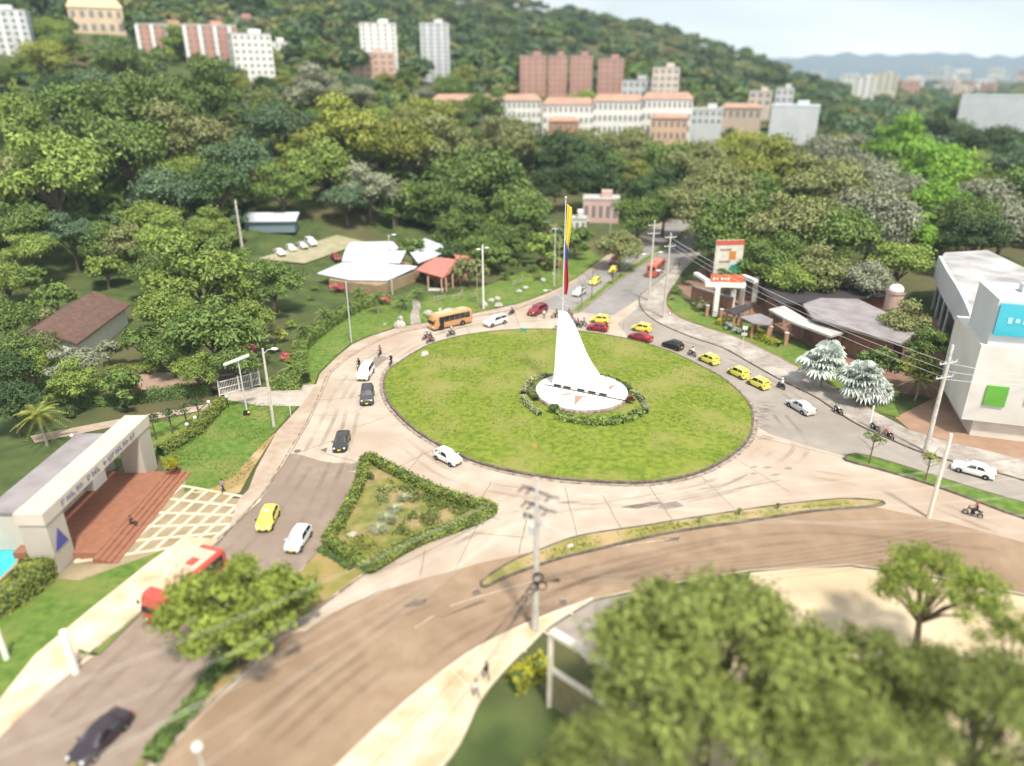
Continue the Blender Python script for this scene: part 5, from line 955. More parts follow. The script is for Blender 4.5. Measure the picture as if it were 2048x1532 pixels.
tufts('grass_tufts', px([(604, 780), (637, 748), (670, 715), (735, 675), (845, 646), (998, 617), (1120, 574), (1200, 519), (1120, 520), (980, 575), (800, 602), (680, 645), (610, 720)]), 4200, .18, lambda x, y: .04, 'grass tufts on the bank outside the west pavement', m=MATS['grass_tuft_side'], seed=5)
# ---- palms
def palm(p, h, nf, fl, tone, label, fan=False, group=None, name='palm_tree', tr=.16):
    t = root(name, p, random.uniform(0, 6), label, 'palm', group); MB().tube([(0, 0, -.2), (.1, 0, h * .5), (0, 0, h)], [tr * 1.3, tr, tr * .9], 8).build('trunk', M_palebark, t); V = []; F = []; rgn = random.Random(int(p.x * 10))
    for k in range(nf):
        a = k * 2.399; e = 1.25 - 1.75 * (k / nf) + (rgn.uniform(-.35, .35) if fan else 0); fl_ = fl * (rgn.uniform(.6, 1.2) if fan else 1); d = Vector((math.cos(a), math.sin(a), 0)); s = Vector((-d.y, d.x, 0))
        if fan:
            c = Vector((0, 0, h)) + d * fl_ * .55 * math.cos(e) + Vector((0, 0, fl_ * .55 * math.sin(e))); ax = (d * math.cos(e) + Vector((0, 0, math.sin(e)))).normalized(); m = 11
            for j in range(m):
                q = (j / (m - 1) - .5) * 3.9; dirv = ax * math.cos(q) + s * math.sin(q); tip = c + dirv * fl * .5 + Vector((0, 0, -.24 * fl)); w = (ax * -math.sin(q) + s * math.cos(q)) * fl * .085; b = len(V); V += [c, c + dirv * fl * .3 + w, tip, c + dirv * fl * .3 - w]; F += [(b, b + 1, b + 2), (b, b + 2, b + 3)]
        else:
            prev = None
            for j in range(9):
                u = j / 8; q = Vector((0, 0, h)) + d * fl * (u * math.cos(e) + .12 * u * u) + Vector((0, 0, fl * (u * math.sin(e) - .55 * u * u)))
                if prev is not None:
                    for sd in (-1, 1):
                        for v_ in (0, .5): c = prev.lerp(q, v_); w = fl * .22 * (1 - .6 * u); tip = c + s * sd * w + d * w * .45 - Vector((0, 0, w * .35)); b = len(V); V += [c - d * .06, c + d * .10, tip]; F += [(b, b + 1, b + 2)]
                prev = q
    link('crown', np_mesh('crown', [tuple(v) for v in V], F, [LEAF[tone]]), t); return t
for c, h, fl, lab in [((1640, 775), 4.0, 3.7, 'silver fan palm nearest the sign pole, left of two'), ((1716, 806), 3.4, 3.3, 'silver fan palm right of its larger twin on the east lawn'), ((1755, 800), 1.2, 2.4, 'small silver fan palm at the end of the palm group')]: palm(P(*c), h, 38, fl, 'silver', lab, True, 'silver fan palms')
for c, h, fl, lab in [((808, 618), 1.8, 3.0, 'broad green palm before the restaurant porch'), ((836, 600), 1.5, 2.4, 'smaller green palm just left of the porch'), ((757, 628), 3.4, 2.0, 'thin palm leaning beside the hedge below the metal roofs'), ((590, 752), 1.2, 2.6, 'spiky green palm behind the gate lamp pole'), ((610, 690), 3.0, 1.9, 'slender palm behind the long hedge'), ((650, 655), 2.8, 1.8, 'slender palm farther along the long hedge'), ((720, 610), 3.0, 1.8, 'slender palm by the white wall under the metal roof'), ((1010, 560), 1.0, 1.8, 'low palm on the stony bank'), ((1065, 545), 1.0, 1.9, 'low palm beside the tall pole on the bank')]: palm(P(*c), h, 22, fl, 'mid', lab, group='green garden palms')
palm(P(95, 890), 4.2, 24, 3.0, 'yellow', 'yellow-green palm beside the clubhouse at the left edge'); palm(P(1830, 800), 3.0, 22, 2.4, 'olive', 'reddish stemmed palm in front of the white building')
# bare saplings on medians
def sapling(p, h, label, leafy=None, seed=0):
    t = root('young_tree', p, 0, label, 'tree', 'young trees on the medians'); rgn = random.Random(seed); m = MB(); m.tube([(0, 0, 0), (.03, 0, h * .5), (0, .05, h)], [.09, .07, .03], 6)
    for k in range(16):
        z = h * rgn.uniform(.4, .95); a = rgn.uniform(0, 6.28); l = h * rgn.uniform(.2, .42); e = Vector((math.cos(a) * l * .8, math.sin(a) * l * .8, z + l * .6)); m.tube([(0, 0, z), e], [.035, .012], 4)
        for q in range(2): a2 = a + rgn.uniform(-1, 1); m.tube([Vector((0, 0, z)).lerp(e, .6), e + Vector((math.cos(a2), math.sin(a2), .5)) * l * .4], [.018, .006], 3)
    m.build('trunk', M_bark, t)
    if leafy:
        c, n_, l_ = crown_pts(h * .32, h * .3, 6, 260, np.random.default_rng(seed), gap=.25); v, f = leaves(c, n_, .22); link('crown', np_mesh('crown', v, f, [LEAF[leafy]]), t, (0, 0, h * .82))
for c, h, lab, lf in [((1163, 610), 4.3, 'leafless young tree nearest the tip of the avenue median', None), ((1183, 595), 5.6, 'taller leafless young tree second along the avenue median', None), ((1224, 568), 3.0, 'short leafy sapling third along the avenue median', 'olive'), ((1240, 556), 4.6, 'slim dark stemmed young tree farther along the avenue median', 'mid'),
                      ((1738, 926), 4.0, 'spindly leafy sapling at the tip of the east median', 'mid'), ((1850, 960), 3.4, 'low leafy sapling second on the east median', 'yellow'), ((1398, 1045), .6, 'tiny sapling on the curved south median', 'bright'), ((1478, 1030), .7, 'tiny sapling farther right on the curved south median', 'bright'), ((1555, 1018), .6, 'young shoot near the right end of the south median', 'olive')]: sapling(P(*c, .2), h, lab, lf, int(c[0]))
for k, x in enumerate((312, 345, 375, 400)): sapling(P(x, 880 - k * 12), 3.4, ['thin dark lawn sapling nearest the clubhouse pylon', 'thin dark lawn sapling second from the clubhouse pylon', 'thin dark lawn sapling third from the clubhouse pylon', 'thin dark lawn sapling nearest the gate'][k], 'dark', 50 + k)
# stones
def stone(c, r_, lab, sd):
    rgn = random.Random(sd); m = MB().ball((0, 0, r_ * .35), (r_, r_ * rgn.uniform(.6, .9), r_ * rgn.uniform(.45, .75)), 11, 8); m.v = [tuple(k * rgn.uniform(.86, 1.14) for k in v) for v in m.v]; o = m.build('garden_rock', M_stone, loc=P(*c, .03)); o.rotation_euler = (0, 0, rgn.uniform(0, 6)); tag(o, lab, 'rock', 'rocks along the west bank')
for k, (c, r_, lab) in enumerate([((800, 655), 1.25, 'large pale rock split in two beside the west pavement'), ((801, 640), .75, 'upright pale rock behind the large split rock'), ((769, 650), .3, 'small round stone left of the large split rock'), ((857, 630), .95, 'grey boulder behind the front of the orange bus'), ((898, 628), 1.3, 'flat long pale slab behind the orange bus roof'), ((982, 604), .75, 'tall rounded rock right of the white lamp post'), ((995, 600), .7, 'rough rock touching the tall rounded rock'), ((997, 614), .95, 'low broad rock by the pavement right of the white lamp post'), ((968, 614), 1.0, 'low flat rock at the foot of the white lamp post'), ((1038, 585), .7, 'rock on the bank left of the tall pole'), ((1051, 578), .7, 'dark pointed rock on the bank below the tall pole'), ((1086, 563), .8, 'grey rock on the bank near the tall pole'), ((880, 622), .6, 'small stone between path and orange bus'), ((945, 744), .28, 'small white stone alone on the island lawn'), ((850, 713), .9, 'flat stone half buried in the upper left island lawn'), ((704, 1072), .5, 'pale stone in the corner of the triangular garden'), ((1140, 1095), .4, 'white stone on the curved south median')]): stone(c, r_, lab, k)
# rustic wooden fence
for k, seg_ in enumerate([[(868, 606), (877, 604), (890, 600)], [(907, 604), (918, 600), (925, 590)], [(940, 600), (952, 595)], [(1026, 574), (1045, 566)]]):
    t = root('wooden_fence', P(*seg_[0]), 0, ['rustic wooden fence piece nearest the stone path', 'rustic wooden fence piece below the porch corner', 'short rustic fence piece beside the white lamp post', 'rustic wooden fence piece on the bank right of the rocks'][k], 'fence', 'rustic fence pieces')
    for a in seg_: q = P(*a) - t.location; MB().box((q.x, q.y, .7), (.16, .16, 1.5)).build('post', M_wood, t)
    for a, b in zip(seg_, seg_[1:]):
        for z in (.5, 1.1): p0, p1 = P(*a) - t.location, P(*b) - t.location; MB().tube([p0 + Vector((0, 0, z)), p1 + Vector((0, 0, z))], .06, 6).build('rail', M_wood, t)
# ------------------------------------------------------------------ vehicles  (front = local +x, origin on the ground at the centre)
def body_loft(L, W, st):
    """st: (t from front, belt z, roof z, width factor, roof width factor); returns mesh builder + sampler"""
    m = MB(); vs = []; nC = 11; zs_ = .22
    for t, zb, zr, wf, rf in st:
        w = W / 2 * wf; wr = W / 2 * rf; x = L / 2 - L * t
        half = [(w * .86, zs_), (w * .99, zs_ + .14), (w, zb * .68), (w * .965, zb), (wr, zr - .03), (wr * .72, zr + .015)]
        sec = [(x, -y, z) for y, z in half] + [(x, y, z) for y, z in half[::-1]]; vs += sec
    n = 12; k = len(st); fs = [(i * n + j, i * n + (j + 1) % n, (i + 1) * n + (j + 1) % n, (i + 1) * n + j) for i in range(k - 1) for j in range(n)]; fs += [tuple(range(n)), tuple(range((k - 1) * n, k * n))]
    return m.add(vs, fs)
KINDS = dict(
 hatch=dict(L=3.65, W=1.62, st=[(0, .52, .54, .80, .66), (.02, .66, .68, .9, .78), (.06, .74, .76, .96, .82), (.24, .90, .94, 1, .84), (.42, .95, 1.44, 1, .72), (.58, .97, 1.50, 1, .73), (.86, 1.0, 1.44, 1, .70), (.965, 1.02, 1.06, .97, .78), (1, .60, .63, .90, .78)], ws=3, rr=6, wx=(.17, .83), r=.28, zr=1.5),
 mini=dict(L=3.45, W=1.55, st=[(0, .54, .56, .78, .64), (.02, .70, .72, .9, .76), (.07, .78, .80, .96, .8), (.22, .94, .98, 1, .82), (.38, .98, 1.50, 1, .74), (.58, 1.0, 1.56, 1, .74), (.88, 1.03, 1.50, 1, .72), (.975, 1.05, 1.1, .97, .78), (1, .62, .65, .92, .8)], ws=3, rr=6, wx=(.17, .84), r=.28, zr=1.56),
 sedan=dict(L=4.35, W=1.72, st=[(0, .50, .52, .80, .66), (.02, .64, .66, .9, .78), (.06, .72, .74, .96, .82), (.27, .88, .92, 1, .84), (.42, .93, 1.40, 1, .70), (.55, .95, 1.45, 1, .71), (.72, .97, 1.38, 1, .68), (.85, .99, 1.03, .99, .80), (.97, .97, 1.0, .94, .82), (1, .58, .61, .88, .78)], ws=3, rr=6, wx=(.19, .80), r=.3, zr=1.45),
 suv=dict(L=4.7, W=1.86, st=[(0, .62, .64, .82, .70), (.02, .84, .86, .93, .82), (.05, .95, .98, .97, .86), (.25, 1.08, 1.13, 1, .86), (.38, 1.12, 1.74, 1, .74), (.55, 1.14, 1.82, 1, .75), (.90, 1.16, 1.76, 1, .73), (.975, 1.18, 1.22, .98, .82), (1, .70, .73, .93, .82)], ws=3, rr=6, wx=(.18, .80), r=.36, zr=1.82),
 van=dict(L=4.5, W=1.8, st=[(0, .62, .64, .82, .70), (.02, .84, .86, .93, .82), (.05, .98, 1.01, .97, .86), (.16, 1.08, 1.13, 1, .86), (.31, 1.14, 1.82, 1, .78), (.5, 1.16, 1.92, 1, .79), (.93, 1.18, 1.88, 1, .78), (.98, 1.2, 1.24, .98, .84), (1, .70, .73, .93, .82)], ws=3, rr=6, wx=(.16, .80), r=.33, zr=1.92),
 classic=dict(L=3.8, W=1.55, st=[(0, .55, .57, .82, .70), (.02, .76, .78, .92, .80), (.05, .84, .87, .96, .82), (.30, .92, .97, 1, .84), (.41, .95, 1.46, 1, .74), (.58, .96, 1.52, 1, .76), (.86, .98, 1.48, 1, .74), (.95, .98, 1.02, .97, .80), (1, .60, .63, .92, .80)], ws=3, rr=6, wx=(.19, .80), r=.29, zr=1.52))
def wheel_mesh(r, w=.2):
    a = MB().lathe((0, 0, 0), [(r * .62, -w / 2), (r * .92, -w / 2), (r, -w * .3), (r, w * .3), (r * .92, w / 2), (r * .62, w / 2)], 'Y', 18).build('tyre', M_black, me_only=True)
    b = MB(); b.lathe((0, 0, 0), [(0, w * .44), (r * .2, w * .46), (r * .62, w * .40), (r * .62, -w * .40), (r * .2, -w * .46), (0, -w * .44)], 'Y', 14)
    return a, b.build('rim', M_rim, me_only=True)
WH = {}
def add_wheel(t, x, y, r, w=.2):
    k = (r, w)
    if k not in WH: WH[k] = wheel_mesh(r, w)
    o = link('wheel', WH[k][0], t, (x, y, r)); link('rim', WH[k][1], o)
def P3(a, b, c, d, off, ins=.06):
    """inset quad a-b-c-d pushed out along its normal"""
    q = [Vector(v) for v in (a, b, c, d)]; cc = sum(q, Vector()) / 4; n = (q[1] - q[0]).cross(q[3] - q[0]).normalized()
    return [v.lerp(cc, ins) + n * off for v in q]
def slab(name, q, m, t, out, thk=.03):
    """thin solid pane from an ordered outline; out = rough outward direction"""
    n = (q[1] - q[0]).cross(q[2] - q[0]).normalized(); n = n if n.dot(Vector(out)) > 0 else -n; k = len(q)
    return MB().add([v + n * .012 for v in q] + [v - n * thk for v in q], [tuple(range(k)), tuple(range(k, 2 * k))[::-1]] + [(i, (i + 1) % k, k + (i + 1) % k, k + i) for i in range(k)]).build(name, m, t)
def make_car(kind, pm, name, taxi=False, dark_plate=False, rack=False, detail=True):
    K = KINDS[kind]; L, W, st = K['L'], K['W'], K['st']; t = root(name, (0, 0, 0)); bl = body_loft(L, W, st); o = bl.build('body', pm, t, smooth=False)
    bv = o.modifiers.new('bevel', 'BEVEL'); bv.width = .045; bv.segments = 2; bv.limit_method = 'ANGLE'; bv.angle_limit = R(25); o.data.polygons.foreach_set('use_smooth', [True] * len(o.data.polygons))
    def sec(i): tt, zb, zr, wf, rf = st[i]; return L / 2 - L * tt, zb, zr, W / 2 * wf, W / 2 * rf
    a, b = K['ws'], K['ws'] + 1; xa, zba, zra, wa, wra = sec(a); xb, zbb, zrb, wb, wrb = sec(b)
    q = [Vector((xa, -wra * .97, zra)), Vector((xa, wra * .97, zra)), Vector((xb, wrb * .95, zrb - .01)), Vector((xb, -wrb * .95, zrb - .01))]; c = sum(q, Vector()) / 4; slab('windscreen', [v.lerp(c, .07) for v in q], M_wsglass, t, (1, 0, 1))
    a, b = K['rr'], K['rr'] + 1; xc, zbc, zrc, wc, wrc = sec(a); xd, zbd, zrd, wd, wrd = sec(b)
    q = [Vector((xc, -wrc * .93, zrc - .01)), Vector((xc, wrc * .93, zrc - .01)), Vector((xd, wrd * .9, zrd)), Vector((xd, -wrd * .9, zrd))]; c = sum(q, Vector()) / 4; slab('rear_window', [v.lerp(c, .12) for v in q], M_glass, t, (-1, 0, 1))
    xm, zbm, zrm, wm, wrm = sec(K['ws'] + 2)
    def side(x, s, sd):
        """point on the cabin side at x, s = 0 belt .. 1 roof edge"""
        xs = [sec(i) for i in range(len(st))]; xs = sorted(xs); X = [v[0] for v in xs]; f = lambda j: float(np.interp(x, X, [v[j] for v in xs])); y0, z0, y1, z1 = f(3) * .965, f(1), f(4), f(2) - .03; return Vector((x, sd * (y0 + (y1 - y0) * s), z0 + (z1 - z0) * s))
    xp = (xb + xc) / 2 + .02
    for sd in (-1, 1):
        slab('side_window', [side(xa - .28 * (xa - xb), .10, sd), side(xb - .02, .84, sd), side(xp + .05, .86, sd), side(xp + .05, .08, sd)], M_glass, t, (0, sd, .3))
        slab('side_window', [side(xp - .05, .08, sd), side(xp - .05, .86, sd), side(xc + .02, .82, sd), side(xc - .45 * (xc - xd), .12, sd)], M_glass, t, (0, sd, .3))
        p = side(xa - .25 * (xa - xb), .1, sd); MB().box(p + Vector((.02, sd * .13, .03)), (.1, .2, .14)).build('mirror', pm if not taxi else M_blackpl, t)
        zl = st[1][1] - .02; MB().ball((L / 2 - L * .035, sd * W * .345, zl), (.2, W * .085, .085), 10, 6).build('headlight', M_lamp, t)
        MB().box((-L / 2 + L * .012, sd * W * .405, zbd - .20), (.16, W * .09, .26 if kind not in ('sedan', 'classic') else .16), rz=sd * -.15).build('taillight', M_tail, t)
    MB().box((L / 2 - .03, 0, .36), (.14, W * .62, .16)).add([], []).build('grille', M_blackpl, t)
    for e, z in ((L / 2 + .045, .46), (-L / 2 - .02, .62)): MB().box((e, 0, z), (.03, .36, .16)).build('number_plate', M_plate if not dark_plate else M_white, t)
    MB().box((0, 0, .22), (L * .93, W * .82, .14)).build('underbody', M_blackpl, t)
    r = K['r']
    for wx in K['wx']:
        for sd in (-1, 1):
            x = L / 2 - L * wx; MB().lathe((x, sd * (W / 2 - .06), r + .02), [(0, sd * .072), (r * 1.2, sd * .072), (r * 1.2, -sd * .05)], 'Y', 16).build('wheel_arch', M_blackpl, t); add_wheel(t, x, sd * (W / 2 - .075), r)
    if taxi: MB().box((.05, 0, K['zr'] + .09), (.16, .62, .16), taper=.75).build('taxi_sign', M_white, t); MB().box((-.05, -W / 2 - .004, .62), (1.5, .02, .1)).build('door_lettering', M_blackpl, t)
    if rack:
        m = MB()
        for sd in (-1, 1): m.tube([(.9, sd * W * .32, K['zr'] + .06), (-1.5, sd * W * .32, K['zr'] + .05)], .03, 6)
        for x in (.6, -.2, -1.0): m.tube([(x, -W * .32, K['zr'] + .07), (x, W * .32, K['zr'] + .07)], .022, 5)
        m.build('roof_rack', M_blackpl if rack == 1 else M_chrome, t)
    return t
PROTO = {}
def car(kind, color, c, d, label, cat='car', group=None, name='passenger_car', z=.006, **k):
    key = (kind, color, name, tuple(k.items())); pm = paint(*color) if isinstance(color[1], tuple) else color
    if key in PROTO: t = copy_tree(PROTO[key])
    else: t = make_car(kind, pm, name, **k); PROTO[key] = t
    p, h = head(c, d); t.location = p + Vector((0, 0, z)); t.rotation_euler = (0, 0, h); tag(t, label, cat, group); return t
WHT, SIL, DGR, BLK, RED, MAR, YEL = ('white', (.80, .80, .79)), ('silver', (.52, .53, .54)), ('graphite', (.055, .055, .06)), ('black', (.012, .012, .014)), ('red', (.30, .012, .03)), ('maroon', (.22, .015, .03)), ('taxi', (.82, .72, .10))
G = 'cars on the roundabout'; GT = 'yellow taxis'
car('suv', SIL if False else ('pale_silver', (.68, .69, .70)), (991, 649), (-25, 7), 'silver-white estate car with black windows following the orange bus', group=G, name='suv', rack=1)
car('suv', MAR, (1075, 627), (-20, 8), 'boxy dark red off-road car beside the walking pedestrian', group=G, name='suv')
car('hatch', ('pale_silver', (.68, .69, .70)), (1158, 590), (-16, 9), 'silver hatchback coming down the avenue past the bare young trees', group='cars on the avenue', name='hatchback')
TX = dict(taxi=True, dark_plate=True, name='taxi', cat='taxi', group=GT)
car('hatch', YEL, (1190, 568), (-14, 9), 'yellow taxi directly behind the silver hatchback on the avenue', **TX)
car('hatch', YEL, (1227, 545), (-10, 9), 'yellow taxi half under the round tree on the avenue', **TX)
car('suv', RED, (1230, 527), (-10, 8), 'red car behind the taxis under the round avenue tree', group='cars on the avenue', name='suv')
car('mini', YEL, (1200, 645), (-30, -3), 'yellow taxi alongside the red classic car', **TX)
car('classic', RED, (1195, 661), (-29, -4), 'small crimson classic saloon beside a yellow taxi near the monument tip', group=G, name='classic_car')
car('mini', YEL, (1283, 662), (-31, -6), 'yellow taxi partly hidden by the dark red saloon', **TX)
car('sedan', RED, (1280, 680), (-31, -8), 'dark red saloon in front of the black hatchback', group=G, name='sedan')
car('hatch', BLK, (1345, 696), (-24, -8), 'shiny black hatchback on the island side of the ring', group=G, name='hatchback')
car('mini', YEL, (1417, 725), (-23, -10), 'yellow taxi right behind a motorcycle on the east side of the ring', **TX)
car('mini', YEL, (1476, 752), (-25, -12), 'yellow taxi, middle of the three in line on the east ring', **TX)
car('mini', YEL, (1516, 773), (-25, -12), 'yellow taxi, last of the three in line on the east ring', **TX)
car('sedan', ('silver', (.52, .53, .54)), (1600, 820), (-22, -13), 'silver saloon alone on the east side of the ring', group=G, name='sedan')
car('van', WHT, (732, 752), (-8, 12), 'white people carrier with roof rack on the west ring', group=G, name='minivan', rack=2, cat='van')
car('suv', DGR, (735, 799), (-1, 12), 'dark grey estate car right behind the white people carrier', group=G, name='suv', rack=1)
car('sedan', ('charcoal', (.035, .035, .038)), (684, 890), (-8, 26), 'charcoal saloon leaving the ring towards the left road', group=G, name='sedan')
car('hatch', WHT, (896, 922), (32, 16), 'white hatchback hugging the kerb at the front of the island', group=G, name='hatchback')
car('hatch', YEL, (537, 1046), (-13, 27), 'yellow taxi on the asphalt of the left road', **TX)
car('hatch', ('pale_silver', (.68, .69, .70)), (598, 1087), (-18, 27), 'silver hatchback beside the taxi on the left road', group='cars on the left road', name='hatchback')
car('sedan', ('plum', (.03, .02, .03)), (205, 1484), (-100, 100), 'dark plum saloon at the bottom left of the left road', group='cars on the left road', name='sedan')
car('sedan', WHT, (1945, 947), (-90, -25), 'white saloon parked in front of the white building', group='parked cars', name='sedan')
for c, d, col, kd, lab in [((560, 512), (10, 5), WHT, 'sedan', 'white saloon parked nearest in the car park by the tall pole'), ((583, 504), (10, 5), WHT, 'hatch', 'white hatchback parked second in the car park'), ((605, 498), (10, 5), SIL, 'sedan', 'silver saloon parked third in the car park'), ((622, 492), (10, 5), WHT, 'suv', 'white estate car parked farthest in the car park'), ((672, 522), (10, 6), MAR, 'hatch', 'maroon hatchback parked beside the metal roofed restaurant')]:
    car(kd, col, c, d, lab, group='parked cars', name={'sedan': 'sedan', 'hatch': 'hatchback', 'suv': 'suv'}[kd], z=.05).location.xyz = PT(*c) + Vector((0, 0, .32))
for c, d, col, lab in [((1165, 448), (-12, 3), WHT, 'white car glimpsed at the far end of the avenue'), ((1690, 560), (10, -20), WHT, 'white car in the dark yard under the big trees'), ((1420, 478), (10, -8), SIL, 'silver car far along the avenue beneath the trees')]:
    car('suv', col, c, d, lab, group='far parked cars', name='suv', z=.05)
# buses
def make_bus(L, W, H, pm, name, coach=False, roofc=None, nwin=6):
    t = root(name, (0, 0, 0)); m = MB(); secs = []
    for x, zt_, w in ((L / 2, H * .42, .9), (L / 2 - .10, H * .55, .97), (L / 2 - (.5 if coach else .25), H * .93, .96), (L / 2 - (1.0 if coach else .5), H, .97), (-L / 2 + .25, H, .97), (-L / 2 + .05, H * .93, .96), (-L / 2, H * .5, .95)):
        w = W / 2 * w; secs.append([(x, -w * .95, .32), (x, -w, .5), (x, -w, zt_ * .9), (x, -w * .86, zt_), (x, w * .86, zt_), (x, w, zt_ * .9), (x, w, .5), (x, w * .95, .32)])
    vs = [v for s in secs for v in s]; n = 8; fs = [(i * n + j, i * n + (j + 1) % n, (i + 1) * n + (j + 1) % n, (i + 1) * n + j) for i in range(len(secs) - 1) for j in range(n)] + [tuple(range(n)), tuple(range((len(secs) - 1) * n, len(secs) * n))]
    o = m.add(vs, fs).build('body', pm, t, smooth=True); b = o.modifiers.new('bevel', 'BEVEL'); b.width = .07; b.segments = 2; b.limit_method = 'ANGLE'; b.angle_limit = R(28)
    if roofc: MB().box((-.2, 0, H + .02), (L - 2.0, W * .78, .07)).build('roof_panel', roofc, t)
    MB().box((-L * .15, 0, H + .1), (1.0, .8, .18), taper=.8).build('roof_hatch', pm, t)
    s1, s2 = secs[1], secs[2]; q = [Vector(s1[2]), Vector(s1[5]), Vector(s2[5]), Vector(s2[2])]; c = sum(q, Vector()) / 4; slab('windscreen', [v.lerp(c, .01) for v in q], M_glass, t, (1, 0, .2))
    MB().box((L / 2 - .14, 0, H * .53), (.32, W * .93, .5)).build('front_band', M_blackpl, t)
    x0, x1 = L / 2 - (1.15 if coach else .7), -L / 2 + .5; ww = (x0 - x1) / nwin
    for sd in (-1, 1):
        for k in range(nwin):
            xc = x0 - ww * (k + .5); MB().box((xc, sd * W * .489, H * .68), (ww * .95, .05, H * .36)).build('side_window', M_glass, t)
        MB().ball((L / 2 + .0, sd * W * .36, .72), (.12, .2, .14), 8, 6).build('headlight', M_lamp, t); MB().box((-L / 2 - .01, sd * W * .41, 1.0), (.08, .18, .4)).build('taillight', M_tail, t)
        MB().box((L / 2 - .1, sd * (W / 2 + .2), H * .72), (.1, .2, .36)).build('mirror', M_blackpl, t)
        for x in (L / 2 - L * .19, -L / 2 + L * .26): add_wheel(t, x, sd * (W / 2 - .12), .44, .28); MB().lathe((x, sd * (W / 2 - .1), .47), [(0, sd * .105), (.56, sd * .105), (.56, -sd * .1)], 'Y', 16).build('wheel_arch', M_blackpl, t)
    MB().box((x0 - ww * .5, W * .494, H * .45), (ww * .75, .05, H * .66)).build('door', M_blackpl, t)
    MB().box((-L / 2 + .02, 0, H * .72), (.12, W * .7, H * .26)).build('rear_window', M_glass, t); MB().box((L / 2 + .03, 0, .62), (.06, .4, .18)).build('number_plate', M_plate, t); MB().box((0, 0, .34), (L * .92, W * .8, .2)).build('underbody', M_blackpl, t)
    return t
def put(t, c, d, label, cat, group=None, z=.006): p, h = head(c, d); t.location = p + Vector((0, 0, z)); t.rotation_euler = (0, 0, h); return tag(t, label, cat, group)
put(make_bus(8.2, 2.2, 2.85, paint('bus_orange', (.56, .30, .13)), 'minibus', True, mat('bus_roof_peach', (.62, .42, .26), rough=.5)), (901, 652), (-40, 9), 'orange minibus with dark windows rounding the west side of the ring', 'bus', 'buses')
put(make_bus(8.0, 2.3, 3.0, paint('bus_red', (.58, .11, .055)), 'city_bus', False, mat('bus_roof_salmon', (.62, .24, .16), rough=.5)), (1311, 548), (14, -12), 'orange-red bus seen from behind driving up the avenue', 'bus', 'buses')
put(make_bus(7.6, 2.5, 3.1, paint('bus_crimson', (.46, .07, .05)), 'city_bus', False, mat('bus_roof_pink', (.68, .42, .32), rough=.5), 8), (379, 1198), (-287, 251), 'red city bus half hidden behind the leafy street tree', 'bus', 'buses')
# motorcycles
def make_moto(col, scooter=False):
    t = root('scooter' if scooter else 'motorcycle', (0, 0, 0)); r = .29 if not scooter else .24; wb = .66
    for x in (wb, -wb): add_wheel(t, x, 0, r, .11)
    pm = paint(*col); m = MB()
    if scooter: m.add([], []); m.box((-.42, 0, .58), (.75, .3, .34), taper=.8); m.box((.05, 0, .3), (.55, .3, .1)); m.box((.45, 0, .62), (.12, .36, .62), ry=-.3)
    else: m.ball((.16, 0, .82), (.34, .16, .14), 10, 7); m.box((-.62, 0, .72), (.42, .16, .1), ry=.25); m.box((.5, 0, .86), (.16, .24, .26), ry=-.4)
    m.build('fairing', pm, t)
    MB().box((-.3, 0, .8), (.66, .24, .1), taper=.8).build('seat', M_black, t); MB().box((.02, 0, .45), (.42, .26, .34), taper=.8).build('engine', M_blackpl, t)
    MB().tube([(wb, -.07, r), (wb - .22, -.07, .95)], .035, 6).tube([(wb, .07, r), (wb - .22, .07, .95)], .035, 6).build('fork', M_chrome, t); MB().tube([(.38, -.38, 1.0), (.46, -.12, .97), (.46, .12, .97), (.38, .38, 1.0)], .025, 6).build('handlebar', M_blackpl, t)
    MB().tube([(.1, -.16, .28), (-.5, -.18, .32), (-.85, -.18, .42)], .045, 7).build('exhaust', M_chrome, t); MB().tube([(-wb, .06, r), (0, .06, .4), (.35, 0, .8)], .04, 6).build('frame', M_blackpl, t); MB().ball((.62, 0, .84), (.08, .1, .1), 8, 6).build('headlight', M_lamp, t)
    return t
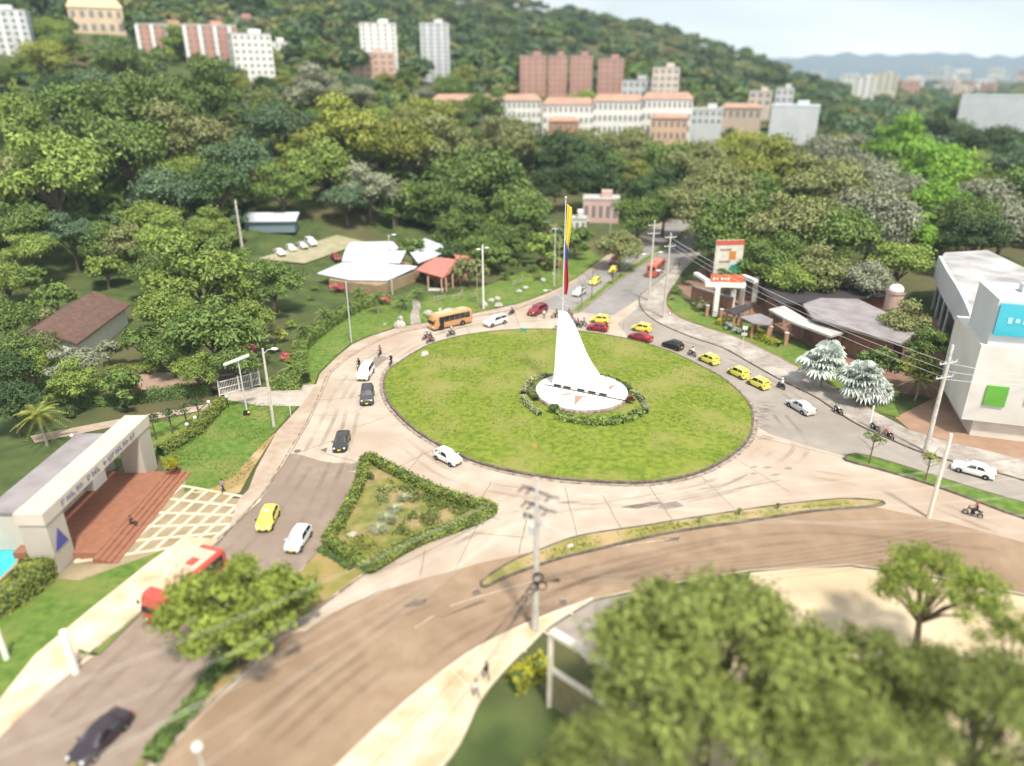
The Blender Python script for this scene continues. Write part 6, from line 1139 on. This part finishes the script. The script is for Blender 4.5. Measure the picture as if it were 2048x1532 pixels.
# ------------------------------------------------------------------ people
def skel(pose):
    J = {}; E = []
    def j(n, p, r, par=None, zone='shirt'): J[n] = (Vector(p), r, zone); E.append((par, n)) if par else None
    if pose == 'ride': pel, lean = Vector((-.34, 0, .92)), .30
    elif pose == 'sit': pel, lean = Vector((0, 0, .22)), .12
    else: pel, lean = Vector((0, 0, .95)), .03
    T = lambda h, y=0, f=0: pel + Vector((math.sin(lean) * h + f, y, math.cos(lean) * h))
    j('pelvis', pel, .135, None, 'trousers'); j('spine', T(.2), .125, 'pelvis'); j('chest', T(.40), .145, 'spine'); j('collar', T(.50), .10, 'chest'); j('neck', T(.56), .052, 'collar', 'skin')
    hb = T(.62); up = Vector((0, 0, 1)) if pose != 'ride' else Vector((.05, 0, 1)); j('jaw', hb + Vector((.025, 0, .03)), .072, 'neck', 'skin'); j('brow', hb + Vector((.02, 0, .03)) + up * .09, .095, 'jaw', 'skin'); j('crown', hb + up * .19, .062, 'brow', 'skin')
    j('nose', hb + Vector((.118, 0, .075)), .014, 'jaw', 'skin')
    for s, n in ((1, 'l'), (-1, 'r')):
        j('sho' + n, T(.455, s * .185), .062, 'chest'); ph = s if pose == 'walk' else 0
        if pose == 'ride': el, wr, ha = Vector((.05, s * .33, 1.10)), Vector((.32, s * .34, 1.02)), Vector((.40, s * .33, 1.02))
        elif pose == 'sit': el, wr, ha = Vector((.16, s * .26, .45)), Vector((.36, s * .16, .50)), Vector((.44, s * .13, .49))
        else: el, wr, ha = Vector((-.12 * ph, s * .24, 1.14)), Vector((.04 - .16 * ph, s * .25, .90)), Vector((.08 - .17 * ph, s * .25, .81))
        j('elb' + n, el, .045, 'sho' + n); j('wri' + n, wr, .029, 'elb' + n, 'skin'); j('pal' + n, ha, .034, 'wri' + n, 'skin')
        d = (ha - wr).normalized(); sd = Vector((0, 0, 1)).cross(d); sd = sd.normalized() if sd.length > .1 else Vector((1, 0, 0)); sd = Vector((1, 0, 0)) if pose in ('walk', 'stand') else sd; cu = Vector((0, -s, -.2)) if pose in ('walk', 'stand') else Vector((0, 0, -1))
        for q, (o, l) in enumerate(((-.03, .075), (-.01, .088), (.01, .082), (.03, .06))):
            j(f'fa{n}{q}', ha + d * .045 + sd * o, .011, 'pal' + n, 'skin'); j(f'fb{n}{q}', ha + d * (.045 + l * .6) + sd * o + cu * .025, .009, f'fa{n}{q}', 'skin'); j(f'fc{n}{q}', ha + d * (.04 + l * .75) + sd * o + cu * .06, .008, f'fb{n}{q}', 'skin')
        j('tha' + n, ha + sd * (.045) - d * .01 + cu * .01, .012, 'pal' + n, 'skin'); j('thb' + n, ha + sd * .06 + d * .04 + cu * .02, .009, 'tha' + n, 'skin')
        if pose == 'ride': hi, kn, an, to = pel + Vector((.06, s * .10, -.02)), Vector((.08, s * .23, .74)), Vector((-.12, s * .20, .38)), Vector((.06, s * .20, .34))
        elif pose == 'sit': hi, kn, an, to = pel + Vector((.05, s * .10, 0)), Vector((.46, s * .14, .30)), Vector((.52, s * .14, -.10)), Vector((.68, s * .15, -.14))
        else: hi, kn, an, to = Vector((0, s * .095, .89)), Vector((.05 + .14 * ph, s * .10, .50)), Vector((-.04 + .22 * ph, s * .10, .085 + (.05 if ph < 0 else 0))), Vector((.11 + .22 * ph, s * .115, .04))
        j('hip' + n, hi, .09, 'pelvis', 'trousers'); j('kne' + n, kn, .062, 'hip' + n, 'trousers'); j('ank' + n, an, .043, 'kne' + n, 'trousers'); j('toe' + n, to, .036, 'ank' + n, 'shoes')
    return J, E, hb
POSE = {}
ZN = ['skin', 'shirt', 'trousers', 'shoes']
def person_mesh(pose):
    if pose in POSE: return POSE[pose]
    J, E, hb = skel(pose); names = list(J); ix = {n: i for i, n in enumerate(names)}; me = bpy.data.meshes.new('skeleton'); me.from_pydata([J[n][0] for n in names], [(ix[a], ix[b]) for a, b in E], []); o = link('skeleton', me)
    sk = o.modifiers.new('skin', 'SKIN'); o.modifiers.new('sub', 'SUBSURF').levels = 1
    if not me.skin_vertices:
        b = bmesh.new(); b.from_mesh(me); b.verts.layers.skin.verify(); b.to_mesh(me); b.free()
    for n, v in zip(names, me.skin_vertices[0].data): r = J[n][1]; v.radius = (r, r); v.use_root = n == 'pelvis'
    C_dg = bpy.context.evaluated_depsgraph_get(); C_dg.update(); out = bpy.data.meshes.new_from_object(o.evaluated_get(C_dg)); bpy.data.objects.remove(o); out.name = 'person'
    A = np.array([J[a][0] for a, b in E]); B = np.array([J[b][0] for a, b in E]); zo = []
    for a, b in E: zo.append(ZN.index(J[b][2]))
    out.materials.clear()
    for z in ZN: out.materials.append(M_skin)
    mi = []
    for f in out.polygons:
        c = np.array(f.center); t = np.clip(((c - A) * (B - A)).sum(1) / np.maximum(((B - A) ** 2).sum(1), 1e-9), 0, 1); mi.append(zo[int(np.argmin(np.linalg.norm(A + (B - A) * t[:, None] - c, axis=1)))])
    out.polygons.foreach_set('material_index', mi); out.polygons.foreach_set('use_smooth', [True] * len(mi)); out.update(); POSE[pose] = (out, hb); return POSE[pose]
def person(pose, loc, rz, shirt, trous, label, helmet=None, cap=None, group=None):
    me, hb = person_mesh(pose); me = me.copy()
    for k, m in enumerate((M_skin, shirt, trous, M_black)): me.materials[k] = m
    o = link('person', me, loc=loc); o.rotation_euler = (0, 0, rz); tag(o, label, 'person', group)
    if helmet: h = MB().ball(hb + Vector((.01, 0, .12)), (.155, .135, .145), 12, 9).build('helmet', helmet, o, smooth=True); MB().ball(hb + Vector((.10, 0, .11)), (.075, .105, .05), 8, 6).build('visor', M_glass, h, smooth=True)
    else:
        MB().ball(hb + Vector((-.015, 0, .14)), (.108, .102, .088), 10, 7).build('hair', cap or M_hair, o, smooth=True)
        for s in (-1, 1): MB().ball(hb + Vector((.105, s * .035, .105)), (.012, .016, .011), 6, 5).build('eye', M_black, o)
    return o
cl_ = lambda n, c: cloth(n, c)
SH = dict(white=cl_('white', (.72, .72, .72)), blue=cl_('blue', (.05, .09, .25)), black=cl_('black', (.02, .02, .022)), pink=cl_('pink', (.45, .16, .22)), red=cl_('red', (.32, .03, .04)), lilac=cl_('lilac', (.36, .24, .36)), grey=cl_('grey', (.22, .22, .23)), navy=cl_('navy', (.02, .03, .07)), jeans=cl_('jeans', (.06, .09, .16)))
HM = dict(white=paint('helmet_white', (.75, .75, .75)), black=paint('helmet_black', (.02, .02, .02)), red=paint('helmet_red', (.4, .03, .03)))
MP = {}
MOTOS = [((861, 685), (-20, 6), ('moto_red', (.45, .03, .03)), 'black', 'black', 'red motorcycle beside the front wheel of the orange minibus', 'rider in black on the red motorcycle by the minibus', 0),
 ((853, 679), (-20, 6), ('moto_black', (.03, .03, .035)), 'grey', 'white', 'dark motorcycle half behind the red one near the minibus', 'rider in grey with white helmet just ahead of the red motorcycle', 0),
 ((902, 672), (-20, 5), ('moto_black', (.03, .03, .035)), 'lilac', 'white', 'dark motorcycle alongside the rear half of the orange minibus', 'rider in a lilac top beside the rear of the minibus', 0),
 ((760, 711), (-10, 12), ('moto_maroon', (.22, .03, .06)), 'pink', 'black', 'maroon motorcycle above the dark road patch on the west ring', 'rider in pink above the dark road patch', 0),
 ((718, 738), (-6, 12), ('moto_black', (.03, .03, .035)), 'black', 'black', 'dark motorcycle outside the white people carrier, by the west kerb', 'rider in black beside the roof of the white people carrier', 0),
 ((782, 729), (-8, 14), ('moto_black', (.03, .03, .035)), 'black', 'white', 'dark motorcycle close to the island kerb right of the dark road patch', 'rider in black with white helmet close to the western island kerb', 0),
 ((1023, 629), (-16, 6), ('moto_blue', (.03, .04, .09)), 'grey', 'white', 'dark blue scooter between the silver estate car and the dark red off-road car', 'rider in grey on the scooter ahead of the dark red off-road car', 1),
 ((1111, 636), (-20, 1), ('moto_black', (.03, .03, .035)), 'black', 'black', 'dark motorcycle peeping out left of the monument tip', 'rider in black mostly hidden left of the monument tip', 0),
 ((1136, 634), (-18, -1), ('moto_blue', (.03, .04, .09)), 'blue', 'black', 'dark blue motorcycle right of the monument tip, farthest of its cluster', 'rider in blue right of the monument tip', 0),
 ((1143, 645), (-18, -2), ('moto_pink', (.32, .10, .16)), 'pink', 'black', 'dusky pink motorcycle just right of the monument tip', 'rider in pink just right of the monument tip', 0),
 ((1116, 662), (-18, -1), ('moto_black', (.03, .03, .035)), 'grey', 'white', 'dark motorcycle mostly hidden behind the monument sail', 'rider in grey mostly hidden behind the monument sail', 0),
 ((1154, 655), (-18, -3), ('moto_black', (.03, .03, .035)), 'black', 'black', 'black motorcycle in front of the crimson classic car, left of a pair', 'rider in black in front of the crimson classic car, left of a pair', 0),
 ((1166, 653), (-18, -3), ('moto_black', (.03, .03, .035)), 'grey', 'black', 'black motorcycle nearest the crimson classic car bumper', 'rider in grey nearest the crimson classic car bumper', 0),
 ((1383, 712), (-20, -8), ('moto_black', (.03, .03, .035)), 'white', 'black', 'dark motorcycle between the black hatchback and a yellow taxi', 'rider in white behind the black hatchback', 0),
 ((1561, 777), (-18, -10), ('moto_black', (.03, .03, .035)), 'white', 'white', 'black scooter by the east kerb ahead of the silver saloon', 'rider in white on the scooter by the east kerb', 1),
 ((1674, 827), (-20, -10), ('moto_black', (.03, .03, .035)), None, None, 'black motorcycle parked alone at the east kerb', None, 0),
 ((1748, 862), (-20, -11), ('moto_black', (.03, .03, .035)), None, None, 'black motorcycle parked at the foot of the short white post', None, 0),
 ((1775, 876), (-20, -11), ('moto_red', (.45, .03, .03)), None, None, 'red motorcycle parked beyond the short white post', None, 0),
 ((1944, 1032), (-60, -18), ('moto_black', (.03, .03, .035)), 'black', 'red', 'dark motorcycle alone on the lower right carriageway', 'rider in black alone on the lower right carriageway', 0)]
for c, d, col, sh, he, lab, rl, sc in MOTOS:
    key = (col[0], sc)
    if key in MP: t = copy_tree(MP[key])
    else: t = MP[key] = make_moto(col, bool(sc))
    p, h = head(c, d); t.location = p + Vector((0, 0, .006)); t.rotation_euler = (0, 0, h); tag(t, lab, 'scooter' if sc else 'motorcycle', 'motorcycles')
    if sh: person('ride', p + Vector((0, 0, .006)), h, SH[sh], SH['jeans'] if sh != 'black' else SH['black'], rl, HM[he], group='motorcycle riders')
for c, d, sh, tr_, lab in [((1088, 637), (3, 8), 'white', 'navy', 'pedestrian in a white top crossing beside the dark red off-road car'), ((447, 986), (6, -3), 'lilac', 'navy', 'pedestrian in lilac shirt and dark trousers on the clubhouse lawn'), ((973, 1362), (8, 10), 'black', 'jeans', 'pedestrian in black on the cream pavement at the bottom'), ((953, 1398), (8, 10), 'white', 'grey', 'pedestrian in white on the cream pavement at the bottom'), ((1358, 538), (8, -6), 'red', 'navy', 'pedestrian in red on the pavement by the avenue bus')]:
    p, h = head(c, d); person('walk', p + Vector((0, 0, .16 if c[1] > 1300 or c[0] == 1358 else .05 if c[0] == 447 else .01)), h, SH[sh], SH[tr_], lab)
person('sit', (-38.35, 60.5, .47), 0, SH['black'], SH['black'], 'person in black sitting on the terracotta clubhouse steps')
person('walk', (-42.6, 56.5, .71), .6, SH['white'], SH['grey'], 'person in white standing on the clubhouse platform')
# ------------------------------------------------------------------ poles, lamps, wires, signs
def pole(c, top, r0, r1, label, m=None, group=None, name='utility_pole', arms=(), lamps=(), z0=.0):
    b = PT(*c) if c[1] < 530 else P(*c); z0 = z0 or b.z; b.z = 0; h = ztop(b, top); t = root(name, b + Vector((0, 0, z0)), 0, label, 'pole' if 'pole' in name else 'street lamp', group); MB().tube([(0, 0, 0), (0, 0, h - z0)], [r0, r1], 12).build('shaft', m or M_concpole, t)
    for z, L, a in arms:
        o = MB().box((0, 0, h - z), (L, .12, .12), R(a)).build('crossarm', M_steelpole, t); mm = MB(); dx, dy = math.cos(R(a)), math.sin(R(a))
        for k in (-.48, -.2, .2, .48): mm.tube([(L * k * dx, L * k * dy, h - z + .06), (L * k * dx, L * k * dy, h - z + .32)], [.07, .05], 6)
        mm.build('insulator', M_palegrey, o)
    for z, L, a in lamps:
        dx, dy = math.cos(R(a)), math.sin(R(a)); o = MB().tube([(0, 0, h - z - .5), (dx * L * .5, dy * L * .5, h - z), (dx * L, dy * L, h - z + .1)], .05, 6).build('lamp_arm', M_steelpole, t); MB().ball((dx * (L + .3), dy * (L + .3), h - z + .08), (.48, .28, .16), 10, 6).build('lamp_head', mat('lamp_shell', (.66, .67, .68), rough=.35), o)
    return t, b, h
main_, mb_, mh_ = pole((1070, 1262), 957, .30, .15, 'big concrete utility pole with crossarms, transformer and cable bundles', name='utility_pole', z0=.15)
zz = lambda py: ztop(mb_, py)
ax = (P(1150, 1040, 0) - P(1000, 970, 0)).normalized()
def at_main(px_, py_): d = ray(px_, py_); t = mb_.y / d.y; return Vector((d.x * t, mb_.y, CAMH + d.z * t))
def mloc(v): return v - main_.location
M_ins = mat('insulator_dark', (.06, .06, .065), rough=.3); HW = []
for (x0, y0), (x1, y1) in (((1046, 968), (1097, 997)), ((1053, 1000), (1094, 1024))):
    a, b = at_main(x0, y0), at_main(x1, y1); zc_ = (a.z + b.z) / 2; hl = (b.x - a.x) * .62; dv = Vector((.80, -.60, 0))
    o = MB().box(mloc(Vector((mb_.x, mb_.y, zc_))), (hl * 2 + .4, .11, .11), math.atan2(dv.y, dv.x)).build('crossarm', M_ins, main_); MB().tube([mloc(Vector((mb_.x, mb_.y, zc_ - .8))), mloc(Vector((mb_.x, mb_.y, zc_)) + dv * hl * .6)], .035, 5).tube([mloc(Vector((mb_.x, mb_.y, zc_ - .8))), mloc(Vector((mb_.x, mb_.y, zc_)) - dv * hl * .6)], .035, 5).build('brace', M_steelpole, o)
    for k in (-1, -.45, 1):
        c = Vector((mb_.x, mb_.y, zc_)) + dv * hl * k
        for e in (Vector((-.62, -.78, -.1)), Vector((.9, -.25, -.05))):
            m = MB().tube([mloc(c), mloc(c + e * .5)], .02, 4)
            for q in range(5): m.lathe(mloc(c + e * (.25 + q * .1)), [(.09, -.03), (.05, .03)], n=8)
            m.tube([mloc(c + e * .22), mloc(c + e * .72)], .07, 7); m.build('insulator', M_ins, o)
        HW.append(c)
for k, py in enumerate((1040, 1052)): MB().box(mloc(at_main(1078 + 10 * k, py)), (1.5, .1, .1), R(-40)).build('crossarm', M_steelpole, main_)
c = at_main(1063, 1059); MB().lathe(mloc(c), [(0, -.45), (.2, -.43), (.22, .35), (.12, .45), (0, .46)], n=12).build('transformer', M_palegrey, main_)
c = at_main(1055, 1040); m = MB()
for k in range(4): m.tube([mloc(c + Vector((.35 * math.cos(i * .6), .35 * math.sin(i * .6) * .6, .12 * k + .05 * i))) for i in range(8)], .035, 5)
m.build('cut_out', M_ins, main_)
m = MB()
for px_, py_, r_ in ((1076, 1150, .42), (1084, 1166, .38), (1068, 1167, .34), (1060, 1178, .3), (1049, 1192, .24)):
    c = at_main(px_, py_)
    for k in range(3): m.tube([mloc(c + Vector((r_ * math.cos(i * .5236) * (1 - .06 * k), -.3 - .05 * k, r_ * 1.1 * math.sin(i * .5236) * (1 - .06 * k)))) for i in range(13)], .045, 5)
m.build('cable_coil', M_black, main_); a, b = at_main(1090, 1163), at_main(1120, 1160); MB().tube([mloc(a), mloc(b)], .04, 6).tube([mloc(a.lerp(b, .55)), mloc(b)], .10, 8).build('splice_case', M_black, main_)
def wire(a, b, sag, r_, m, label, group, n=14):
    pts = [a.lerp(b, k / n) - Vector((0, 0, sag * 4 * (k / n) * (1 - k / n))) for k in range(n + 1)]; o = MB().tube([p - a for p in pts], r_, 5).build('overhead_wire', m, loc=a); tag(o, label, 'wire', group)
M_wlight = mat('wire_aluminium', (.66, .62, .58), rough=.5); M_wdark = mat('wire_black', (.03, .028, .026), rough=.7)
for k, c in enumerate(HW):
    e = P(*[(-40, 1440), (60, 1600), (140, 1640), (-20, 1520), (230, 1660), (90, 1560)][k], 10.5 - .3 * k); wire(c, e, .7, .011, M_wlight, 'pale bare wire running from the big pole crossarms to the lower left', 'pale wires to the lower left')
for k, c in enumerate(HW[2:] + HW[:1]):
    e = P(2120, 905 + k * 40, 11); wire(c, e, 1.0, .012, M_wlight, 'pale bare wire running from the big pole crossarms to the right edge', 'pale wires to the right')
jb = at_main(1074, 1150)
for k in range(8): wire(jb + Vector((-.1, -.2, -.12 * k)), P(560 + k * 34, 1640, 6.0), .8 + .06 * k, .012 + .006 * (k % 3), M_wdark if k % 3 == 2 else mat('wire_brown', (.34, .27, .21), rough=.7), 'dark cable of the bundle falling from the big pole to the bottom edge', 'bundle cables to the bottom')
for k in range(7): wire(jb + Vector((.15, -.2, .25 - .14 * k)), P(1900, 1052 + 9 * k, 7.0), .7 + .1 * k, .024 if k == 3 else .013, M_wdark, 'dark cable of the bundle running right from the big pole into the tree', 'bundle cables to the right')
wire(at_main(1078, 1180), at_main(1040, 1262) + Vector((-3, -1, -.2)), .1, .02, M_wdark, 'single dark guy wire slanting down beside the big pole', None)
PW = 'grey poles with overhead lines'
t1, b1, h1 = pole((1297, 603), 440, .26, .14, 'tall white pole on the east pavement, left of a close pair', arms=((1.0, 2.4, 10), (2.6, 2.4, 10)), lamps=((6.5, 1.6, 20), (6.6, 1.6, 200)))
t2, b2, h2 = pole((1327, 637), 466, .26, .15, 'tall white pole on the east pavement, right of a close pair', arms=((.8, 2.2, 15), (2.4, 2.2, 15)), lamps=((7.0, 1.4, 170),))
t3, b3, h3 = pole((1850, 905), 690, .30, .16, 'tall pale pole in front of the white building', arms=((2.2, 2.6, 20), (4.0, 2.6, 20)))
t4, b4, h4 = pole((1857, 1035), 868, .22, .15, 'pale concrete pole on the lower right carriageway edge', mat('pole_pale', (.70, .64, .56), rough=.8))
pole((703, 686), 562, .12, .08, 'slim grey lamp post on the north-west lawn', M_steelpole, name='lamp_post'); pole((967, 618), 490, .20, .14, 'white post with twin lamps among the bank rocks', mat('post_white', (.74, .74, .72), rough=.5), name='lamp_post', lamps=((.6, .5, 0), (.9, .5, 180)))
pole((955, 617), 530, .09, .07, 'thin wooden pole just left of the white twin lamp post', M_wood); pole((785, 590), 468, .14, .10, 'pale pole in front of the metal roofed restaurant', lamps=((.3, .8, 20),))
pole((1108, 572), 455, .17, .11, 'slim concrete pole on the bank left of the flag', arms=((.3, 1.2, 0),)); pole((1117, 566), 478, .10, .08, 'thin wooden pole just behind the slim bank pole', M_wood)
pole((548, 853), 697, .20, .13, 'leaning pale lamp pole on the lawn by the gate drive', lamps=((.25, 1.1, 15),), name='lamp_post'); pole((487, 512), 400, .34, .22, 'thick pale pole beside the car park'); pole((788, 458), 390, .22, .16, 'grey pole with lamp behind the metal roofs', lamps=((.2, .8, 30),)); pole((1220, 470), 415, .16, .12, 'grey pole among trees beside the avenue', lamps=((.2, .6, 20),))
pole((1738, 856), 812, .14, .12, 'short white post at the east kerb with parked motorcycles', M_white, name='bollard_post')
pole((14, 1318), 1255, .22, .2, 'white lamp column on the club lawn at the left edge', M_white, name='lamp_post'); pole((1608, 600), 545, .18, .14, 'grey pole in the dark yard of the brick restaurant'); pole((152, 1345), 1262, .3, .26, 'stout white gatepost at the end of the club walkway', M_white, name='bollard_post')
b = P(430, 1640); h = ztop(b, 1494); t = root('street_lamp', b, 0, 'white globe street lamp at the bottom edge between the roads', 'street lamp'); MB().tube([(0, 0, 0), (0, 0, h)], .06, 8).build('shaft', M_steelpole, t); MB().ball((0, 0, h), .3).build('globe', M_white, t, smooth=True)
for (a, b), zs2 in (((b1, b2), (0,)), ):
    for k in range(3): wire(Vector((b1.x, b1.y, h1 - 1.0 - k * .8)), P(1470, 350, 12), .8, .025, M_wdark, 'dark wire from the left pole of the close pair up the avenue', 'wires up the avenue'); wire(Vector((b2.x, b2.y, h2 - .8 - k * .8)), Vector((b3.x, b3.y, h3 - 2.2 - k * .9)), 1.3, .028, M_palegrey, 'grey wire between the close pair of poles and the pole by the white building', 'wires along the east pavement')
for k in range(3): wire(Vector((b3.x, b3.y, h3 - 2.2 - k)), P(2300, 760, 9 - k), .8, .03, M_palegrey, 'grey wire leaving the pole by the white building to the right', 'wires past the white building')
# leaning lamp on the avenue median and garden lamp by the gate
b = P(1142, 627, .2); e = P(1098, 589, 0); t = root('street_lamp', b, 0, 'slim leaning street lamp on the tip of the avenue median behind the flagpole', 'street lamp'); dz = ztop(Vector((b.x - 2.6, b.y, 0)), 582)
MB().tube([(0, 0, 0), (-1.2, 0, dz * .5), (-3.2, 0, dz * .92), (-4.0, 0, dz), (-4.7, 0, dz - .05)], [.08, .07, .05, .045, .04], 7).build('shaft', M_steelpole, t); MB().ball((-5.0, 0, dz - .1), (.42, .2, .14), 10, 6).build('lamp_head', M_white, t)
b = P(495, 828, .05); hh = ztop(b, 722); t = root('solar_lamp', b, 0, 'grey lamp post with a wide slanting panel on the lawn by the gate', 'street lamp'); MB().tube([(0, 0, 0), (-.1, 0, hh)], [.12, .09], 8).build('shaft', M_steelpole, t); MB().box((-.3, 0, hh + .1), (3.4, .9, .14), rz=R(25), ry=-.25).build('panel', M_lightroof, t)
m = MB().box((0, -.25, .3), (.8, .45, .6), taper=.85); m.build('battery_box', M_black, t); MB().ball((.35, -.4, .45), .16).build('marker', M_plate, t)
# signs
def sign(c, top, label, shape, m, w=.6, h_=.6):
    b = P(*c); hh = ztop(b, top); t = root('road_sign', b, R(-15), label, 'sign', 'small signs on posts'); MB().tube([(0, 0, 0), (0, 0, hh)], .045, 6).build('post', M_white, t)
    if shape == 'round': MB().lathe((0, -.06, hh - .25), [(0, 0), (w / 2, 0), (w / 2, .03), (0, .03)], 'Y', 18).build('plate', m, t); MB().lathe((0, -.075, hh - .25), [(0, 0), (w * .34, 0), (w * .34, .01), (0, .01)], 'Y', 18).build('plate_centre', M_white, t)
    else: MB().box((0, -.06, hh - h_ / 2), (w, .04, h_)).build('plate', m, t)
    return t, hh
sign((1338, 652), 624, 'small round red-rimmed road sign on the east pavement', 'round', paint('sign_red', (.5, .04, .04)), .7); t, hh = sign((1484, 702), 652, 'white double plate sign on a post before the golden hedge', 'box', M_white, .8, .6); MB().box((0, -.06, hh - 1.4), (.9, .04, .5)).build('plate', M_palegrey, t)
sign((582, 833), 797, 'small white arrow sign beside the gate drive', 'box', M_white, .7, .35); sign((1107, 560), 545, 'little white sign on the bank by the slim pole', 'box', M_white, .5, .4)
sign((1047, 668), 656, 'low teal sign on the far edge of the island lawn', 'box', paint('sign_teal_small', (.05, .33, .30)), 1.1, .55)
t, hh = sign((1068, 903), 889, 'low sign board with ochre top on the near island lawn', 'box', mat('ochre', (.5, .36, .1), rough=.7), .7, .4); MB().box((0, -.06, hh - .55), (1.0, .05, .3)).build('plate', M_palegrey, t)
for k, c in enumerate([(378, 872), (394, 858), (408, 842), (421, 826), (457, 815), (150, 895)]):
    b = P(*c); t = root('garden_lamp', b, 0, ['white globe lamp nearest the pylon along the entrance hedge', 'second white globe lamp along the entrance hedge', 'third white globe lamp along the entrance hedge', 'fourth white globe lamp along the entrance hedge', 'white globe lamp at the gate end of the entrance hedge', 'white globe lamp by the dark garden hedge'][k], 'lamp', 'garden globe lamps'); MB().tube([(0, 0, 0), (0, 0, 1.5)], .05, 6).build('shaft', M_blackpl, t); MB().ball((0, 0, 1.65), .24).build('globe', M_white, t, smooth=True)
# ------------------------------------------------------------------ labels for the trees, each by its look and its nearest landmark
LM = [('the brown roofed house', 170, 640), ('the pink brick apartments', 385, 115), ('the bright white apartment block', 530, 130), ('the grey block at the left edge', 20, 90), ('the slim grey tower', 872, 130), ('the broad white tower', 760, 120), ('the long pale shed', 545, 445), ('the metal roofed restaurant', 740, 530), ('the red roofed porch', 890, 530), ('the flag', 1132, 470), ('the close three brick blocks', 1110, 160), ('the white terraces', 1230, 235), ('the close pair of white poles', 1320, 470), ('the billboard', 1450, 520), ('the bright white warehouse', 1600, 235), ('the curved grey canopy', 1930, 540), ('the long warehouse at the right edge', 2000, 215), ('the silver palms', 1670, 730), ('the pale green roof', 140, 530), ('the thick car park pole', 480, 450), ('the brick restaurant', 1700, 610), ('the sliding gate', 478, 760), ('the clubhouse', 170, 950), ('the white building', 1960, 780), ('the beige block', 1332, 175), ('the pink house behind the flag', 1200, 425)]
used = {}; seen = []
for t, p, rad, hc, tone in TREES:
    x, y, d = PX(p + Vector((0, 0, hc))); seen.append((t, x, y, rad, hc, tone))
for t, x, y, rad, hc, tone in sorted(seen, key=lambda s: (s[1], s[2])):
    n, lx, ly = min(LM, key=lambda l: math.hypot(l[1] - x, (l[2] - y) * 1.6)); dx, dy = x - lx, y - ly
    far = 'well ' if math.hypot(dx, dy) > 150 else 'just ' if math.hypot(dx, dy) < 60 else ''
    rel_ = ('right of' if dx > 0 else 'left of') if abs(dx) > 1.3 * abs(dy) else ('above' if dy < 0 else 'below'); rel_ = far + rel_
    sz = 'big' if rad > 9.5 else 'small' if rad < 5 else 'mid-sized'; key = f'{sz} {TONE[tone]} tree {rel_} {n}'; used.setdefault(key, []).append(t)
ORD = ['leftmost', 'second', 'third', 'fourth', 'fifth', 'sixth', 'seventh', 'eighth', 'ninth']
for key, l in used.items():
    for k, t in enumerate(l):
        t['label'] = key if len(l) == 1 else (('leftmost ' + key) if k == 0 else ('rightmost ' + key) if k == len(l) - 1 else f'{ORD[min(k, 8)]} {key}'); t['group'] = 'trees of the wooded park and hillside'
# ------------------------------------------------------------------ haze
M_hz = bpy.data.materials.new('haze'); M_hz.use_nodes = True; hn = M_hz.node_tree; hn.nodes.clear(); ho = hn.nodes.new('ShaderNodeOutputMaterial'); pv = hn.nodes.new('ShaderNodeVolumePrincipled')
pv.inputs['Color'].default_value = (.70, .87, 1.0, 1); pv.inputs['Density'].default_value = .00012; hn.links.new(pv.outputs[0], ho.inputs['Volume'])
tag(MB().box((2000, 6500, 448), (25000, 15000, 902)).build('haze', M_hz), 'pale blue haze over the plain and far mountains', None, None, 'stuff')
